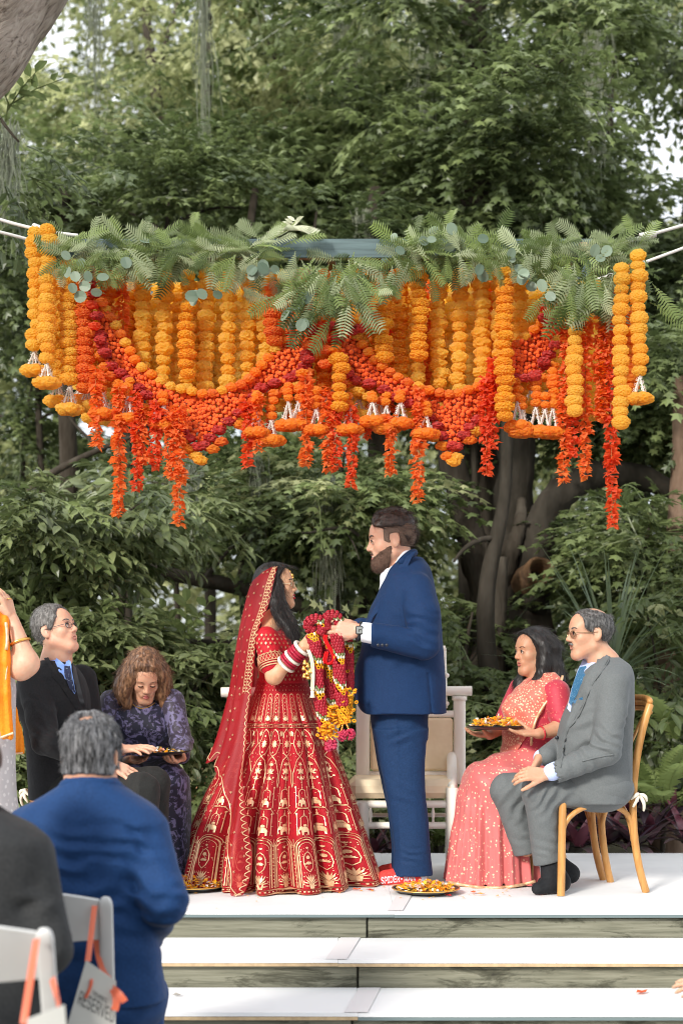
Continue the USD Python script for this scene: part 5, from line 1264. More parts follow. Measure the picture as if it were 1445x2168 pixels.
# ================================================================ bride: red lehenga with gold embroidery, veil, garland
SK_BRIDE = skin('skin_bride', (.58, .33, .20), (.52, .27, .15))
M_red = cloth('lehenga_red', (.25, .0025, .008), (.36, .005, .013), 300, .7, .05, (7, .25))
M_redb = cloth('blouse_red', (.34, .006, .014), (.46, .010, .020), 300, .7, .05, (9, .15))
M_gold = pmat('gold_thread', (.76, .51, .30), .42, .6, noise=(60, (.55, .30, .16), .4, .7), metal=.35)
M_goldj = pmat('gold_jewel', (.85, .52, .14), .28, .6, metal=.9)
H_black = hairmat('hair_black', (.006, .005, .005), (.014, .011, .010), sc=(140, 140, 18), rough=.5)
M_lip_red = pmat('lip_red', (.38, .012, .025), .3, .5)
veil_mat = usdkit.material(stage, '/World/Looks/veil_red', {
    'p': ('principled_bsdf', {'base_color': (.36, .003, .010), 'roughness': .55, 'sheen_weight': .05}), 't': ('translucent_bsdf', {'color': (.50, .008, .018)}), 'tr': ('transparent_bsdf', {'color': (1, .55, .55)}),
    'm': ('mix_closure', {'fac': .35}), 'm2': ('mix_closure', {'fac': .20})}, [('p.BSDF', 'm.closure1'), ('t.BSDF', 'm.closure2'), ('m.closure', 'm2.closure1'), ('tr.BSDF', 'm2.closure2')], surface='m2.closure')

def gold_on(polys, S, name, mat, parent, off=.0035, seg=.02):
    """Flat embroidery: shapely shapes in (u, v) laid on the surface S(u, v) -> (points, normals)."""
    vs, fs, n = [], [], 0
    for g_ in polys:
        for q in getattr(g_, 'geoms', [g_]):
            if q.is_empty or q.area < 1e-9: continue
            try: v, f = trimesh.creation.triangulate_polygon(q, engine='earcut')
            except Exception: continue
            p, nr = S(v[:, 0], v[:, 1])
            vs.append(p + nr * off); fs.append(np.asarray(f) + n); n += len(v)
    return obj(name, (np.vstack(vs), np.vstack(fs)), mat, parent, kind='stuff')

def bride():
    t = thing('person', 'woman in red and gold embroidered lehenga and sheer red veil', 'person', P(595, 1868, 7.05))
    Yc = 7.05
    hd = Head(P(584, 1243, 7.02), (1, -.12, .12), .90, nose=.92, smile=1.0, roll=0)
    nk = P(578, 1312, 7.03)
    shn, shf = P(563, 1352, 6.86), P(580, 1350, 7.20); eln, wrn = P(580, 1432, 6.80), P(642, 1370, 6.74); elf, wrf = P(604, 1432, 7.20), P(672, 1362, 7.02)
    body = hd.prims() + [rc(hd.w(-.02, 0, -.05), nk, .046, .050, .03), rc(nk, P(590, 1400, 7.04), .055, .09, .04), rc(P(590, 1400, 7.04), P(598, 1500, 7.05), .10, .11, .05),
        rc(P(598, 1500, 7.05), P(600, 1840, 7.0), .10, .05, .05), rc(P(598, 1500, 7.08), P(600, 1840, 7.12), .10, .05, .05)]
    body += limb([nk + [0, -.06, -.02], shn, eln, wrn], [.045, .046, .037, .024]) + limb([nk + [0, .06, -.02], shf, elf, wrf], [.045, .046, .037, .024])
    fd = unit(wrn - eln)
    body += hand(wrn + fd * .008, unit(V3(.62, .05, .62)), V3(.2, 1, -.15), 1, (.42, .45, .5, .55), .92, (.55, .4), .08)
    body += hand(wrf + unit(wrf - elf) * .008, unit(V3(.7, .1, .5)), V3(.2, -1, -.1), -1, (.5, .5, .5, .5), .92, (.5, .4), .06)
    obj('body', sdf(body, .0047), SK_BRIDE, t, smooth=True)
    hd.details(t, None, M_lip_red, M_dark, .0038, lipst=1.25)
    # glasses
    M_gl = pmat('glasses_gold', (.75, .62, .40), .25, .6, metal=.9)
    G = obj('glasses', tube(np.array([hd.w(.104, sd, .0) for sd in (-.012, 0, .012)]), .0014, 5), M_gl, t)
    for sd in (-1, 1):
        a_ = np.linspace(0, 2 * np.pi, 20)
        obj('rim', tube(np.array([hd.w(.1035 - .010 * abs(math.cos(a)) * 0 - .006 * (1 + sd * math.cos(a)) / 2 * 1.0, sd * .032 + .023 * math.cos(a), .000 + .019 * math.sin(a)) for a in a_]), .0016, 5, cap=False), M_gl, G)
        obj('temple', tube(np.array([hd.w(.094, sd * .056, .004), hd.w(.0, sd * .078, .010)]), .0016, 5), M_gl, G)
    # hair: parted mass and a long wavy lock over the near shoulder
    lock = smooth_path([hd.w(-.03, -.06, .03), hd.w(-.01, -.082, -.05), P(592, 1300, 6.88), P(606, 1328, 6.84), P(622, 1352, 6.84)], 9)
    lock2 = smooth_path([hd.w(.02, -.068, .02), hd.w(.03, -.078, -.05), P(606, 1298, 6.90), P(618, 1320, 6.86), P(634, 1346, 6.86)], 9)
    more = []
    for L_, r0, ph in ((lock, .030, 0), (lock2, .020, 2)):
        L_ = L_ + np.c_[np.sin(np.linspace(0, 9, 9) + ph) * .008, 0 * L_[:, 0], 0 * L_[:, 0]]
        more += [rc(L_[i], L_[i + 1], r0 + .006 * math.sin(i * .8), r0 * (1 - .05 * i), .015) for i in range(8)]
    more += [rc(hd.w(-.05, 0, .0), P(560, 1400, 7.10), .075, .05, .03), rc(hd.w(.0, .07, .0), P(600, 1340, 7.14), .03, .03, .03)]
    _hm = hair_mesh(hd, lambda q: np.maximum(q[:, 0] - (.020 + .60 * np.clip(q[:, 2] - .02, 0, .1)), -(q[:, 2] + .10)), lambda q: .016 + 0 * q[:, 0], more=more, gfreq=(85, 85, 18), groove=.005)
    obj('hair', _hm, H_black, t, smooth=True); strands(_hm, 1600, .07, lambda p: (p - hd.w(.0, 0, .10)) * [1, 1, .3] / .1 + [0, 0, -1.0], H_black, t, 8, .0012, keep=lambda v: (hd.loc(v)[:, 0] > -.015))
    obj('forehead_jewel', cat_mesh([tube(np.array([hd.w(.055, -.004, .108), hd.w(.082, -.006, .082), hd.w(.094, -.006, .060)]), .0030, 5)] + [(np.array(ico1.vertices) * r * .9 + hd.w(*c), np.array(ico1.faces)) for c, r in (((.097, -.006, .052), .010), ((.100, -.006, .040), .006), ((.088, -.006, .075), .006))]), M_goldj, t, smooth=True)
    # blouse: bodice and elbow sleeves
    rows = [(1330, 580, 22, .08), (1345, 583, 38, .17), (1365, 592, 50, .20), (1392, 600, 52, .19), (1420, 600, 51, .175), (1448, 598, 53, .17)]
    bl = [loft([(P(0, y, Yc)[2], P(cx, 0, Yc)[0], 7.04, rx * Yc / F, ry) for y, cx, rx, ry in rows], pw=2.1)]
    bl += [rc(shn, shn + (eln - shn) * .72, .060, .056, .03), rc(shf, shf + (elf - shf) * .72, .058, .054, .03), rc(P(618, 1380, 6.96), P(619, 1380, 6.97), .055, .055, .03)]
    bl += [ell(P(592, 1325, 7.04), (.055, .07, .045), k=.01, op='s'), half(unit(eln - shn), shn + (eln - shn) * .72, 'i') if False else crumple(.003, 9, 5), fold(P(640, 1400, 6.95), (.4, 0, 1), .04, .003, .08)]
    cutn = shn + (eln - shn) * .70
    bm = sdf(bl, .0058, margin=1.3)
    BL = obj('blouse', bm, M_redb, t, smooth=True)
    # gold on the sleeve and bodice: little diamonds and bands, set on the cloth
    bv = np.asarray(bm[0]); bpx = np.stack([CX + bv[:, 0] * F / bv[:, 1], HY - (bv[:, 2] - EYE) * F / bv[:, 1]], 1)
    _, _, bn = meshkit.arrays(bm, True)
    from scipy.spatial import cKDTree
    front = bn[:, 1] < .25
    tr_ = cKDTree(bpx[front]); bvf, bnf = bv[front], bn[front]
    def stick(x, y):
        i = tr_.query_ball_point((x, y), 5)
        if not i: return None
        j = min(i, key=lambda k: bvf[k, 1]); return bvf[j], bnf[j]
    bits = []
    dm = np.array([[-1, 0, 0], [0, 0, -1.3], [1, 0, 0], [0, 0, 1.3]]); df = np.array([[0, 1, 2], [0, 2, 3]])
    for i, y in enumerate(np.arange(1345, 1445, 8.5)):
        for x in np.arange(545 + (4.5 if i % 2 else 0), 655, 9):
            if x < 603 and y > 1392: continue
            h_ = stick(x, y)
            if h_ is None: continue
            p, n = h_; p = P(x, y, p[1]); R = rot_to(np.cross(n, (1, 0, .01)), -n)
            s_ = .0058
            xa = unit(np.cross((0, 0, 1), n)); za = np.cross(n, xa)
            bits.append((p + n * .004 + s_ * (dm[:, :1] * xa + dm[:, 2:] * za), df[:, ::-1])); bits.append((p + n * .004 + s_ * (dm[:, :1] * xa + dm[:, 2:] * za), df))
    obj('embroidery', cat_mesh(bits), M_gold, BL, kind='stuff')
    ua = unit(eln - shn)
    Ra = rot_to(ua)
    bandp = []
    for f_, r_, w_ in ((.48, .0625, .0022), (.66, .0605, .0022), (.72, .060, .003), (.78, .0585, .003)):
        a_ = np.linspace(0, 2 * np.pi, 28); bandp.append(tube(shn + (eln - shn) * f_ + np.stack([np.cos(a_) * r_, 0 * a_, np.sin(a_) * r_], 1) @ Ra.T, w_, 5, cap=False))
    for k in range(22):
        a0, a1 = k / 22 * 6.283, (k + 1) / 22 * 6.283
        for (fa, fb) in ((.49, .65), (.65, .49)):
            pts = [shn + (eln - shn) * (fa + (fb - fa) * u) + Ra @ np.array([math.cos(a0 + (a1 - a0) * u), 0, math.sin(a0 + (a1 - a0) * u)]) * .0625 for u in (0, .5, 1)]
            bandp.append(tube(np.array(pts), .0014, 4, cap=False))
    obj('sleeve_band', cat_mesh(bandp), M_gold, BL, kind='stuff')
    # skirt
    RW = np.array([(1436, 545, 650, .165), (1455, 541, 655, .18), (1500, 524, 672, .22), (1560, 500, 700, .275), (1620, 470, 722, .33), (1700, 428, 752, .40), (1780, 396, 778, .45), (1840, 380, 797, .48), (1882, 377, 805, .49)], float)
    from scipy.interpolate import PchipInterpolator
    ix = PchipInterpolator(RW[:, 0], RW[:, 1:])
    def S0(u, y):
        """u = angle (0 towards the camera, rising to the right), y = pixel row."""
        q = ix(y); k = np.clip((y - 1470) / 400, 0, 1)
        w_ = 1.5 * np.sin(3 * u + 1.0) + .9 * np.sin(7 * u + 2.0)
        ph = 17 * u + w_ * 1.2
        fo = (np.abs(np.cos(ph / 2)) ** .8 - .62) * .030 * k ** .8 + .016 * k * np.sin(5 * u + .6) + .014 * k * np.sin(9 * u + 2.2 + y * .004)
        for uc, wd_, am in ((-.62, .07, .11), (-.22, .05, .085), (.16, .05, .06), (.50, .05, .075), (.95, .06, .08), (-1.05, .07, .09)):
            fo = fo - am * k ** 1.2 * np.exp(-((u - uc - .10 * (1 - k) * uc) / wd_) ** 2) + am * .45 * k * np.exp(-((u - uc - .13) / .09) ** 2)
        cx = (q[:, 0] + q[:, 1]) / 2; rx = (q[:, 1] - q[:, 0]) / 2 * Yc / F + fo * 1.0 - .012 * k; ry = q[:, 2] + fo * 1.25
        x = (cx - CX) * Yc / F + rx * np.sin(u); Y = Yc - ry * np.cos(u)
        z = EYE - (y - HY) * 6.95 / F
        z = np.where(y > 1800, z + (y - 1800) / 82 * (0.004 - (EYE - (1882 - HY) * 6.95 / F)), z)
        return np.stack([x, Y, z], 1)
    def S(u, y):
        u, y = np.asarray(u, float), np.asarray(y, float); e = .004
        p = S0(u, y); n = np.cross(S0(u + e, y) - S0(u - e, y), S0(u, y - 1) - S0(u, y + 1)); return p, n / np.linalg.norm(n, axis=1, keepdims=True)
    NU, NV = 400, 70
    uu, yy = np.meshgrid(np.linspace(-np.pi, np.pi, NU, endpoint=False), np.linspace(1436, 1882, NV)); pv = S0(uu.ravel(), yy.ravel())
    i, j = np.meshgrid(np.arange(NV - 1), np.arange(NU), indexing='ij')
    qd = np.stack([(i + 1) * NU + j, (i + 1) * NU + (j + 1) % NU, i * NU + (j + 1) % NU, i * NU + j], -1).reshape(-1, 4)
    SKT = obj('skirt', (pv, qd), M_red, t, smooth=True)
    # embroidery in cells: x in [-.5, .5] of a cell, y in pixel rows
    shapes = []
    N = 28; W = 2 * np.pi / N
    def ln(pts, w, sm=False): return LineString(pts).segmentize(3.0).buffer(w * .72, cap_style=2, join_style=1, quad_segs=1)
    def cell(pts): return pts
    A = 22.0                                     # a cell is drawn 2A wide in pixel-like units, then squeezed into W
    def arch(y0, y1, hw, w, pointed=1.0, n=9):
        th = np.linspace(0, np.pi, n); top = y0
        pts = [(-hw, y1)] + [(-hw * math.cos(a), y0 + (hw * .9) * (1 - math.sin(a) ** pointed)) for a in th] + [(hw, y1)]
        return ln(pts, w)
    base = []
    rect = lambda a, b, c, d: Polygon([(a, b), (c, b), (c, d), (a, d)]).segmentize(4)
    def leafs(cx, cy, r, n, a0, a1, w=2.0):
        o = []
        for a in np.linspace(a0, a1, n):
            tip = (cx + r * math.cos(a), cy - r * math.sin(a)); md = (cx + .55 * r * math.cos(a), cy - .55 * r * math.sin(a)); nx_, ny_ = -math.sin(a) * w, -math.cos(a) * w
            o.append(Polygon([(cx, cy), (md[0] + nx_, md[1] + ny_), tip, (md[0] - nx_, md[1] - ny_)]).buffer(0))
        return o
    disc = lambda x, y, r: Point(x, y).buffer(r, quad_segs=3)
    # waist: long pointed arches
    base += [arch(1470, 1528, 13, .9, .7), arch(1478, 1528, 9, .6, .7)] + [disc(0, y, 1.5) for y in range(1488, 1526, 7)] + [disc(0, 1452, 1.3), disc(11, 1462, 1.3), disc(-11, 1462, 1.3), disc(20, 1455, 1.2), disc(0, 1441, 1.3)]
    base += leafs(0, 1526, 13, 5, .5, 2.64) + [rect(-22, 1532, 22, 1533.6), rect(-22, 1539, 22, 1540.2)] + [disc(x, 1536.3, 1.1) for x in range(-18, 22, 7)]
    # ogee medallions with flowers
    og = [(0, 1543), (9, 1550), (13, 1562), (18, 1572), (13, 1582), (9, 1592), (0, 1598), (-9, 1592), (-13, 1582), (-18, 1572), (-13, 1562), (-9, 1550), (0, 1543)]
    base += [ln(og, 1.0), ln([(18, 1572), (22, 1572)], 1.0), ln([(-18, 1572), (-22, 1572)], 1.0)] + leafs(0, 1573, 9, 8, 0, 5.5, 1.8) + [disc(0, 1573, 2.4), disc(0, 1557, 1.6), disc(0, 1590, 1.5)] + leafs(-22, 1552, 7, 5, -1, 1, 1.5) + leafs(22, 1552, 7, 5, 2.1, 4.2, 1.5)
    og2 = [(0, 1598), (10, 1606), (15, 1618), (20, 1632), (20, 1650), (22, 1660)]
    base += [ln(og2, 1.0), ln([(-a, b) for a, b in og2], 1.0), ln([(0, 1612), (0, 1652)], .8)] + leafs(0, 1616, 7, 5, .3, 2.84, 1.5) + leafs(0, 1630, 9, 6, -.3, 3.44, 1.7) + leafs(0, 1644, 7, 4, .2, 2.94, 1.5) + [disc(-9, 1640, 1.8), disc(9, 1640, 1.8), disc(-7, 1625, 1.5), disc(7, 1625, 1.5)]
    # two tiers of domes and elephants
    def elephant(cx, cy, s):
        o = [Polygon([(-8, -4), (-6, -8), (0, -9), (6, -8), (9, -4), (9, 8), (6, 8), (5, 2), (-3, 2), (-4, 8), (-7, 8)]), disc(-8, -6, 4.2).simplify(.3), ln([(-11, -6), (-13, 0), (-11.5, 6)], 1.3), Polygon([(-3, -14), (4, -14), (5, -9.4), (-4, -9.4)])]
        from shapely import affinity
        return [affinity.translate(affinity.scale(x, s, s, origin=(0, 0)), cx, cy) for x in o]
    for (d0, e0) in ((1660, 1692), (1712, 1746)):
        base += elephant(0, e0, .78 if e0 < 1700 else .95) + [arch(d0 + 4, e0 - 8, 8, .8, .8), disc(0, d0 + 1, 1.8), ln([(0, d0 - 7), (0, d0)], .8), ln([(-15, d0 + 2), (-15, e0 + 8)], .8), ln([(15, d0 + 2), (15, e0 + 8)], .8), disc(-15, d0, 1.8), disc(15, d0, 1.8)]
        if e0 < 1700: base += [rect(-13, e0 + 8, 13, e0 + 10.5), ln([(-13, e0 + 11), (-18, e0 + 18), (-19, 1712)], .8), ln([(13, e0 + 11), (18, e0 + 18), (19, 1712)], .8)]
    # big arches, shield and pot
    base += [arch(1762, 1866, 17.5, 1.3, 1.0, 11), arch(1768, 1866, 14.5, .6, 1.0, 11), arch(1757.5, 1772, 20, .7, 1.0, 11)]
    shd = [(0, 1830), (6, 1822), (9, 1810), (8, 1797), (5, 1790), (0, 1786), (-5, 1790), (-8, 1797), (-9, 1810), (-6, 1822), (0, 1830)]
    base += [ln(shd, .9), disc(0, 1797, 3.6)] + leafs(0, 1812, 7, 6, .3, 2.84, 1.6) + leafs(0, 1781, 5, 3, 1, 2.1, 1.2)
    base += [Polygon([(-5, 1856), (5, 1856), (3.5, 1868), (-3.5, 1868)])] + leafs(0, 1856, 22, 5, 1.15, 1.99, 1.3) + leafs(0, 1857, 15, 6, .35, 2.79, 1.2) + leafs(0, 1862, 12, 2, .1, 3.04, 1.2)
    base += [rect(-22, 1869.5, 22, 1871), rect(-22, 1877.5, 22, 1880.5)] + [disc(x, 1874.4, 1.6) for x in (-19, -13, -7, 0, 7, 13, 19)] + [ln([(-22, 1762), (-22, 1868)], .7), ln([(-19.6, 1772), (-19.6, 1868)], .5)] + [disc(-22, y, 1.4) for y in range(1775, 1868, 8)]
    base += [disc(x, y, .9) for x, y in ((-11, 1840), (11, 1840), (-12, 1850), (12, 1850), (-11, 1782), (11, 1782), (-13, 1806), (13, 1806), (0, 1838))]
    gr = np.random.default_rng(8)
    from shapely import affinity
    for c in range(N):
        u0 = (c + .5) * W - np.pi
        if abs(u0) > 1.9: continue                    # the far side of the skirt carries plain cloth
        for b_ in base + [disc(gr.uniform(-20, 20), y_, gr.uniform(.5, 1.05)) for y_ in gr.uniform(1480, 1866, 120)]:
            shapes.append(affinity.affine_transform(b_, [W / (2 * A), 0, 0, 1, u0, 0]))
    gold_on(shapes, S, 'embroidery', M_gold, SKT, .0045)
    # veil
    VW = np.array([(1196, 566, 590, 588, .045), (1206, 551, 587, 588, .080), (1222, 538, 584, 588, .100), (1245, 527, 579, 588, .115), (1275, 519, 573, 588, .125), (1305, 512, 563, 588, .16), (1345, 504, 550, 590, .24), (1400, 495, 543, 592, .265), (1460, 486, 536, 594, .27), (1520, 472, 527, 596, .29), (1580, 455, 524, 597, .335), (1640, 430, 530, 597, .40), (1700, 412, 536, 597, .47), (1745, 394, 540, 597, .515), (1800, 376, 546, 597, .54), (1882, 362, 524, 596, .56)], float)
    iv = PchipInterpolator(VW[:, 0], VW[:, 1:])
    def V0(s, y):
        q = iv(y); a = q[:, 2] - q[:, 0]; c0 = np.arccos(np.clip((q[:, 1] - q[:, 2]) / a, -1, 1))
        th = c0 + s * (2 * np.pi - 2 * c0); k = np.clip((y - 1250) / 400, 0, 1)
        rp = 1 + (.055 * np.sin(th * 13 + 1.5) + .03 * np.sin(th * 23)) * k
        Yv = 7.02 + .02 * np.clip((y - 1290) / 90, 0, 1)
        return np.stack([(q[:, 2] + a * np.cos(th) * rp - CX) * Yv / F, Yv - q[:, 3] * np.sin(th) * rp, EYE - (y - HY) * 6.95 / F], 1)
    def SV(s, y):
        s, y = np.asarray(s, float), np.asarray(y, float); p = V0(s, y); n = np.cross(V0(s, y - 1) - V0(s, y + 1), V0(s + .002, y) - V0(s - .002, y)); n /= np.linalg.norm(n, axis=1, keepdims=True) + 1e-12
        return p, -n * np.sign(((p - V3(*P(590, 1500, 7.05))) * [1, 1, 0] * n).sum(1) * -1)[:, None]
    yend = lambda s_: 1606 + 272 * np.exp(-(s_ / .115) ** 2) + 10 * np.sin(s_ * 40)
    NS, NR = 150, 100
    ss, tt = np.meshgrid(np.linspace(0, 1, NS), np.r_[np.linspace(0, .05, 16), np.linspace(.06, 1, NR - 16)]); yy = 1196 + tt * (yend(ss) - 1196); pv = V0(ss.ravel(), yy.ravel())
    pv[:, 2] = np.maximum(pv[:, 2], .006)
    i, j = np.meshgrid(np.arange(NR - 1), np.arange(NS - 1), indexing='ij'); qd = np.stack([i * NS + j, i * NS + j + 1, (i + 1) * NS + j + 1, (i + 1) * NS + j], -1).reshape(-1, 4)
    top = np.array([P(582, 1194, 7.02)]); tf = [[NS * NR, k, k + 1] for k in range(NS - 1)]
    VL = obj('veil', (np.vstack([pv, top]), np.vstack([np.vstack([qd[:, [0, 1, 2]], qd[:, [0, 2, 3]]]), tf])), veil_mat, t, smooth=True)
    # gold scallops on the veil's front edge, and stars
    parts = []
    g_ = np.random.default_rng(4)
    edge = []
    ys_ = np.arange(1200, 1470, 1.5); ph = (ys_ - 1200) / 13.5
    e = .004 + .030 * np.abs(np.sin(ph * np.pi)) ; pp, nn = SV(e, ys_); parts.append(tube(pp + nn * .003, .0024, 4, cap=False))
    for off_, w_ in ((.055, .0015), (.085, .0015)):
        pp, nn = SV(np.full(len(ys_), off_), ys_); parts.append(tube(pp + nn * .002, w_, 4, cap=False))
    for y in np.arange(1204, 1470, 6.5):
        for s_ in (.045, .07):
            pp, nn = SV([s_], [y]); parts.append((np.array(ico1.vertices) * .0038 + pp[0] + nn[0] * .002, np.array(ico1.faces)))
    def star(p, n, r):
        xa = unit(np.cross((0, 0, 1.0), n)); za = np.cross(n, xa); a = np.arange(10) * np.pi / 5 + g_.uniform(0, 1); rr = np.where(np.arange(10) % 2, .35, 1) * r
        v = p + n * .004 + np.cos(a)[:, None] * rr[:, None] * xa + np.sin(a)[:, None] * rr[:, None] * za
        return np.vstack([p + n * .005, v]), np.array([[0, k + 1, (k + 1) % 10 + 1] for k in range(10)] + [[0, (k + 1) % 10 + 1, k + 1] for k in range(10)])
    for y in np.arange(1212, 1740, 24):
        for s_ in np.arange(.12, .62, .085 if y > 1300 else .11):
            pp, nn = SV([s_ + g_.uniform(-.02, .02)], [y + g_.uniform(-8, 8)]); parts.append(star(pp[0], nn[0], .0085))
    for y in np.arange(1750, 1870, 22):
        for s_ in (.02, .05, .08):
            if y < yend(s_) - 12:
                pp, nn = SV([s_ + g_.uniform(-.01, .01)], [y + g_.uniform(-6, 6)]); parts.append(star(pp[0], nn[0], .0085))
    s2 = np.linspace(0.002, .6, 420); y2 = yend(s2) - 3 - 9 * np.abs(np.sin(s2 * 75)); pp, nn = SV(s2, y2); pp[:, 2] = np.maximum(pp[:, 2], .010); parts.append(tube(pp + nn * .003, .0024, 4, cap=False))
    ys_ = np.arange(1470, 1870, 1.5); e = .003 + .016 * np.abs(np.sin((ys_ - 1200) / 13.5 * np.pi)); pp, nn = SV(e, ys_); parts.append(tube(pp + nn * .003, .0022, 4, cap=False))
    obj('veil_embroidery', cat_mesh(parts), M_gold, VL, kind='stuff')
    # bangles on the near wrist and the pale tassel hanging from them
    M_bw, M_br = pmat('bangle_pearl', (.80, .74, .64), .35, .5, bump=(300, .8, .003)), pmat('bangle_red', (.36, .01, .035), .3, .5)
    L_ = np.linalg.norm(wrn - eln); R_ = rot_to(fd)
    for f_, r_, w_, m_ in ((.40, .046, .008, M_bw), (.49, .0445, .007, M_br), (.56, .0435, .007, M_br), (.63, .0435, .008, M_bw), (.71, .042, .007, M_br), (.78, .041, .007, M_br), (.85, .0405, .008, M_br), (.95, .043, .009, M_bw)):
        a_ = np.linspace(0, 2 * np.pi, 25); c = eln + (wrn - eln) * f_
        obj('bangle', tube(c + np.stack([np.cos(a_) * r_, 0 * a_, np.sin(a_) * r_ * .96], 1) @ R_.T, w_, 7, cap=False), m_, t, smooth=True)
    pth = smooth_path([P(652, 1376, 6.69), P(660, 1400, 6.68), P(662, 1440, 6.68), P(661, 1462, 6.68)], 12); obj('wrist_tassel', cat_mesh([tube(pth + [dx, 0, 0], .0028, 5) for dx in (-.006, 0, .006)] + [lathe([(.001, 0), (.010, -.004), (.008, -.014), (.013, -.034), (.001, -.034)], 10, pth[-1])]), pmat('cream_cord', (.74, .66, .50), .7, .2), t, smooth=True)
    bells = []
    for k, (x, y) in enumerate(((645, 1402), (651, 1408), (643, 1414), (650, 1424), (644, 1430), (652, 1433), (656, 1420))):
        bells.append(lathe([(.001, .012), (.006, .008), (.010, -.004), (.014, -.012), (.001, -.012)], 10, P(x, y, 6.685 + .003 * (k % 3))))
    obj('gold_bells', cat_mesh(bells), M_goldj, t, smooth=True)
bride()

# ---------------------------------------------------------------- the garland both are holding
def varmala():
    t = thing('flower_garland', 'thick maroon and gold rose petal garland held between the couple', 'garland', P(700, 1320, 6.72))
    g_ = np.random.default_rng(21)
    bits = {k: [] for k in ('rose_petals', 'white_buds', 'gold_flowers', 'green_leaves')}
    icv, icf = np.array(ico1.vertices), np.array(ico1.faces)
    ring = tube(np.stack([np.cos(np.linspace(0, 6.283, 8)), np.sin(np.linspace(0, 6.283, 8)), np.zeros(8)], 1) * .0078, .0036, 5, cap=False)
    def strand(pts, r, ph, fringe=0):
        p = np.array([P(*q) for q in pts]); L = np.linalg.norm(np.diff(p, axis=0), axis=1).sum(); n = int(L / .0125)
        sp = smooth_path(p, n)
        for i, c in enumerate(sp):
            tg = unit(sp[min(i + 1, n - 1)] - sp[max(i - 1, 0)]); R = rot_to(tg); s_ = L * i / n
            for k in range(11):
                a = k / 11 * 6.283 + i * .35
                o = R @ np.array([math.cos(a), 0, math.sin(a)])
                q = ((s_ + .028 * math.cos(a + 2.6)) / .135 + ph) % 1
                kind = 'rose_petals' if q < .64 else 'green_leaves' if q < .72 else 'white_buds' if q < .82 else 'gold_flowers'
                rr = r * g_.uniform(.92, 1.08)
                if fringe and i > n * (1 - fringe): kind = 'gold_flowers'
                if kind == 'gold_flowers':
                    if k % 2: continue
                    bits[kind].append((ring[0] @ rot_to(np.cross(o, tg) + .01, o).T + c + o * rr, ring[1]))
                else:
                    sc = np.array([.0078, .0066, .0105]) if kind == 'rose_petals' else np.array([.006, .005, .009])
                    bits[kind].append(((icv * sc) @ np.stack([np.cross(tg, o), o, tg], 1).T + c + o * rr, icf))
    strand([(662, 1334, 6.72), (652, 1322, 6.71), (660, 1312, 6.70), (674, 1312, 6.70), (682, 1324, 6.71), (678, 1340, 6.72)], .020, .1)
    strand([(692, 1330, 6.72), (690, 1312, 6.71), (698, 1302, 6.70), (711, 1304, 6.70), (716, 1318, 6.72)], .019, .0)
    strand([(660, 1345, 6.72), (670, 1385, 6.72), (672, 1440, 6.72), (680, 1500, 6.72), (692, 1552, 6.73)], .0255, .0, .10)
    strand([(684, 1335, 6.76), (694, 1385, 6.77), (694, 1440, 6.78), (702, 1490, 6.78), (708, 1525, 6.78)], .023, .4, .12)
    strand([(712, 1345, 6.70), (716, 1385, 6.70), (719, 1440, 6.70), (724, 1490, 6.70), (729, 1528, 6.70)], .0255, .2, .2)
    strand([(734, 1345, 6.78), (738, 1390, 6.78), (738, 1450, 6.78), (736, 1510, 6.78)], .020, .6, .25)
    for x, y in [(g_.normal(704, 9), g_.uniform(1495, 1562)) for _ in range(60)] + [(g_.normal(735, 7), g_.uniform(1455, 1532)) for _ in range(50)] + [(g_.normal(684, 6), g_.uniform(1535, 1565)) for _ in range(14)]:
        a = rot_to(g_.normal(0, 1, 3)); bits['gold_flowers'].append((ring[0] @ a.T + P(x, y, 6.70 + g_.normal(0, .02)), ring[1]))
    for k, nm in (('rose_petals', pmat('rose_petal', (.24, .005, .012), .5, .35, noise=(60, (.38, .014, .032), .4, .65))), ('white_buds', pmat('white_bud', (.72, .68, .52), .6, .3)), ('gold_flowers', FM['gold'] if 'FM' in globals() else M_gold), ('green_leaves', pmat('bud_green', (.16, .20, .07), .6, .3))):
        obj(k, cat_mesh(bits[k]), nm, t, smooth=True, kind='stuff')
    bead = []
    for a, b in (((726, 1530), (722, 1548)), ((731, 1530), (739, 1546)), ((690, 1556), (698, 1572)), ((694, 1556), (704, 1566))):
        for u in np.linspace(0, 1, 6): bead.append((icv * .0058 + P(a[0] + (b[0] - a[0]) * u, a[1] + (b[1] - a[1]) * u, 6.70), icf))
    obj('gold_beads', cat_mesh(bead), M_goldj, t, smooth=True, kind='stuff')
    for x, y in ((724, 1557), (741, 1555), (703, 1576), (697, 1580)):
        bb = []
        for k in range(46):
            d = unit(g_.normal(0, 1, 3)); bb.append(((icv * [.0062, .0062, .0095]) @ rot_to(np.cross(d, (0.1, .2, 1)), d).T + P(x, y, 6.70) + d * [.017, .017, .022], icf))
        obj('pink_tassel', cat_mesh(bb), pmat('tassel_pink', (.36, .012, .045), .5, .3, noise=(60, (.50, .06, .12), .4, .65)) if (x, y) == (724, 1557) else UsdShade.Material.Get(stage, '/World/Looks/tassel_pink'), t, smooth=True)
    pt = np.array([P(690, 1345, 6.70), P(700, 1375, 6.69), P(706, 1400, 6.69), P(700, 1405, 6.69), P(692, 1380, 6.69)])
    obj('red_ribbon', cat_mesh([tube(smooth_path(pt + [dx, dx * .3, 0], 14), .006, 6) for dx in (-.006, .004)]), pmat('red_thread', (.55, .01, .012), .8, .1), t, smooth=True)
varmala()
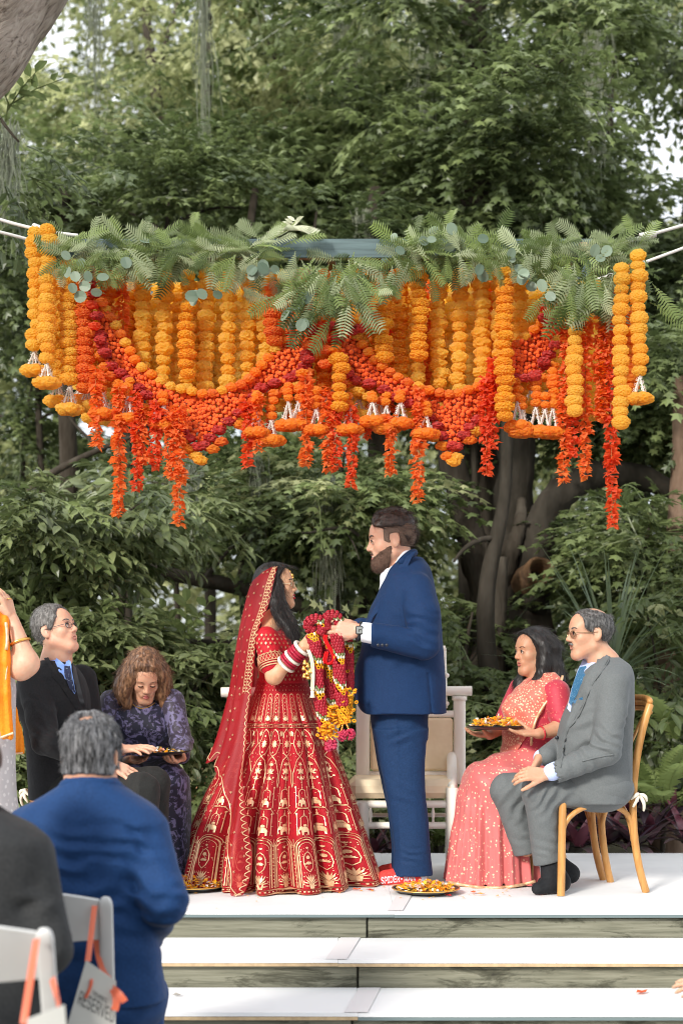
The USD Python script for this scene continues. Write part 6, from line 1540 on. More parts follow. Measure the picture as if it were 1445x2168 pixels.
# ================================================================ chairs, bench
M_honey = usdkit.material(stage, '/World/Looks/honey_wood', {
    'tc': ('texture_coordinate', {}), 'mp': ('mapping', {'scale': (26, 26, 4)}), 'n': ('noise_texture', {'scale': 2, 'detail': 5, 'distortion': .6}),
    'r': ('rgb_ramp', {'ramp': [(.3, (.38, .17, .045)), (.7, (.56, .29, .09))]}), 'p': ('principled_bsdf', {'roughness': .38, 'specular_ior_level': .45})},
    [('tc.object', 'mp.vector'), ('mp.vector', 'n.vector'), ('n.fac', 'r.fac'), ('r.color', 'p.base_color')], surface='p.BSDF')
M_cream = cloth('cushion_cream', (.62, .56, .46), (.70, .64, .54), 300)
def crossback(lab, cx, cy, fwd, bow=True, group='bentwood chairs on the stage'):
    t = thing('crossback_chair', lab, 'chair', (cx, cy, 0), group)
    f_ = unit(V3(fwd[0], fwd[1], 0)); l_ = V3(-f_[1], f_[0], 0); o = V3(cx, cy, 0)
    W = lambda x, y, z: o + f_ * x + l_ * y + V3(0, 0, z)
    tb = lambda nm, pts, r, sd=9: obj(nm, tube(smooth_path([W(*p) for p in pts], 16) if len(pts) > 2 else np.array([W(*p) for p in pts]), r, sd), M_honey, t, smooth=True)
    out = [(.215, .10), (.215, -.10), (.20, -.175), (.05, -.205), (-.12, -.195), (-.19, -.15), (-.20, 0), (-.19, .15), (-.12, .195), (.05, .205), (.20, .175)]
    pg = Polygon(out).buffer(.015).buffer(-.01)
    m = trimesh.creation.extrude_polygon(pg, .028, engine='earcut'); v = np.array(m.vertices)
    obj('seat', (np.array([W(a, b, .424 + c) for a, b, c in v]), np.array(m.faces)), M_honey, t)
    m = trimesh.creation.extrude_polygon(pg.buffer(-.018), .022, engine='earcut'); v = np.array(m.vertices)
    obj('cushion', (np.array([W(a, b, .4525 + c) for a, b, c in v]), np.array(m.faces)), M_cream, t)
    for s_ in (-1, 1):
        tb('leg', [(.200, s_ * .185, 0), (.185, s_ * .170, .43)], .0185)
        tb('leg', [(-.235, s_ * .185, 0), (-.195, s_ * .175, .16), (-.175, s_ * .170, .36), (-.178, s_ * .170, .50), (-.205, s_ * .175, .70), (-.255, s_ * .185, .885)], .0185)
        tb('arch_brace', [(.185, s_ * .172, .26), (.155, s_ * .175, .36), (.06, s_ * .185, .412), (-.05, s_ * .185, .412), (-.14, s_ * .175, .37), (-.172, s_ * .17, .27)], .0125)
        tb('cross_strip', [(-.190, s_ * .165, .46), (-.215, s_ * .09, .56), (-.232, 0, .66), (-.240, -s_ * .09, .77), (-.248, -s_ * .165, .86)], .008, 7)
    tb('arch_brace', [(.190, .165, .24), (.185, .12, .36), (.18, 0, .412), (.185, -.12, .36), (.190, -.165, .24)], .0125)
    tb('arch_brace', [(-.180, .160, .24), (-.172, .12, .35), (-.17, 0, .412), (-.172, -.12, .35), (-.180, -.160, .24)], .0125)
    tp = smooth_path([W(-.252, .19, .87), W(-.285, .10, .885), W(-.295, 0, .89), W(-.285, -.10, .885), W(-.252, -.19, .87)], 20)
    obj('top_rail', cat_mesh([tube(tp, .014, 8), tube(tp + [0, 0, .026], .015, 8), tube(tp + [0, 0, -.024], .012, 8), tube(tp + [0, 0, .002], .0155, 8)]), M_honey, t, smooth=True)
    if bow:
        for s_ in (-1, 1):
            c = W(-.19, s_ * .19, .46)
            for a, b in ((.035, -.055), (-.02, -.075), (.045, -.02), (-.035, -.03)):
                e = c + f_ * a + V3(0, 0, b) + l_ * s_ * .018
                obj('bow', tube(smooth_path([c, (c + e) / 2 + l_ * s_ * .02 + V3(0, 0, .012), e], 8), [.004, .008, .009, .009, .009, .008, .007, .005], 6), M_cream, t, smooth=True)
    return t
fr = (-.962, -.27); lr = np.array([-.27, .962])
c_ = (P(1187, 1897, 6.53)[:2] + np.array(fr) * -.20 + lr * .185)
crossback('honey bentwood chair under the man in grey, bow at its back', c_[0], c_[1], fr)
crossback('honey bentwood chair under the woman in the pink sari', P(1152, 0, 7.15)[0], 7.17, (-.93, -.36))
crossback('honey bentwood chair under the man in the black suit', P(171, 0, 6.86)[0], 6.88, (.62, -.78))
crossback('honey bentwood chair under the woman in the lace dress', P(300, 0, 7.25)[0], 7.28, (.15, -.99))

M_champ = pmat('champagne_paint', (.86, .82, .74), .35, .5)
M_vinyl = pmat('cream_vinyl', (.86, .72, .50), .45, .4, noise=(9, (.78, .63, .42), .4, .7), bump=(18, .25, .01))
def bench():
    Y = 7.62
    t = thing('bench', 'pale gold bamboo style settee with cream panels behind the couple', 'bench', P(735, 1800, Y))
    B_ = lambda nm, a, b, d, Ya=Y, Yb=None, m=M_champ: obj(nm, tube(np.array([P(a[0], a[1], Ya), P(b[0], b[1], Yb or Ya)]), d / 2 * Ya / F, 14), m, t, smooth=True)
    B_('top_rail', (468, 1466), (998, 1463), 21)
    for x in (500, 702, 768, 972): B_('post', (x, 1476), (x - (0 if x > 900 else 0), 1660), 26 if x > 900 else 30)
    for x in (500, 972): B_('post_collar', (x, 1474), (x, 1483), 32)
    for a, b in ((514, 690), (782, 960)):
        for y in (1512, 1640): B_('back_rail', (a, y), (b, y), 15)
        xm = (a + b) / 2; p0, p1 = P(a + 2, 1632, Y), P(b - 2, 1520, Y)
        obj('back_panel', box((p0[0] + p1[0]) / 2, Y, (p0[2] + p1[2]) / 2, abs(p1[0] - p0[0]), .045, abs(p1[2] - p0[2]), .012), M_vinyl, t, smooth=False)
    # front of the seat is nearer
    Yf = 7.15
    x0, x1 = P(505, 0, Yf)[0], P(966, 0, Yf)[0]; zs = P(0, 1690, Yf)[2]
    for a, b in ((x0, (x0 + x1) / 2 - .01), ((x0 + x1) / 2 + .01, x1)):
        m = box((a + b) / 2, (Y + Yf) / 2 - .02, zs + .045, b - a, Y - Yf, .095, .03); obj('seat_cushion', m, M_vinyl, t)
    for y, d in ((1703, 16), (1748, 15)): B_('seat_rail', (500, y), (958, y), d, Yf)
    B_('seat_rail', (500, 1726), (958, 1726), 9, Yf + .3)
    for x in np.arange(520, 950, 44):
        pr = [(.001, 0), (.008, 0), (.006, .02), (.011, .045), (.006, .07), (.008, .095), (.001, .095)]
        obj('spindle', lathe(pr, 9, P(x, 1743, Yf)), M_champ, t, smooth=True)
    for x in (505, 760): B_('leg', (x + 8, 1700), (x + 8, 1462 + .95 * F / Yf), 26, Yf)
    for x in (510, 955):
        B_('leg', (x, 1660), (x, 1462 + .95 * F / Y), 26)
        B_('arm_post', (x + 2, 1668), (x + 2, 1462 + .95 * F / (Yf - .02)), 27, Yf - .02)
        B_('arm_rail', (x + 2, 1668), (x, 1600), 22, Yf - .02, Y)
    for a, b in (((938, 1372), (941, 1500)), ((800, 1372), (797, 1460))): B_('crest_post', a, b, 12, Y + .02)
    B_('crest_rail', (795, 1374), (942, 1374), 14, Y + .02)
    for y in (1430, 1490):
        obj('finial', (np.array(ico2.vertices) * .014 + P(945, y, Y), np.array(ico2.faces)), M_champ, t, smooth=True)
bench()
# ================================================================ the seated family
H_grey = hairmat('hair_grey', (.055, .050, .046), (.19, .18, .17), (130, 130, 40), .5)
H_grey2 = hairmat('hair_iron_grey', (.018, .017, .017), (.15, .145, .14), (110, 110, 22), .45)
H_auburn = hairmat('hair_auburn', (.07, .032, .016), (.28, .145, .075), (70, 70, 12), .4)
GREY = cloth('grey_suit', (.105, .115, .118), (.125, .135, .138), 420, .8, .06)
BLACK = cloth('black_suit', (.010, .010, .011), (.018, .018, .020))
M_blue_shirt = cloth('pale_blue_shirt', (.42, .50, .78), (.50, .58, .84), sheen=0)
M_blue_shirt2 = cloth('sky_blue_shirt', (.20, .34, .78), (.26, .42, .84), sheen=0)
def figured(name, base, motif, scale, thr=.30, metal=0, w=.06, rough=.6, kind='voronoi', distort=0.0):
    """Cloth with small woven figures."""
    return usdkit.material(stage, '/World/Looks/' + name, {
        'tc': ('texture_coordinate', {}), 'v': ('voronoi_texture', {'scale': scale}) if kind == 'voronoi' else ('noise_texture', {'scale': scale, 'detail': 2.5, 'roughness': .5, 'distortion': distort}),
        'n': ('noise_texture', {'scale': scale * 3.0, 'detail': 2}), 'ml': ('math', {'math_type': 'multiply_add', 'value2': .35, 'value3': 0}), 'ad': ('math', {'math_type': 'add'}),
        'r': ('rgb_ramp', {'ramp': [(0, motif), (thr, motif), (thr + w, base), (1, base)] if kind == 'voronoi' else [(0, base), (thr - w, base), (thr, motif), (thr + w * .6, motif), (thr + w * 1.6, base), (thr + 2.6 * w, base), (thr + 3.2 * w, motif), (1, motif)]}),
        'b': ('bump', {'strength': .3, 'distance': .003}), 'p': ('principled_bsdf', {'roughness': rough, 'specular_ior_level': .35, 'metallic': metal, 'sheen_weight': .15})},
        [('tc.object', 'v.vector'), ('tc.object', 'n.vector'), ('n.fac', 'ml.value1'), (('v.distance' if kind == 'voronoi' else 'v.fac'), 'ad.value1'), ('ml.value', 'ad.value2'), ('ad.value', 'r.fac'), ('r.color', 'p.base_color'), ('r.color', 'b.height'), ('b.normal', 'p.normal')], surface='p.BSDF')
M_tie = figured('tie_teal', (.02, .10, .20), (.16, .30, .40), 170, .36)
M_tie2 = figured('tie_navy', (.012, .02, .06), (.22, .26, .36), 110, .42)
M_sock = cloth('sock_black', (.007, .008, .010), (.013, .014, .016), 300)
def glasses(hd, t, m, tint=None, w=.0016):
    G = obj('glasses', tube(np.array([hd.w(.105, y, .001) for y in (-.012, 0, .012)]), w, 5), m, t)
    for sd in (-1, 1):
        a_ = np.linspace(0, 2 * np.pi, 20); pts = np.array([hd.w(.104 - .010 * (1 + math.cos(a)) / 2, sd * (.012 + .021 * (1 + math.cos(a))), -.002 + .016 * math.sin(a)) for a in a_])
        obj('rim', tube(pts, w, 5, cap=False), m, G)
        if tint is not None: obj('lens', (np.vstack([pts.mean(0), pts[:-1]]), np.array([[0, k + 1, (k + 1) % 19 + 1] for k in range(19)])), tint, G)
        obj('temple', tube(np.array([hd.w(.094, sd * .055, .004), hd.w(.045, sd * .074, .006), hd.w(-.010, sd * .083, .008)]), w, 5), m, G)
M_lens = usdkit.material(stage, '/World/Looks/lens_tint', {'t': ('transparent_bsdf', {'color': (.80, .76, .72)}), 'g': ('glossy_bsdf', {'roughness': .05}), 'f': ('fresnel', {'IOR': 1.45}), 'm': ('mix_closure', {})}, [('f.fac', 'm.fac'), ('t.BSDF', 'm.closure1'), ('g.BSDF', 'm.closure2')], surface='m.closure')

def px_loft(rows, Y, Yc=None, **k):
    return loft([(P(0, y, Y)[2], P(cx, 0, Y)[0], (Yc if Yc else Y) if len(r) < 3 else r[2], r[0] * Y / F, r[1]) for y, cx, *r in rows], **k)

# ---------------------------------------------------------------- man in grey (right)
SK_GREYMAN = skin('skin_tan', (.50, .29, .19))
def grey_man():
    Y = 6.68
    t = thing('person', 'seated man in grey suit with glasses, moustache and hands clasped', 'person', P(1258, 1690, Y) * [1, 1, 0])
    hd = Head(P(1247, 1343, Y), (-.97, -.20, .0), .97, nose=1.08, fat=.004)
    nk = P(1280, 1408, Y)
    shn, eln, wrn = P(1302, 1452, 6.50), P(1284, 1590, 6.44), P(1160, 1638, 6.46)
    shf, elf, wrf = P(1258, 1440, 6.86), P(1205, 1572, 6.84), P(1142, 1606, 6.62)
    hpn, knn, ann = P(1278, 1672, 6.62), P(1140, 1672, 6.57), P(1158, 1822, 6.63)
    hpf, knf, anf = P(1262, 1668, 6.80), P(1072, 1672, 6.78), P(1114, 1800, 6.80)
    body = hd.prims() + [rc(hd.w(-.02, 0, -.05), nk, .056, .062, .03), rc(nk, P(1262, 1500, Y), .07, .12, .04), rc(P(1262, 1500, Y), P(1262, 1650, Y), .13, .13, .05)]
    for a in ((shn, eln, wrn), (shf, elf, wrf)): body += limb(a, [.05, .040, .028])
    for a in ((hpn, knn, ann), (hpf, knf, anf)): body += limb(a, [.075, .05, .034])
    body += hand(wrn + unit(wrn - eln) * .01, unit(V3(-.90, -.05, .05)), unit(V3(-.15, .75, -.6)), -1, (.55, .6, .65, .7), 1.0, (.5, .5), .05)
    body += hand(wrf + unit(wrf - elf) * .01, unit(V3(-.45, -.35, -.75)), unit(V3(.5, -.4, -.6)), 1, (.5, .5, .55, .6), 1.0, (.5, .5), .05)
    obj('body', sdf(body, .0047), SK_GREYMAN, t, smooth=True)
    hd.details(t, None, pmat('lip_tan', (.36, .15, .11), .4, .4), H_grey2, .0045)
    # hair: receding, short at the sides and back
    _hm = hair_mesh(hd, lambda q: np.maximum.reduce([q[:, 2] - .118 + .9 * np.clip(-q[:, 0] - .05, 0, .1) * 0, -(q[:, 2] - np.where(q[:, 0] > .005, .004 + .9 * np.clip(q[:, 0] - .018, 0, .1), np.where(q[:, 0] > -.03, .030, -.075))), q[:, 0] - .052 - .30 * np.clip(q[:, 2] - .06, 0, .1), .062 - np.sqrt((q[:, 0] + .055) ** 2 + q[:, 1] ** 2 + (q[:, 2] - .135) ** 2)]),
        lambda q: .0075 + .004 * np.clip(-q[:, 0] / .1, 0, 1), groove=.0035, gfreq=(70, 70, 26))
    obj('hair', _hm, H_grey2, t, smooth=True); strands(_hm, 1300, .026, lambda p: -hd.R[:, 0] * 1.0 + (p - hd.w(0, 0, .13)) * 4 + [0, 0, -.5], H_grey2, t, 5, .0011)
    obj('top_hair', hair_mesh(hd, lambda q: np.maximum.reduce([-(q[:, 2] - .098), q[:, 0] - .068, -(q[:, 0] - .005), np.abs(q[:, 1]) - .055]), lambda q: .006 + 0 * q[:, 0], groove=.004, gfreq=(50, 120, 40)), H_grey2, t, smooth=True)
    ms = [hd.w(.101 - .012 * u * u, .026 * u, -.0475 - .008 * u * u) for u in np.linspace(-1, 1, 9)]
    obj('moustache', tube(np.array(ms), np.array([.3, .8, 1, 1, .9, 1, 1, .8, .3]) * .0058, 7), H_grey, t, smooth=True)
    glasses(hd, t, pmat('glasses_brown', (.30, .20, .10), .3, .5, metal=.7), M_lens)
    # jacket
    rows = [(1393, 1286, 24, .07), (1412, 1283, 50, .150), (1440, 1277, 62, .200), (1480, 1272, 67, .205), (1530, 1262, 76, .200), (1580, 1256, 80, .195), (1630, 1252, 84, .195), (1672, 1254, 80, .20), (1698, 1262, 62, .20)]
    jk = [px_loft(rows, Y, pw=2.2)] + limb([shn + [-.01, .03, 0], eln, P(1180, 1634, 6.455)], [.080, .066, .050], .012) + limb([shf, elf, P(1156, 1602, 6.63)], [.076, .062, .048], .012)
    jk += [rc(P(1262, 1370, Y), P(1246, 1432, Y - .03), .070, .055, .01, 's'), rc(wrn + (wrn - eln) * .1, P(1180, 1635, 6.455), .06, .044, .004, 's'), fold(eln + [-.03, -.05, .03], (.6, 0, 1), .05, .010, .11), fold(P(1300, 1520, 6.5), (.5, 0, 1), .07, .006, .10), fold(P(1230, 1615, 6.4), (1, 0, .4), .055, .006, .09), fold(P(1240, 1560, 6.5), (-.5, 0, 1), .06, .008, .12), crumple(.006, 7, 13)]
    jm = sdf(jk, .0062, margin=1.3); J = obj('jacket', jm, GREY, t, smooth=True); dp = project(jm)
    patch(dp, [(1232, 1398), (1262, 1380), (1268, 1398), (1240, 1430), (1222, 1470), (1206, 1508), (1200, 1500), (1210, 1455), (1222, 1420)], .004, M_blue_shirt, 'shirt', t, relax=5)
    patch(dp, [(1226, 1412), (1240, 1410), (1240, 1428), (1226, 1462), (1208, 1494), (1203, 1488), (1212, 1448)], .013, M_tie, 'tie', t, relax=5)
    lp = patch(dp, [(1268, 1378), (1290, 1390), (1270, 1425), (1262, 1430), (1258, 1442), (1240, 1480), (1205, 1540), (1196, 1562), (1199, 1530), (1222, 1478), (1244, 1430), (1262, 1402)], .008, GREY, 'lapel', J)
    pline(dp, [(1290, 1390), (1270, 1426), (1258, 1442), (1240, 1480), (1205, 1540)], .004, .0028, GREY, 'lapel_edge', J)
    patch(dp, [(1212, 1484), (1232, 1476), (1234, 1482), (1214, 1490)], .010, M_tie, 'pocket_square', t)
    pline(dp, [(1232, 1612), (1262, 1604), (1298, 1598)], .002, .004, GREY, 'pocket_flap', J); pline(dp, [(1196, 1562), (1190, 1600), (1186, 1625)], .003, .003, GREY, 'front_edge', J)
    obj('button', (np.array(ico1.vertices) * [.010, .005, .010] + P(1178, 1562, dp(1178, 1562) - .004), np.array(ico1.faces)), M_btn, J, smooth=True)
    for s_ in ((wrn + (eln - wrn) * .06, wrn + (eln - wrn) * .25, .041), (wrf + (elf - wrf) * .06, wrf + (elf - wrf) * .2, .039)):
        obj('cuff', sdf([rc(s_[0], s_[1], s_[2], s_[2] + .003)], .006), M_blue_shirt, t, smooth=True)
    tr = [ell(P(1265, 1668, Y), (.17, .20, .11), k=.04)]
    for hp, kn, an in ((hpn, knn, ann), (hpf, knf, anf)):
        tr += [rc(hp, kn, .096, .078, .05), rc(kn + [.006, 0, -.01], an + [.0, 0, -.004], .076, .066, .035), half((.10, 0, -1), an + [0, 0, -.02]) if False else fold(kn + [.06, -.05, -.03], (1, 0, -.7), .05, .010, .11), fold(an + [0, -.04, .10], (.2, 0, 1), .05, .006, .09)]
    cut = Prim(lambda p: np.maximum(np.where(p[:, 1] < 6.70, P(0, 1833, 6.6)[2], P(0, 1806, 6.74)[2]) + .25 * (p[:, 0] - P(1150, 0, 6.5)[0]) - p[:, 2], -99), np.full(3, -99), np.full(3, 99), .004, 'i')
    tr += [crumple(.005, 6, 19), cut]
    tm = sdf(tr, .0062, margin=1.3); T_ = obj('trousers', tm, GREY, t, smooth=True)
    for toe, heel, an in ((P(1138, 1884, 6.56), P(1186, 1868, 6.62), ann), (P(1150, 1874, 6.76), P(1206, 1850, 6.80), anf + [.09, 0, -.02])):
        toe[2] = max(toe[2], .028); heel[2] = max(heel[2], .04)
        obj('sock', sdf([rc(an + [.02, 0, 0], heel, .042, .042, .03), rc(heel, toe, .040, .030, .03), rc(an, toe * .5 + heel * .5, .036, .034, .03), half((0, 0, -1), (0, 0, .003))], .0058), M_sock, t, smooth=True)
grey_man()

# ---------------------------------------------------------------- petal tray maker
M_tray = pmat('tray_black', (.012, .011, .010), .28, .5)
M_petal = [FM[k] for k in ('yellow', 'orange', 'gold')] if 'FM' in globals() else [M_gold] * 3
M_pet_w, M_pet_p = pmat('petal_white', (.72, .68, .62), .6, .3), pmat('petal_pink', (.66, .30, .24), .6, .3)
def tray(lab, c, r, n, seed, tilt=(0, 0), gold=False, heap=.035):
    g_ = np.random.default_rng(seed); t = thing('petal_tray', lab, 'tray', c)
    R_ = rot_to((0, 1, tilt[1]), (tilt[0], 0, 1))
    v, f = lathe([(.001, 0), (r * .72, 0), (r * .90, .008), (r, .016), (r, .020), (r * .88, .013), (r * .70, .006), (.001, .006)], 40)
    obj('plate', (v @ R_.T + c, f), M_tray, t, smooth=True)
    if gold: obj('rim', (tube(np.stack([np.cos(np.linspace(0, 6.2832, 41)) * r, np.sin(np.linspace(0, 6.2832, 41)) * r, np.full(41, .019)], 1), .003, 5, cap=False)[0] @ R_.T + c, tube(np.stack([np.cos(np.linspace(0, 6.2832, 41)) * r, np.sin(np.linspace(0, 6.2832, 41)) * r, np.full(41, .019)], 1), .003, 5, cap=False)[1]), M_goldj, t, smooth=True)
    bits = {0: [], 1: [], 2: [], 3: [], 4: []}
    for k in range(n):
        a, q = g_.uniform(0, 6.283), math.sqrt(g_.uniform(0, 1)) * .86; hh = heap * (1 - q * q) * g_.uniform(.3, 1.1) + .012
        s_ = g_.uniform(.010, .020); v = np.array([[-.5, 0, 0], [.5, 0, 0], [.4, .9, .25], [-.4, .9, .25], [0, .45, -.1]]) * s_; f = np.array([[0, 1, 4], [1, 2, 4], [2, 3, 4], [3, 0, 4]])
        d = g_.normal(0, 1, 3) * [1, 1, .5]
        bits[g_.choice(5, p=(.33, .25, .18, .14, .10))].append((place((v, f), np.array([math.cos(a) * q * r, math.sin(a) * q * r, hh]), d)[0] @ R_.T + c, f))
    for k, m in enumerate(M_petal + [M_pet_w, M_pet_p]):
        obj(('marigold_petals', 'marigold_petals', 'marigold_petals', 'white_petals', 'pink_petals')[k], cat_mesh(bits[k]), m, t, kind='stuff')
tray('black tray of marigold petals lying on the stage before the groom', P(901, 1883, 6.62) * [1, 1, 0] + [0, 0, .005], .158, 420, 1, gold=True)
tray('black tray of marigold petals on the stage left of the red skirt', P(410, 1872, 6.72) * [1, 1, 0] + [0, 0, .005], .150, 380, 2, gold=True, heap=.05)
tray('tray of petals held level by the woman in the pink sari', P(1048, 1545, 6.93), .142, 420, 3, heap=.05)
tray('black tray held on the lap of the woman in lace', P(338, 1597, 6.86), .150, 70, 4, (0, .03), heap=.012)

# ---------------------------------------------------------------- woman in the pink sari
SK_SARI = skin('skin_sari', (.46, .25, .155))
M_sari = figured('sari_pink', (.56, .125, .12), (.78, .48, .32), 50, .39, .05, .03)
M_pallu = figured('sari_sequin', (.58, .15, .11), (.80, .55, .36), 80, .44, .15, .10)
M_blouse = figured('blouse_rose', (.42, .030, .055), (.62, .16, .12), 60, .36, .05)
def sari_woman():
    Y = 7.12
    t = thing('person', 'seated woman in pink sari with black wavy hair holding a petal tray', 'person', P(1120, 1700, Y) * [1, 1, 0])
    hd = Head(P(1129, 1381, Y), (-.92, -.38, -.02), .92, smile=.3, nose=1.0)
    nk = P(1148, 1440, Y)
    shn, eln, wrn = P(1178, 1466, 6.96), P(1192, 1540, 6.90), P(1138, 1554, 6.84)
    shf, elf, wrf = P(1102, 1458, 7.28), P(1066, 1535, 7.24), P(1036, 1556, 7.10)
    body = hd.prims() + [rc(hd.w(-.02, 0, -.05), nk, .048, .054, .03), rc(nk, P(1132, 1520, Y), .07, .10, .04), rc(P(1132, 1520, Y), P(1130, 1640, Y), .11, .13, .05)]
    body += limb((shn, eln, wrn), [.052, .044, .026]) + limb((shf, elf, wrf), [.052, .044, .026])
    body += limb((P(1135, 1640, 7.04), P(1030, 1650, 6.90), P(1030, 1850, 6.93)), [.09, .06, .04]) + limb((P(1130, 1640, 7.2), P(1010, 1650, 7.10), P(1010, 1850, 7.1)), [.09, .06, .04])
    body += hand(wrn, unit(V3(-1, -.1, .06)), V3(0, -.25, 1), -1, (.12, .15, .18, .2), .92, (.7, .2), .1) + hand(wrf, unit(V3(-.9, -.45, .05)), V3(0, -.2, 1), 1, (.2, .25, .28, .3), .92, (.6, .2), .1)
    obj('body', sdf(body, .0047), SK_SARI, t, smooth=True)
    hd.details(t, None, pmat('lip_sari', (.38, .10, .09), .35, .4), M_dark, .0038)
    more = []
    for sd, xs_ in ((1, 0), (-1, 0)):
        L_ = smooth_path([hd.w(.01, sd * .070, .06), hd.w(-.015, sd * .088, -.01), hd.w(-.015, sd * .092, -.085), hd.w(.03, sd * .098, -.15), hd.w(.035, sd * .085, -.205)], 9); L_ = L_ + hd.R @ np.zeros(3) + np.c_[np.sin(np.linspace(0, 10, 9)) * .010, np.cos(np.linspace(0, 9, 9)) * .006, np.zeros(9)]
        more += [rc(L_[i], L_[i + 1], .032 + .006 * math.sin(i * 1.9), .032, .012) for i in range(8)]
        L_ = smooth_path([hd.w(-.05, sd * .06, .05), hd.w(-.085, sd * .075, -.03), hd.w(-.085, sd * .085, -.12), hd.w(-.06, sd * .09, -.19)], 8) + np.c_[np.sin(np.linspace(1, 9, 8)) * .012, np.zeros(8), np.zeros(8)]
        more += [rc(L_[i], L_[i + 1], .042 + .006 * math.sin(i * 2.1), .040, .014) for i in range(7)]
    more += [rc(hd.w(-.08, 0, .0), hd.w(-.08, 0, -.17), .07, .06, .03)]
    _hm = hair_mesh(hd, lambda q: np.maximum(q[:, 0] - (.020 + .70 * np.clip(q[:, 2] - .03, 0, .1)), -(q[:, 2] + .06)), lambda q: .017 + 0 * q[:, 0], more=more, gfreq=(70, 70, 18), groove=.005, hi=(.13, .15, .19), lo=(-.17, -.15, -.22))
    obj('hair', _hm, H_black, t, smooth=True); strands(_hm, 1800, .07, lambda p: (p - hd.w(.02, 0, .10)) * [1, 1, .3] / .1 + [0, 0, -1.0], H_black, t, 4, .0012)
    rows = [(1432, 1148, 22, .08), (1448, 1145, 40, .15), (1475, 1134, 52, .18), (1515, 1128, 56, .18), (1560, 1128, 60, .18), (1610, 1128, 66, .20), (1650, 1125, 70, .21)]
    bl = [px_loft(rows, Y, pw=2.1)] + limb((shn, shn + (eln - shn) * .85), [.064, .060], .03) + limb((shf, shf + (elf - shf) * .85), [.062, .058], .03) + [ell(P(1138, 1425, 7.09), (.06, .07, .05), k=.01, op='s'), rc(P(1092, 1500, 7.02), P(1094, 1500, 7.06), .06, .06, .04), crumple(.004, 8, 23), fold(P(1185, 1520, 6.9), (0, 0, 1), .04, .005, .06)]
    bm = sdf(bl, .006, margin=1.3); BL = obj('blouse', bm, M_blouse, t, smooth=True); dp = project(bm)
    # skirt of the sari: lap and fall
    sk = [px_loft([(1622, 1075, 62, .20), (1650, 1056, 78, .235), (1700, 1048, 80, .235), (1760, 1044, 84, .235), (1820, 1042, 90, .24), (1868, 1042, 97, .25)], 7.03, pw=2.3, k=.06), rc(P(1140, 1620, 7.05), P(1036, 1652, 6.93), .135, .095, .05), rc(P(1135, 1620, 7.18), P(1022, 1652, 7.10), .135, .095, .05), ell(P(1150, 1640, 7.12), (.16, .22, .13), k=.05)]
    def rip(p):
        k = np.clip((P(0, 1640, 7)[2] - p[:, 2]) / .45, 0, 1); x = (p[:, 0] - P(1040, 0, 7)[0]); a = np.arctan2(p[:, 1] - 7.03, x)
        return k * (.013 * np.sin(a * 17 + x * 4) + .009 * np.sin(a * 31 + 1.0)) + .006 * np.sin((p[:, 2] * 1.0 + x * 1.4) * 26) * (1 - k)
    sk += [Prim(rip, np.full(3, -99), np.full(3, 99), op='d'), half((0, 0, -1), (0, 0, .004))]
    sm = sdf(sk, .0068, margin=1.3); SK_ = obj('sari_skirt', sm, M_sari, t, smooth=True); dps = project(sm)
    # pallu over the chest and shoulder
    pm = [Prim(q.f, q.lo, q.hi, q.k, q.op) for q in bl[:1] + bl[5:7]] if False else [px_loft(rows, Y, pw=2.1), rc(P(1092, 1500, 7.02), P(1094, 1500, 7.06), .06, .06, .04), rc(shn + [-.02, .06, .03], shn + [-.02, .10, .02], .05, .06, .04)]
    pm += [ell(P(1138, 1425, 7.09), (.055, .065, .05), k=.01, op='s'), Prim(lambda p: np.full(len(p), -.011) + .003 * np.sin((p[:, 2] * .8 + p[:, 0]) * 75), np.full(3, -99), np.full(3, 99), op='d'),
           Prim(lambda p: np.maximum((p[:, 0] - P(1128, 0, 7)[0]) - (p[:, 2] - P(0, 1532, 7)[2]) * .62, -9), np.full(3, -99), np.full(3, 99), .004, 'i')]
    pmh = sdf(pm, .006, margin=1.4); PL = obj('pallu', pmh, M_pallu, t, smooth=True); dpp = project(pmh)
    pline(dpp, [(1190, 1432), (1176, 1462), (1152, 1492), (1132, 1530), (1124, 1580)], .004, .0075, M_gold, 'gold_border', PL)
    pline(dps, [(950, 1868), (990, 1876), (1040, 1880), (1090, 1876), (1132, 1866)], .004, .008, M_gold, 'gold_hem', SK_)
    obj('bangle', cat_mesh([tube(wrn + (eln - wrn) * f_ + np.stack([np.cos(np.linspace(0, 6.2832, 21)) * .033, 0 * np.linspace(0, 1, 21), np.sin(np.linspace(0, 6.2832, 21)) * .033], 1) @ rot_to(eln - wrn).T, .004, 6, cap=False) for f_ in (.14,)]), pmat('bangle_crimson', (.45, .02, .03), .3, .5), t, smooth=True)
sari_woman()

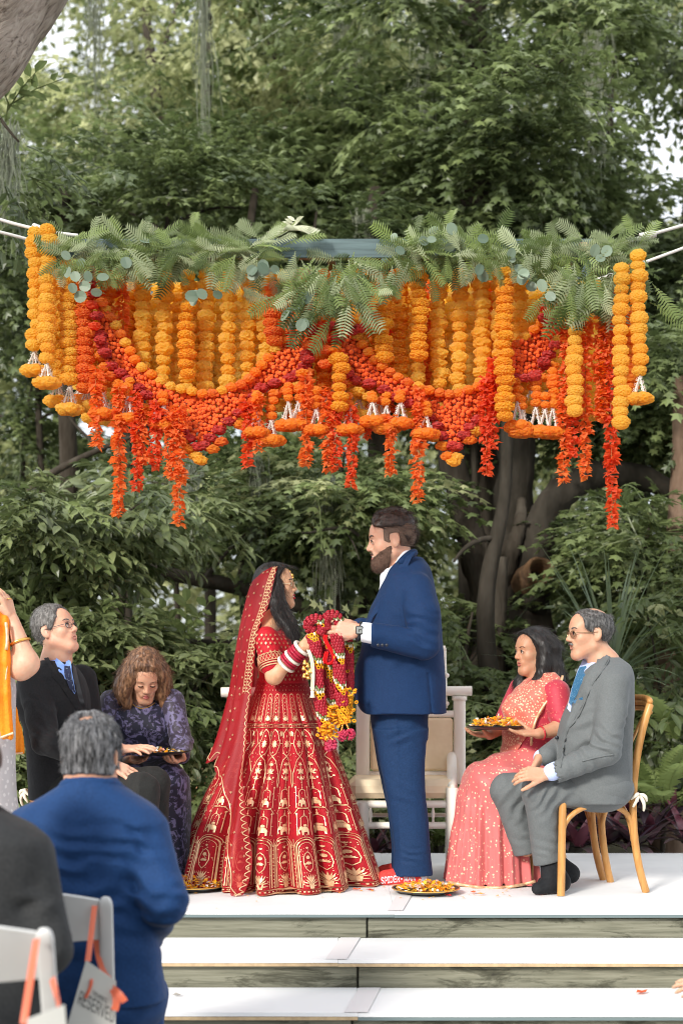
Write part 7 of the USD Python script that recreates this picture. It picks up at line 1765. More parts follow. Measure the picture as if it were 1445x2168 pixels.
# ---------------------------------------------------------------- man in black (left)
SK_BLACKMAN = skin('skin_fair', (.60, .35, .245))
def black_man():
    Y = 6.82
    t = thing('person', 'seated man in black suit and blue shirt looking up, grey hair, glasses', 'person', P(112, 1690, Y) * [1, 1, 0])
    hd = Head(P(118, 1337, 6.80), (.88, -.34, .32), .97, nose=1.05)
    nk = P(118, 1402, 6.82)
    shn, eln, wrn = P(66, 1446, 6.68), P(96, 1570, 6.50), P(226, 1614, 6.40)
    shf, elf, wrf = P(172, 1440, 6.95), P(196, 1560, 6.90), P(258, 1588, 6.66)
    hpn, knn, ann = P(126, 1672, 6.74), P(300, 1676, 6.36), P(300, 1860, 6.36)
    hpf, knf, anf = P(135, 1660, 6.92), P(322, 1662, 6.60), P(325, 1850, 6.6)
    body = hd.prims() + [rc(hd.w(-.02, 0, -.05), nk, .054, .06, .03), rc(hd.w(.03, 0, -.09), nk + [.03, -.02, .02], .03, .045, .03), rc(nk, P(112, 1500, Y), .07, .12, .04), rc(P(118, 1500, Y), P(124, 1650, Y), .10, .10, .05)]
    for a in ((shn, eln, wrn), (shf, elf, wrf)): body += limb(a, [.05, .040, .028])
    for a in ((hpn, knn, ann), (hpf, knf, anf)): body += limb(a, [.075, .05, .034])
    body += hand(wrn + unit(wrn - eln) * .008, unit(V3(.86, -.15, -.40)), unit(V3(-.2, .5, -.8)), 1, (.10, .14, .16, .2), 1.04, (.75, .1), .30)
    body += hand(wrf, unit(V3(.8, -.4, .1)), unit(V3(0, .3, -1)), -1, (.2, .2, .25, .3), 1.0, (.6, .2), .2)
    obj('body', sdf(body, .0047), SK_BLACKMAN, t, smooth=True)
    hd.details(t, None, pmat('lip_fair', (.46, .20, .16), .4, .4), H_grey, .0045)
    _hm = hair_mesh(hd, lambda q: np.maximum.reduce([-(q[:, 2] - np.where(q[:, 0] > .005, -.004 + 1.25 * np.clip(q[:, 0] - .018, 0, .1), np.where(q[:, 0] > -.03, .030, -.080))), q[:, 0] - .064]),
        lambda q: .009 + .008 * np.clip((q[:, 2] - .05) / .06, 0, 1), groove=.006, gfreq=(55, 75, 26))
    obj('hair', _hm, H_grey, t, smooth=True); strands(_hm, 1300, .026, lambda p: -hd.R[:, 0] * 1.0 + (p - hd.w(0, 0, .13)) * 4 + [0, 0, -.5], H_grey, t, 5, .0011)
    glasses(hd, t, pmat('glasses_steel', (.10, .10, .11), .3, .5, metal=.8))
    rows = [(1396, 118, 24, .08), (1414, 114, 48, .15), (1442, 110, 70, .19), (1490, 111, 79, .205), (1540, 120, 68, .195), (1600, 125, 66, .19), (1650, 127, 65, .20), (1690, 129, 64, .20)]
    jk = [px_loft(rows, Y, pw=2.2)] + limb([shn + [.01, .03, 0], eln, P(214, 1610, 6.41)], [.080, .066, .049], .012) + limb([shf, elf, P(240, 1585, 6.7)], [.078, .064, .05], .012)
    jk += [ell(P(122, 1385, 6.80), (.075, .085, .06), k=.01, op='s'), fold(eln + [.03, -.06, .03], (.6, 0, 1), .05, .010, .11), fold(P(80, 1500, 6.6), (.5, 0, 1), .06, .006, .10), fold(P(150, 1590, 6.45), (1, 0, -.4), .055, .006, .09), crumple(.006, 7, 33)]
    jm = sdf(jk, .0062, margin=1.3); J = obj('jacket', jm, BLACK, t, smooth=True); dp = project(jm)
    patch(dp, [(94, 1378), (118, 1392), (138, 1408), (142, 1392), (150, 1402), (152, 1420), (160, 1466), (158, 1470), (134, 1440), (108, 1404)], .006, M_blue_shirt2, 'shirt', t, relax=5)
    patch(dp, [(136, 1410), (148, 1410), (152, 1432), (160, 1468), (148, 1460), (136, 1428)], .012, M_tie2, 'tie', t)
    patch(dp, [(88, 1378), (96, 1380), (112, 1410), (136, 1444), (160, 1476), (172, 1510), (180, 1522), (160, 1500), (128, 1452), (110, 1432), (112, 1422), (96, 1402)], .008, BLACK, 'lapel', J)
    patch(dp, [(152, 1402), (160, 1412), (174, 1470), (186, 1518), (180, 1520), (166, 1478), (156, 1440)], .008, pmat('lapel_satin', (.03, .03, .033), .5, .4), 'lapel', J)
    obj('cuff', sdf([rc(wrn + (eln - wrn) * .04, wrn + (eln - wrn) * .15, .038, .040)], .006), M_blue_shirt2, t, smooth=True)
    tr = [ell(P(134, 1668, Y), (.16, .19, .10), k=.04)]
    for hp, kn, an in ((hpn, knn, ann), (hpf, knf, anf)): tr += [rc(hp, kn, .098, .080, .05), rc(kn, an, .078, .066, .035), fold(kn + [-.02, -.06, .0], (1, -.3, .3), .055, .008, .12)]
    tr += [crumple(.005, 6, 39)]
    obj('trousers', sdf(tr, .007, margin=1.3), cloth('black_trousers', (.013, .013, .012), (.022, .022, .021)), t, smooth=True)
    for an in (ann, anf): obj('shoe', sdf([rc(an * [1, 1, 0] + [0, .02, .05], an * [1, 1, 0] + [.06, -.16, .035], .045, .035, .03), half((0, 0, -1), (0, 0, .003))], .007), M_sock, t, smooth=True)
black_man()

# ---------------------------------------------------------------- woman in navy lace (left)
SK_LACE = skin('skin_lace', (.56, .31, .205))
M_lace = figured('lace_navy', (.006, .006, .022), (.125, .11, .215), 17, .715, 0, .014, .6, 'noise', 2.2)
M_lace2 = figured('lace_sleeve', (.030, .022, .040), (.13, .115, .22), 20, .715, 0, .014, .6, 'noise', 2.2)
def lace_woman():
    Y = 7.2
    t = thing('person', 'seated woman in navy lace dress bowing her head over a black tray', 'person', P(305, 1700, Y) * [1, 1, 0])
    hd = Head(P(307, 1436, 7.08), (.22, -.86, -.52), .93, nose=.95)
    nk = P(303, 1478, 7.16)
    shl, ell_, wrl = P(236, 1486, 7.14), P(222, 1578, 7.06), P(266, 1606, 6.93)
    shr, elr, wrr = P(364, 1484, 7.14), P(384, 1572, 7.06), P(384, 1604, 6.92)
    body = hd.prims() + [rc(hd.w(-.02, 0, -.05), nk, .046, .052, .03), rc(nk, P(300, 1540, Y), .06, .10, .04), rc(P(300, 1540, Y), P(302, 1640, Y), .11, .14, .05)]
    body += limb((shl, ell_, wrl), [.048, .040, .026]) + limb((shr, elr, wrr), [.048, .040, .026])
    for s_ in (-34, 30): body += limb((P(305 + s_, 1665, 7.15), P(322 + s_, 1668, 6.92), P(325 + s_, 1850, 6.95)), [.07, .04, .03])
    body += hand(wrl, unit(V3(.75, -.45, -.1)), V3(-.2, -.2, 1), -1, (.25, .3, .35, .4), .92, (.7, .3), .12) + hand(wrr, unit(V3(-.35, -.7, -.15)), V3(-.1, -.2, 1), 1, (.55, .6, .65, .7), .95, (.7, .3), .12)
    obj('body', sdf(body, .0047), SK_LACE, t, smooth=True)
    hd.details(t, None, pmat('lip_lace', (.42, .12, .11), .35, .4), H_auburn, .0036, closed=True)
    more = []
    for sd in (1, -1):
        for k, (a0, a1, a2, r0) in enumerate((((.035, .070, .055), (.040, .098, -.03), (.055, .100, -.125), .030), ((-.02, .078, .05), (-.02, .108, -.03), (.0, .118, -.15), .036), ((-.07, .06, .05), (-.08, .09, -.04), (-.06, .105, -.15), .042))):
            L_ = smooth_path([hd.w(a0[0], sd * a0[1], a0[2]), hd.w(a1[0], sd * a1[1], a1[2]), hd.w(a2[0], sd * a2[1], a2[2])], 8); L_[:, 0] += np.sin(np.linspace(0, 7, 8) + k) * .006
            more += [rc(L_[i], L_[i + 1], r0 + .004 * math.sin(i * 1.7 + k), r0 * .95, .016) for i in range(7)]
    more += [rc(hd.w(-.05, 0, .06), hd.w(-.09, 0, -.14), .085, .075, .03), rc(hd.w(.045, -.03, .108), hd.w(.045, .03, .106), .026, .026, .02), rc(hd.w(.062, .01, .085), hd.w(.050, .062, .05), .018, .014, .02), rc(hd.w(.064, -.012, .085), hd.w(.052, -.062, .05), .016, .014, .02), rc(hd.w(-.02, 0, .10), hd.w(-.05, 0, .07), .06, .07, .03)]
    _hm = hair_mesh(hd, lambda q: np.maximum(q[:, 0] - (.030 + .55 * np.clip(q[:, 2] - .03, 0, .1)), -(q[:, 2] + .05)), lambda q: .022 + 0 * q[:, 0], more=more, gfreq=(75, 75, 14), groove=.006, hi=(.13, .16, .20), lo=(-.18, -.16, -.2))
    obj('hair', _hm, H_auburn, t, smooth=True)
    strands(_hm, 2200, .05, lambda p: (p - hd.w(.02, 0, .10)) * [1.2, 1.2, .3] / .1 + [0, 0, -1.0], H_auburn, t, 3, .0012, lift=.0008)
    for sd in (-1, 1):
        obj('earring', cat_mesh([(np.array(ico1.vertices) * .0055 + hd.w(.022, sd * .083, -.045 - .014 * k), np.array(ico1.faces)) for k in range(3)]), pmat('earring_silver', (.75, .76, .80), .2, .6, metal=.9) if sd < 0 else UsdShade.Material.Get(stage, '/World/Looks/earring_silver'), t, smooth=True)
    rows = [(1480, 303, 34, .09), (1494, 300, 62, .13), (1520, 299, 80, .155), (1560, 299, 78, .155), (1610, 302, 74, .165), (1660, 306, 78, .19)]
    dr = [px_loft(rows, Y, pw=2.15), rc(P(275, 1545, 7.08), P(277, 1545, 7.09), .06, .06, .04), rc(P(328, 1545, 7.08), P(330, 1545, 7.09), .06, .06, .04), rc(P(268, 1650, 7.12), P(286, 1658, 6.90), .12, .10, .05), rc(P(336, 1650, 7.12), P(354, 1656, 6.90), .12, .10, .05), px_loft([(1650, 322, 76, .20), (1700, 328, 76, .20), (1800, 330, 78, .20), (1876, 332, 82, .21)], 6.98, pw=2.4, k=.05), ell(P(303, 1478, 7.08), (.065, .07, .045), k=.01, op='s'), crumple(.006, 6, 43), Prim(lambda p: .007 * np.sin(p[:, 0] * 60 + p[:, 2] * 4) * np.clip(-(p[:, 2] - .42) * 4, 0, 1), np.full(3, -99), np.full(3, 99), op='d'), half((0, 0, -1), (0, 0, .004))]
    obj('dress', sdf(dr, .0066, margin=1.3), M_lace, t, smooth=True)
    sl = limb((shl, ell_, wrl + (ell_ - wrl) * .12), [.060, .052, .042], .03)
    for nm, L_ in (('sleeve', (shl, ell_, wrl + (ell_ - wrl) * .1)), ('sleeve', (shr, elr, wrr + (elr - wrr) * .1))):
        obj(nm, sdf(limb(L_, [.062, .054, .042], .03) + [crumple(.005, 9, 47), fold(L_[1], (.3, 0, 1), .04, .006, .09)], .006, margin=1.3), M_lace2, t, smooth=True)
    obj('necklace', tube(smooth_path([P(278, 1488, 7.09), P(302, 1500, 7.03), P(328, 1488, 7.09)], 16), .0022, 5), M_gl_ if False else M_goldj, t)
lace_woman()

# ---------------------------------------------------------------- woman standing at the left edge
SK_LEFT = skin('skin_left', (.58, .36, .25))
def left_woman():
    Y = 6.32
    t = thing('person', 'standing woman at the left edge in pale kurta and orange scarf, arm raised', 'person', P(-10, 0, Y) * [1, 1, 0])
    hd = Head(P(-70, 1300, Y), (.6, .78, .1), .94)
    nk = P(-55, 1365, Y); sh, el_, wr = P(-22, 1402, 6.25), P(58, 1404, 6.20), P(26, 1312, 6.22)
    shf, elf, wrf = P(-100, 1400, 6.4), P(-110, 1520, 6.4), P(-70, 1560, 6.25)
    body = hd.prims() + [rc(hd.w(-.02, 0, -.05), nk, .046, .052, .03), rc(nk, P(-30, 1500, Y), .07, .11, .04), rc(P(-34, 1500, Y), P(-34, 1690, Y), .09, .09, .05)] + limb((sh, el_, wr), [.058, .047, .028]) + limb((shf, elf, wrf), [.05, .04, .027])
    body += limb((P(-38, 1680, 6.30), P(-28, 1850, 6.30)), [.06, .045]) + limb((P(-40, 1680, 6.38), P(-36, 1850, 6.38)), [.06, .045])
    body += [rc(el_ + [-.01, 0, -.005], el_ + [-.03, 0, -.03], .047, .05, .03)]
    body += hand(wr + unit(wr - el_) * .006, unit(V3(-.30, -.05, 1)), unit(V3(-.85, .35, -.2)), -1, (.25, .35, .4, .5), 1.0, (.5, .4), .16)
    body += hand(wrf, unit(V3(.4, -.3, -.5)), unit(V3(-.3, .5, -.3)), 1, (.3, .3, .3, .3), .92)
    obj('body', sdf(body, .0047), SK_LEFT, t, smooth=True)
    obj('hair', hair_mesh(hd, lambda q: np.maximum(q[:, 0] - .04, -(q[:, 2] + .1)), lambda q: .02 + 0 * q[:, 0]), H_black, t, smooth=True)
    rows = [(1378, -55, 40, .09), (1400, -45, 62, .13), (1450, -34, 66, .15), (1520, -40, 70, .15), (1600, -34, 66, .16), (1680, -32, 64, .17), (1760, -24, 72, .18), (1850, -24, 76, .19)]
    M_kurta = figured('kurta_pale', (.46, .43, .43), (.60, .57, .56), 34, .42, 0, .08)
    km = sdf([px_loft(rows, Y, pw=2.1)] + limb((sh, sh + (el_ - sh) * .3), [.07, .068], .03) + limb((shf, elf), [.06, .05]) + [crumple(.007, 6, 53), Prim(lambda p: .008 * np.sin(p[:, 0] * 70 + 3 * p[:, 2]) * np.clip(.4 - p[:, 2], 0, 1), np.full(3, -99), np.full(3, 99), op='d')], .0065, margin=1.3)
    obj('kurta', km, M_kurta, t, smooth=True); dp = project(km)
    M_or = cloth('scarf_orange', (.80, .21, .008), (.86, .27, .012), 300, .6)
    D = obj('scarf', sdf([rc(P(-6, 1318, 6.20), P(4, 1400, 6.16), .038, .036, .02), rc(P(2, 1400, 6.16), P(2, 1470, 6.14), .036, .036, .02), rc(P(2, 1470, 6.14), P(16, 1556, 6.14), .036, .024, .02), rc(P(-6, 1318, 6.20), P(-50, 1330, 6.28), .05, .07, .03), Prim(lambda p: .006 * np.sin(p[:, 0] * 150 + p[:, 2] * 8), np.full(3, -99), np.full(3, 99), op='d')], .006, margin=1.3), M_or, t, smooth=True)
    obj('scarf_end', sdf([rc(P(30, 1505, 6.42), P(38, 1590, 6.44), .020, .028, .02), Prim(lambda p: .005 * np.sin(p[:, 0] * 170), np.full(3, -99), np.full(3, 99), op='d'), half((0, .0, -1), P(0, 1598, 6.4))], .006, margin=1.3), M_or, t, smooth=True)
    obj('gold_trim', cat_mesh([tube(smooth_path([P(12, 1318, 6.155), P(15, 1350, 6.145), P(13, 1376, 6.135)], 10), .0075, 6), tube(np.array([P(2, 1562, 6.115), P(28, 1552, 6.115)]), .006, 6), tube(smooth_path([P(16, 1400, 6.135), P(12, 1440, 6.125)], 6), .004, 6), tube(np.array([P(28, 1597, 6.40), P(48, 1594, 6.42)]), .005, 6)]), M_gold, t, smooth=True)
    c = wr + (el_ - wr) * .52; R_ = rot_to(el_ - wr); a_ = np.linspace(0, 6.2832, 25)
    obj('bangle', tube(c + np.stack([np.cos(a_) * .042, 0 * a_, np.sin(a_) * .042], 1) @ R_.T, .0065, 7, cap=False), M_goldj, t, smooth=True)
    obj('ring', tube(P(20, 1268, 6.2) + np.stack([np.cos(a_) * .010, np.sin(a_) * .010, 0 * a_], 1), .002, 5, cap=False), M_goldj, t, smooth=True)
left_woman()
# ================================================================ guests in the front row, seen from behind
BLUE2 = cloth('royal_blue_suit', (.005, .029, .098), (.008, .041, .135), 500, .78, .06)
CHAR = cloth('charcoal_suit', (.018, .019, .020), (.032, .033, .034), 500)
SK_BACK = skin('skin_back', (.52, .28, .185))
H_salt = hairmat('hair_salt_pepper', (.012, .012, .013), (.26, .26, .27), (120, 120, 16), .42)
GF = -.465
def blue_man():
    Y = 4.27
    t = thing('person', 'man in royal blue suit seated in front, grey streaked hair, back turned', 'person', P(195, 0, Y) * [1, 1, 0] + [0, 0, GF])
    hd = Head(P(193, 1603, 4.30), (.10, .98, -.16), .98, fat=.006)
    nk = P(192, 1672, 4.29)
    shr, elr, wrr = P(318, 1770, 4.26), P(345, 1908, 4.17), P(310, 1990, 4.46)
    shl, ell_, wrl = P(52, 1762, 4.28), P(22, 1915, 4.2), P(80, 2000, 4.5)
    body = hd.prims() + [rc(hd.w(-.02, 0, -.05), nk, .064, .064, .03), rc(nk, P(200, 1850, Y), .07, .10, .04), rc(P(200, 1850, Y), P(215, 2090, Y), .10, .10, .05)] + limb((shr, elr, wrr), [.055, .045, .03]) + limb((shl, ell_, wrl), [.055, .045, .03])
    body += hand(wrr, unit(V3(-.7, .6, -.1)), V3(0, -.2, -1), 1, (.3, .3, .35, .4)) + hand(wrl, unit(V3(.7, .6, -.1)), V3(0, -.2, -1), -1, (.3, .3, .35, .4))
    for sx in (-62, 70): body += limb((P(205 + sx, 2120, 4.3), P(205 + sx * 1.3, 2110, 4.68), P(205 + sx * 1.3, 2400, 4.62)), [.08, .055, .04])
    obj('body', sdf(body, .005), SK_BACK, t, smooth=True)
    _hm = hair_mesh(hd, lambda q: np.maximum.reduce([-(q[:, 2] + .058 + .06 * np.clip(-q[:, 0], 0, .1) - 1.1 * np.clip(q[:, 0] + .035, 0, .08)), q[:, 0] - .07, .030 - np.sqrt((q[:, 0] + .072) ** 2 + (q[:, 1] - .004) ** 2 + (q[:, 2] - .118) ** 2)]), lambda q: .011 + .006 * np.clip((q[:, 2] - .02) / .08, 0, 1), groove=.005, gfreq=(90, 90, 14), base=hd.prims(False) + [rc(hd.w(-.02, 0, -.05), nk, .064, .064, .03)])
    obj('hair', _hm, H_salt, t, smooth=True)
    strands(_hm, 3600, .030, lambda p: (p - hd.w(-.05, .01, .125)) * [3.0, 3.0, .6] / .3 + [0, 0, -1.0], H_salt, t, 11, .0012, lift=.0006, jit=.18, keep=lambda v: hd.loc(v)[:, 2] > -.030)
    rows = [(1646, 191, 53, .092, 4.275), (1660, 191, 63, .096, 4.27), (1682, 191, 95, .108), (1715, 190, 144, .125), (1750, 191, 163, .140), (1800, 193, 157, .150), (1860, 200, 136, .152), (1930, 206, 130, .150), (2010, 212, 126, .152), (2070, 216, 130, .160), (2116, 218, 134, .165)]
    jk = [px_loft(rows, Y, pw=2.35)] + limb((shr + [-.02, 0, .0], elr, P(312, 1978, 4.42)), [.080, .070, .056], .014) + limb((shl + [.02, 0, 0], ell_, P(75, 1985, 4.45)), [.082, .070, .056], .014)
    jk += [rc(P(193, 1600, 4.30), P(193, 1652, 4.29), .066, .066, .01, 's'), crumple(.005, 6, 61),
           Prim(lambda p: .0032 * np.sin((p[:, 2] + .25 * (p[:, 0] - P(190, 0, Y)[0]) ** 2 * 4 + .10 * meshkit.fbm(p * 5, 2, 3)) * 75) * np.exp(-((p[:, 2] - P(0, 1985, Y)[2]) / .10) ** 2), np.full(3, -99), np.full(3, 99), op='d'),
           fold(elr + [-.03, -.05, .02], (.4, 0, 1), .05, .008, .12), fold(P(285, 1880, 4.15), (-.5, 0, 1), .07, .009, .12), fold(P(250, 1800, 4.13), (.1, 0, 1), .055, .008, .14), fold(P(140, 1830, 4.13), (-.1, 0, 1), .06, .007, .14), fold(P(290, 1800, 4.15), (.9, 0, .3), .06, .005, .08),
           Prim(lambda p: .012 * np.exp(-((p[:, 0] - P(250, 0, Y)[0] - .10 * (p[:, 2] - P(0, 2050, Y)[2])) / .006) ** 2) * (p[:, 2] < P(0, 2030, Y)[2]) * (p[:, 1] < Y), np.full(3, -99), np.full(3, 99), op='d'),
           Prim(lambda p: .004 * np.exp(-((p[:, 0] - P(196, 0, Y)[0]) / .004) ** 2) * (p[:, 1] < Y), np.full(3, -99), np.full(3, 99), op='d')]
    jm = sdf(jk, .0068, margin=1.3); J = obj('jacket', jm, BLUE2, t, smooth=True)
    obj('collar', sdf([rc(P(191, 1650, 4.285), P(191, 1668, 4.275), .083, .098, .01), rc(P(193, 1600, 4.30), P(193, 1660, 4.29), .073, .072, .01, 's'), half((0, .25, 1), P(0, 1648, 4.21), k=.004)], .0055), BLUE2, J, smooth=True)
    obj('shirt_collar', sdf([rc(P(191, 1646, 4.29), P(191, 1664, 4.285), .0735, .077, .01), rc(P(193, 1600, 4.30), P(193, 1660, 4.29), .068, .067, .01, 's'), half((0, .3, 1), P(0, 1641, 4.215), k=.004)], .0055), M_shirt, t, smooth=True)
    tr = [ell(P(215, 2120, 4.3), (.19, .2, .12), k=.04)]
    for sx in (-62, 70): tr += [rc(P(205 + sx, 2120, 4.32), P(205 + sx * 1.35, 2110, 4.66), .10, .08, .05), rc(P(205 + sx * 1.35, 2110, 4.66), P(205 + sx * 1.3, 2410, 4.60), .08, .065, .04)]
    obj('trousers', sdf(tr + [crumple(.006, 6, 67)], .0075, margin=1.3), BLUE2, t, smooth=True)
    for sx in (-62, 70):
        b = P(205 + sx * 1.3, 0, 4.60) * [1, 1, 0] + [0, 0, GF]; obj('shoe', sdf([rc(b + [0, 0, .045], b + [0, .17, .035], .045, .038, .03), half((0, 0, -1), b + [0, 0, .003])], .008), M_sock, t, smooth=True)
blue_man()
def char_man():
    Y = 3.72
    t = thing('person', 'man in charcoal suit cut by the left edge, back turned, nearest guest', 'person', P(-60, 0, Y) * [1, 1, 0] + [0, 0, GF])
    hd = Head(P(-72, 1640, 3.74), (.25, .96, -.05), .98)
    nk = P(-70, 1715, 3.7)
    shr, elr, wrr = P(68, 1822, 3.72), P(94, 2010, 3.66), P(40, 2075, 3.95); shl, ell_, wrl = P(-215, 1822, 3.72), P(-235, 2010, 3.7), P(-180, 2085, 4.0)
    body = hd.prims() + [rc(hd.w(-.02, 0, -.05), nk, .062, .066, .03), rc(nk, P(-62, 1900, Y), .07, .10, .04), rc(P(-62, 1900, Y), P(-60, 2180, Y), .11, .11, .05)] + limb((shr, elr, wrr), [.055, .045, .03]) + limb((shl, ell_, wrl), [.055, .045, .03])
    body += hand(wrr, unit(V3(-.6, .7, -.1)), V3(0, -.2, -1), 1) + hand(wrl, unit(V3(.6, .7, -.1)), V3(0, -.2, -1), -1)
    for sx in (-75, 80): body += limb((P(-60 + sx, 2210, 3.8), P(-60 + sx * 1.2, 2200, 4.16), P(-60 + sx * 1.2, 2540, 4.1)), [.08, .055, .04])
    obj('body', sdf(body, .006), SK_BACK, t, smooth=True)
    obj('hair', hair_mesh(hd, lambda q: np.maximum.reduce([-(q[:, 2] + .07 - 1.1 * np.clip(q[:, 0] + .035, 0, .08)), q[:, 0] - .07]), lambda q: .012 + 0 * q[:, 0]), H_brown, t, smooth=True)
    rows = [(1705, -70, 62, .08), (1725, -68, 90, .10), (1750, -66, 135, .13), (1785, -65, 168, .150), (1850, -64, 176, .158), (1930, -62, 166, .155), (2030, -60, 162, .155), (2130, -58, 168, .165), (2190, -58, 172, .17)]
    jk = [px_loft(rows, Y, pw=2.5)] + limb((shr + [-.02, 0, .0], elr, P(50, 2070, 3.9)), [.080, .074, .06], .014) + limb((shl + [.02, 0, 0], ell_, P(-190, 2080, 3.95)), [.085, .075, .06], .035)
    jk += [rc(P(-72, 1640, 3.73), P(-72, 1712, 3.7), .078, .082, .01, 's'), crumple(.006, 6, 71), fold(P(55, 1960, 3.58), (.7, 0, .8), .085, .007, .12), fold(P(90, 1920, 3.6), (-.5, 0, 1), .07, .004, .09)]
    obj('jacket', sdf(jk, .0072, margin=1.3), CHAR, t, smooth=True)
    tr = [ell(P(-60, 2205, 3.78), (.2, .22, .12), k=.04)]
    for sx in (-75, 80): tr += [rc(P(-60 + sx, 2210, 3.82), P(-60 + sx * 1.2, 2200, 4.14), .10, .08, .05), rc(P(-60 + sx * 1.2, 2200, 4.14), P(-60 + sx * 1.2, 2560, 4.08), .08, .065, .04)]
    obj('trousers', sdf(tr, .009, margin=1.3), CHAR, t, smooth=True)
char_man()

# ---------------------------------------------------------------- white folding chairs, ribbons and signs
M_resin = pmat('white_resin', (.56, .56, .55), .42, .45, noise=(3, (.49, .49, .48), .4, .7))
M_rib = usdkit.material(stage, '/World/Looks/coral_ribbon', {'p': ('principled_bsdf', {'base_color': (.82, .18, .09), 'roughness': .4, 'sheen_weight': .3}), 't': ('translucent_bsdf', {'color': (.85, .2, .1)}), 'm': ('mix_closure', {'fac': .3})}, [('p.BSDF', 'm.closure1'), ('t.BSDF', 'm.closure2')], surface='m.closure')
M_card = pmat('sign_card', (.50, .50, .47), .7, .25)
M_ink = pmat('sign_ink', (.10, .10, .10), .7, .2)
def rounded(w, d, h, r, n=5):
    pg = Polygon([(-w / 2 + r, -d / 2 + r), (w / 2 - r, -d / 2 + r), (w / 2 - r, d / 2 - r), (-w / 2 + r, d / 2 - r)]).buffer(r, quad_segs=n)
    m = trimesh.creation.extrude_polygon(pg, h, engine='earcut'); return np.array(m.vertices), np.array(m.faces)
def beam(a, b, w, d, mat, t, nm, r=.012, ref=(1, 0, 0)):
    """A rounded bar from a to b; w across ref, d deep; ends domed."""
    a, b = np.asarray(a, float), np.asarray(b, float); L = np.linalg.norm(b - a); z = (b - a) / L; x = unit(np.asarray(ref) - (np.asarray(ref) @ z) * z); y = np.cross(z, x)
    ang = np.linspace(0, 2 * np.pi, 20, endpoint=False); sx = np.sign(np.cos(ang)) * np.abs(np.cos(ang)) ** .6 * w / 2; sy = np.sign(np.sin(ang)) * np.abs(np.sin(ang)) ** .6 * d / 2
    rings = [(0, .6), (.008, .9), (.02, 1), (L - .03, 1), (L - .014, .88), (L - .004, .6), (L, .25)]
    v = np.array([a + x * sx[k] * s_ + y * sy[k] * s_ + z * h for h, s_ in rings for k in range(20)]); f = []
    for i in range(len(rings) - 1):
        for k in range(20): f += [[i * 20 + k, i * 20 + (k + 1) % 20, (i + 1) * 20 + (k + 1) % 20], [i * 20 + k, (i + 1) * 20 + (k + 1) % 20, (i + 1) * 20 + k]]
    c = len(v); v = np.vstack([v, a, b]); f += [[c, (k + 1) % 20, k] for k in range(20)] + [[c + 1, 120 + k, 120 + (k + 1) % 20] for k in range(20)]
    return obj(nm, (v, np.array(f)), mat, t, smooth=40)
def folding(lab, px, py, Y, yaw, ln=.42, group='white folding chairs of the front rows'):
    """px, py: the top of its right post."""
    top = P(px, py, Y); t = thing('folding_chair', lab, 'chair', top * [1, 1, 0] + [0, 0, GF], group)
    c, s_ = math.cos(yaw), math.sin(yaw); ex, ey = V3(c, s_, 0), V3(-s_, c, 0)
    H = top[2] - GF
    W_ = lambda x, y, z: top * [1, 1, 0] + V3(0, 0, GF) + ex * x + ey * y + V3(0, 0, z)
    wd = .44
    for x in (0, -wd):
        beam(W_(x, ln, 0), W_(x, 0, H), .040, .028, M_resin, t, 'post', ref=ex)
        beam(W_(x - (.036 if x == 0 else -.036), .02, 0), W_(x - (.036 if x == 0 else -.036), .36, .50), .036, .026, M_resin, t, 'leg', ref=ex)
    # curved back slat, crowned in the middle
    n = 15; u = np.linspace(0, 1, n); xx = -.018 - u * (wd - .036); bow = -.030 * np.sin(np.pi * u); top_ = H - .012 + .030 * np.sin(np.pi * u); bot = H - .125 - .006 * np.sin(np.pi * u)
    lean = lambda z: (H - z) * ln / H
    rows = []
    for k in range(n):
        for z, dy in ((top_[k], .004), (top_[k] + .004, .012), (top_[k], .020), (bot[k], .020), (bot[k] - .003, .012), (bot[k], .004)): rows.append(W_(xx[k], bow[k] + lean(z) + dy - .004, z))
    f = []
    for k in range(n - 1):
        for q in range(6): a, b = k * 6 + q, k * 6 + (q + 1) % 6; f += [[a, b, b + 6], [a, b + 6, a + 6]]
    obj('back_slat', (np.array(rows), np.array(f)), M_resin, t, smooth=50)
    v, fc = rounded(.40, .38, .035, .05); v = np.array([W_(a - wd / 2, b + .42, z + .425) for a, b, z in v]); obj('seat', (v, fc), M_resin, t, smooth=40)
    beam(W_(0, .06, .10), W_(-wd, .06, .10), .022, .022, M_resin, t, 'stretcher', ref=(0, 0, 1)); beam(W_(0, .44, .12), W_(-wd, .44, .12), .022, .022, M_resin, t, 'stretcher', ref=(0, 0, 1))
    return t
folding('white folding chair with a hanging sign, behind the blue suit', 223, 1899, 3.98, .06, .20)
folding('white folding chair at the lower left corner, nearest the viewer', 93, 1966, 3.18, .06)
def ribbon_strip(pts, w, t):
    sp = smooth_path(np.array(pts), 16); d = np.gradient(sp, axis=0); d /= np.linalg.norm(d, axis=1)[:, None]; x = np.cross(d, V3(0, 1, 0)); x /= np.linalg.norm(x, axis=1)[:, None]
    v = np.stack([sp - x * w / 2, sp + [0, -.002, 0], sp + x * w / 2], 1).reshape(-1, 3); f = []
    for i in range(15):
        for j in range(2): a = i * 3 + j; f += [[a, a + 1, a + 4], [a, a + 4, a + 3]]
    obj('ribbon', (v, np.array(f)), M_rib, t, smooth=True)
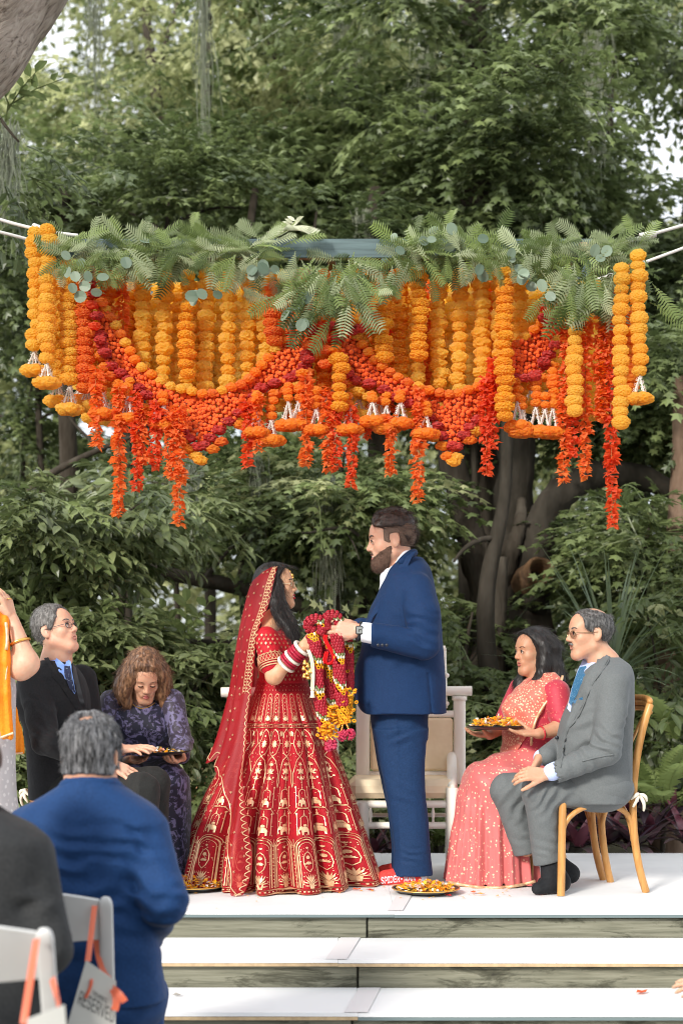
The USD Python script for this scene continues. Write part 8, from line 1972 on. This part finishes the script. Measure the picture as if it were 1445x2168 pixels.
def sign(lab, corners, Y, strips, text=True, tail=()):
    """corners px: top left, top right, bottom right, bottom left of the card."""
    c = [P(x, y, Y + dy) for x, y, dy in corners]; t = thing('reserved_sign', lab, 'sign', c[0])
    tl, tr, br, bl = c; ex = tr - tl; ez = bl - tl; n = unit(np.cross(ez, ex))
    if n[1] > 0: n = -n
    g = np.array([tl + ex * u + ez * w + (br - tr - ez) * u * w for w in np.linspace(0, 1, 5) for u in np.linspace(0, 1, 5)])
    f = []
    for i in range(4):
        for j in range(4): a = i * 5 + j; f += [[a, a + 1, a + 6], [a, a + 6, a + 5]]
    f = np.array(f); back = g - n * .003
    rim = [0, 1, 2, 3, 4, 9, 14, 19, 24, 23, 22, 21, 20, 15, 10, 5]
    sd = [[rim[k], rim[(k + 1) % 16], rim[(k + 1) % 16] + 25, rim[k] + 25] for k in range(16)]; sd = np.array(sd)
    obj('card', (np.vstack([g, back]), np.vstack([f, f[:, ::-1] + 25, sd[:, [0, 1, 2]], sd[:, [0, 2, 3]]])), M_card, t)
    def write(s_, u0, v0, width, hgt, bold=False):
        m = meshkit.text_mesh(s_, 1.0, .02, bold); v = np.array(m.vertices); W0 = v[:, 0].max()
        uv = np.stack([u0 + v[:, 0] / W0 * width, v0 - v[:, 1] * hgt], 1)
        p = tl + ex * uv[:, :1] + ez * uv[:, 1:] + (br - tr - ez) * uv[:, :1] * uv[:, 1:] + n * (.0012 + v[:, 2:] * .02)
        obj('lettering', (p, np.array(m.faces)), M_ink, t)
    if text:
        write('RESERVED', .06, .60, .90, .19)
        write('THIS ROW IS', .36, .385, .40, .07)
    for s_ in strips: ribbon_strip([P(x, y, yy) for x, y, yy in s_], .016, t)
    k = [tl + ex * .30 + ez * (.18 + .14 * q) + n * .004 + ex * .03 * math.sin(q * 2.5) for q in range(3)]; obj('knot', tube(smooth_path(np.array(k), 8), .005, 6), M_rib, t, smooth=True)
    for tt in tail: ribbon_strip([P(x, y, yy) for x, y, yy in tt], .02, t)
sign('grey RESERVED card hung by coral ribbon on the chair behind the blue suit', [(182, 2034, 0), (246, 2078, .02), (243, 2230, .03), (140, 2180, -.01)], 3.84,
     [[(200, 1918, 3.965), (194, 1970, 3.92), (186, 2036, 3.85)], [(203, 1985, 4.03), (212, 2040, 4.0), (236, 2075, 3.93)]], True, [[(238, 2094, 3.84), (252, 2106, 3.82), (264, 2122, 3.82)], [(238, 2094, 3.84), (246, 2118, 3.83), (242, 2140, 3.83)]])
sign('second grey card on coral ribbons at the bottom left corner', [(58, 2158, 0), (137, 2128, .02), (150, 2300, .03), (40, 2320, -.01)], 2.98,
     [[(77, 1988, 3.15), (66, 2060, 3.06), (50, 2168, 2.99)], [(110, 2072, 3.20), (120, 2110, 3.12), (126, 2140, 3.03)]], False)

# ---------------------------------------------------------------- guest at the right edge: only fingers reach into the picture
def right_guest():
    Y = 4.5
    t = thing('person', 'guest at the right edge of whom only fingertips show', 'person', P(1640, 0, Y) * [1, 1, 0] + [0, 0, GF])
    hd = Head(P(1650, 1640, Y), (-.3, .95, 0), .95); nk = P(1650, 1712, Y - .02)
    sh, el_, wr = P(1560, 1790, Y), P(1580, 1990, Y - .05), P(1522, 2098, Y + .05); sf, ef, wf = P(1745, 1790, Y), P(1760, 1990, Y), P(1690, 2080, Y + .25)
    body = hd.prims() + [rc(hd.w(-.02, 0, -.05), nk, .05, .056, .03), rc(nk, P(1650, 1900, Y), .07, .13, .04), rc(P(1650, 1900, Y), P(1650, 2150, Y), .13, .15, .05)] + limb((sh, el_, wr), [.052, .042, .028]) + limb((sf, ef, wf), [.052, .042, .028])
    body += hand(wr, unit(V3(-.8, .25, .10)), unit(V3(.2, .4, -.8)), 1, (.3, .3, .35, .4), .9) + hand(wf, unit(V3(-.6, .6, 0)), V3(0, 0, -1), -1, s=.9)
    for sx in (-60, 60): body += limb((P(1650 + sx, 2140, 4.55), P(1650 + sx, 2130, 4.9), P(1650 + sx, 2400, 4.86)), [.08, .055, .04])
    obj('body', sdf(body, .006), SK_LEFT, t, smooth=True)
    obj('hair', hair_mesh(hd, lambda q: np.maximum(q[:, 0] - .03, -(q[:, 2] + .12)), lambda q: .02 + 0 * q[:, 0]), H_brown, t, smooth=True)
    dr = [px_loft([(1715, 1650, 50, .09), (1740, 1650, 100, .12), (1780, 1650, 118, .14), (1900, 1650, 105, .14), (2040, 1650, 105, .15), (2150, 1650, 120, .17)], Y)] + [rc(P(1650 + sx, 2140, 4.58), P(1650 + sx, 2130, 4.9), .10, .09, .05) for sx in (-60, 60)] + [rc(P(1650 + sx, 2130, 4.9), P(1650 + sx, 2380, 4.86), .09, .10, .05) for sx in (-60, 60)]
    obj('dress', sdf(dr, .009, margin=1.3), M_kurta_ if False else M_cream, t, smooth=True)
right_guest()
M_petc, M_petr = pmat('fallen_coral', (.80, .12, .04), .6, .3), pmat('fallen_red', (.55, .02, .02), .6, .3)
for k, (x, y, Y, m, lab) in enumerate([(1357, 2076, 5.5, M_petc, 'coral ribbon scrap on the second step at the right'), (783, 1887, 6.68, M_petr, 'red petal on the white boards before the groom\'s toes'), (696, 1892, 6.62, pmat('fallen_leaf', (.16, .17, .09), .7, .3), 'olive leaf on the white boards before the red skirt'), (528, 1899, 6.58, pmat('fallen_dry', (.30, .20, .10), .7, .3), 'tiny dry petal left of the olive leaf'), (755, 1880, 6.7, M_petc, 'orange petal at the hem of the red skirt'), (1002, 1890, 6.6, M_petc, 'orange petal right of the floor tray'), (1018, 1897, 6.55, pmat('fallen_yellow', (.80, .35, .05), .6, .3), 'yellow petal in front of the sari hem'), (985, 1868, 6.9, M_petc, 'orange petal between tray and sari'), (948, 1905, 6.5, M_petr, 'red petal below the floor tray'), (375, 2092, 5.45, pmat('fallen_grey', (.3, .28, .25), .7, .3), 'grey leaf scrap on the second step at the left')]):
    p = P(x, y, Y); zt = 0 if y < 1930 else ZT[2]
    p[2] = zt + .006; t = thing('fallen_petal', lab, 'petal', p)
    q = np.random.default_rng(k); a = q.uniform(0, 6.28); s_ = .020 if k else .030
    v = np.array([[-1, -.45, 0], [.0, -.6, .25], [1, -.2, .1], [.9, .4, .35], [-.1, .6, .1], [-.9, .4, .3], [0, 0, -.05]]) * s_; v = v @ np.array([[math.cos(a), math.sin(a), 0], [-math.sin(a), math.cos(a), 0], [0, 0, 1]])
    obj('petal', (v + p, np.array([[6, i, (i + 1) % 6] for i in range(6)])), m, t)
_gp = np.random.default_rng(31); _bits = []
for cx_, cy_, n_, sx_, sy_ in ((930, 6.62, 40, .22, .14), (410, 6.7, 24, .14, .12), (1010, 6.65, 18, .18, .16), (760, 6.66, 12, .2, .1), (600, 6.5, 14, .5, .2)):
    for _ in range(n_):
        x_, y_ = P(cx_, 0, cy_)[0] + _gp.normal(0, sx_), min(7.9, max(6.12, cy_ + _gp.normal(0, sy_)))
        s_ = _gp.uniform(.004, .009); v_ = np.array([[-1, -.5, 0], [1, -.4, .1], [.8, .5, .35], [-.7, .6, .2]]) * s_; a_ = _gp.uniform(0, 6.28)
        _bits.append((v_ @ np.array([[math.cos(a_), math.sin(a_), 0], [-math.sin(a_), math.cos(a_), 0], [0, 0, 1]]) + [x_, y_, .0045], np.array([[0, 1, 2], [0, 2, 3]])))
obj('petal_crumbs', cat_mesh(_bits), FM['orange'], kind='stuff', label='orange petal crumbs scattered on the white boards round the trays', cat='petals')
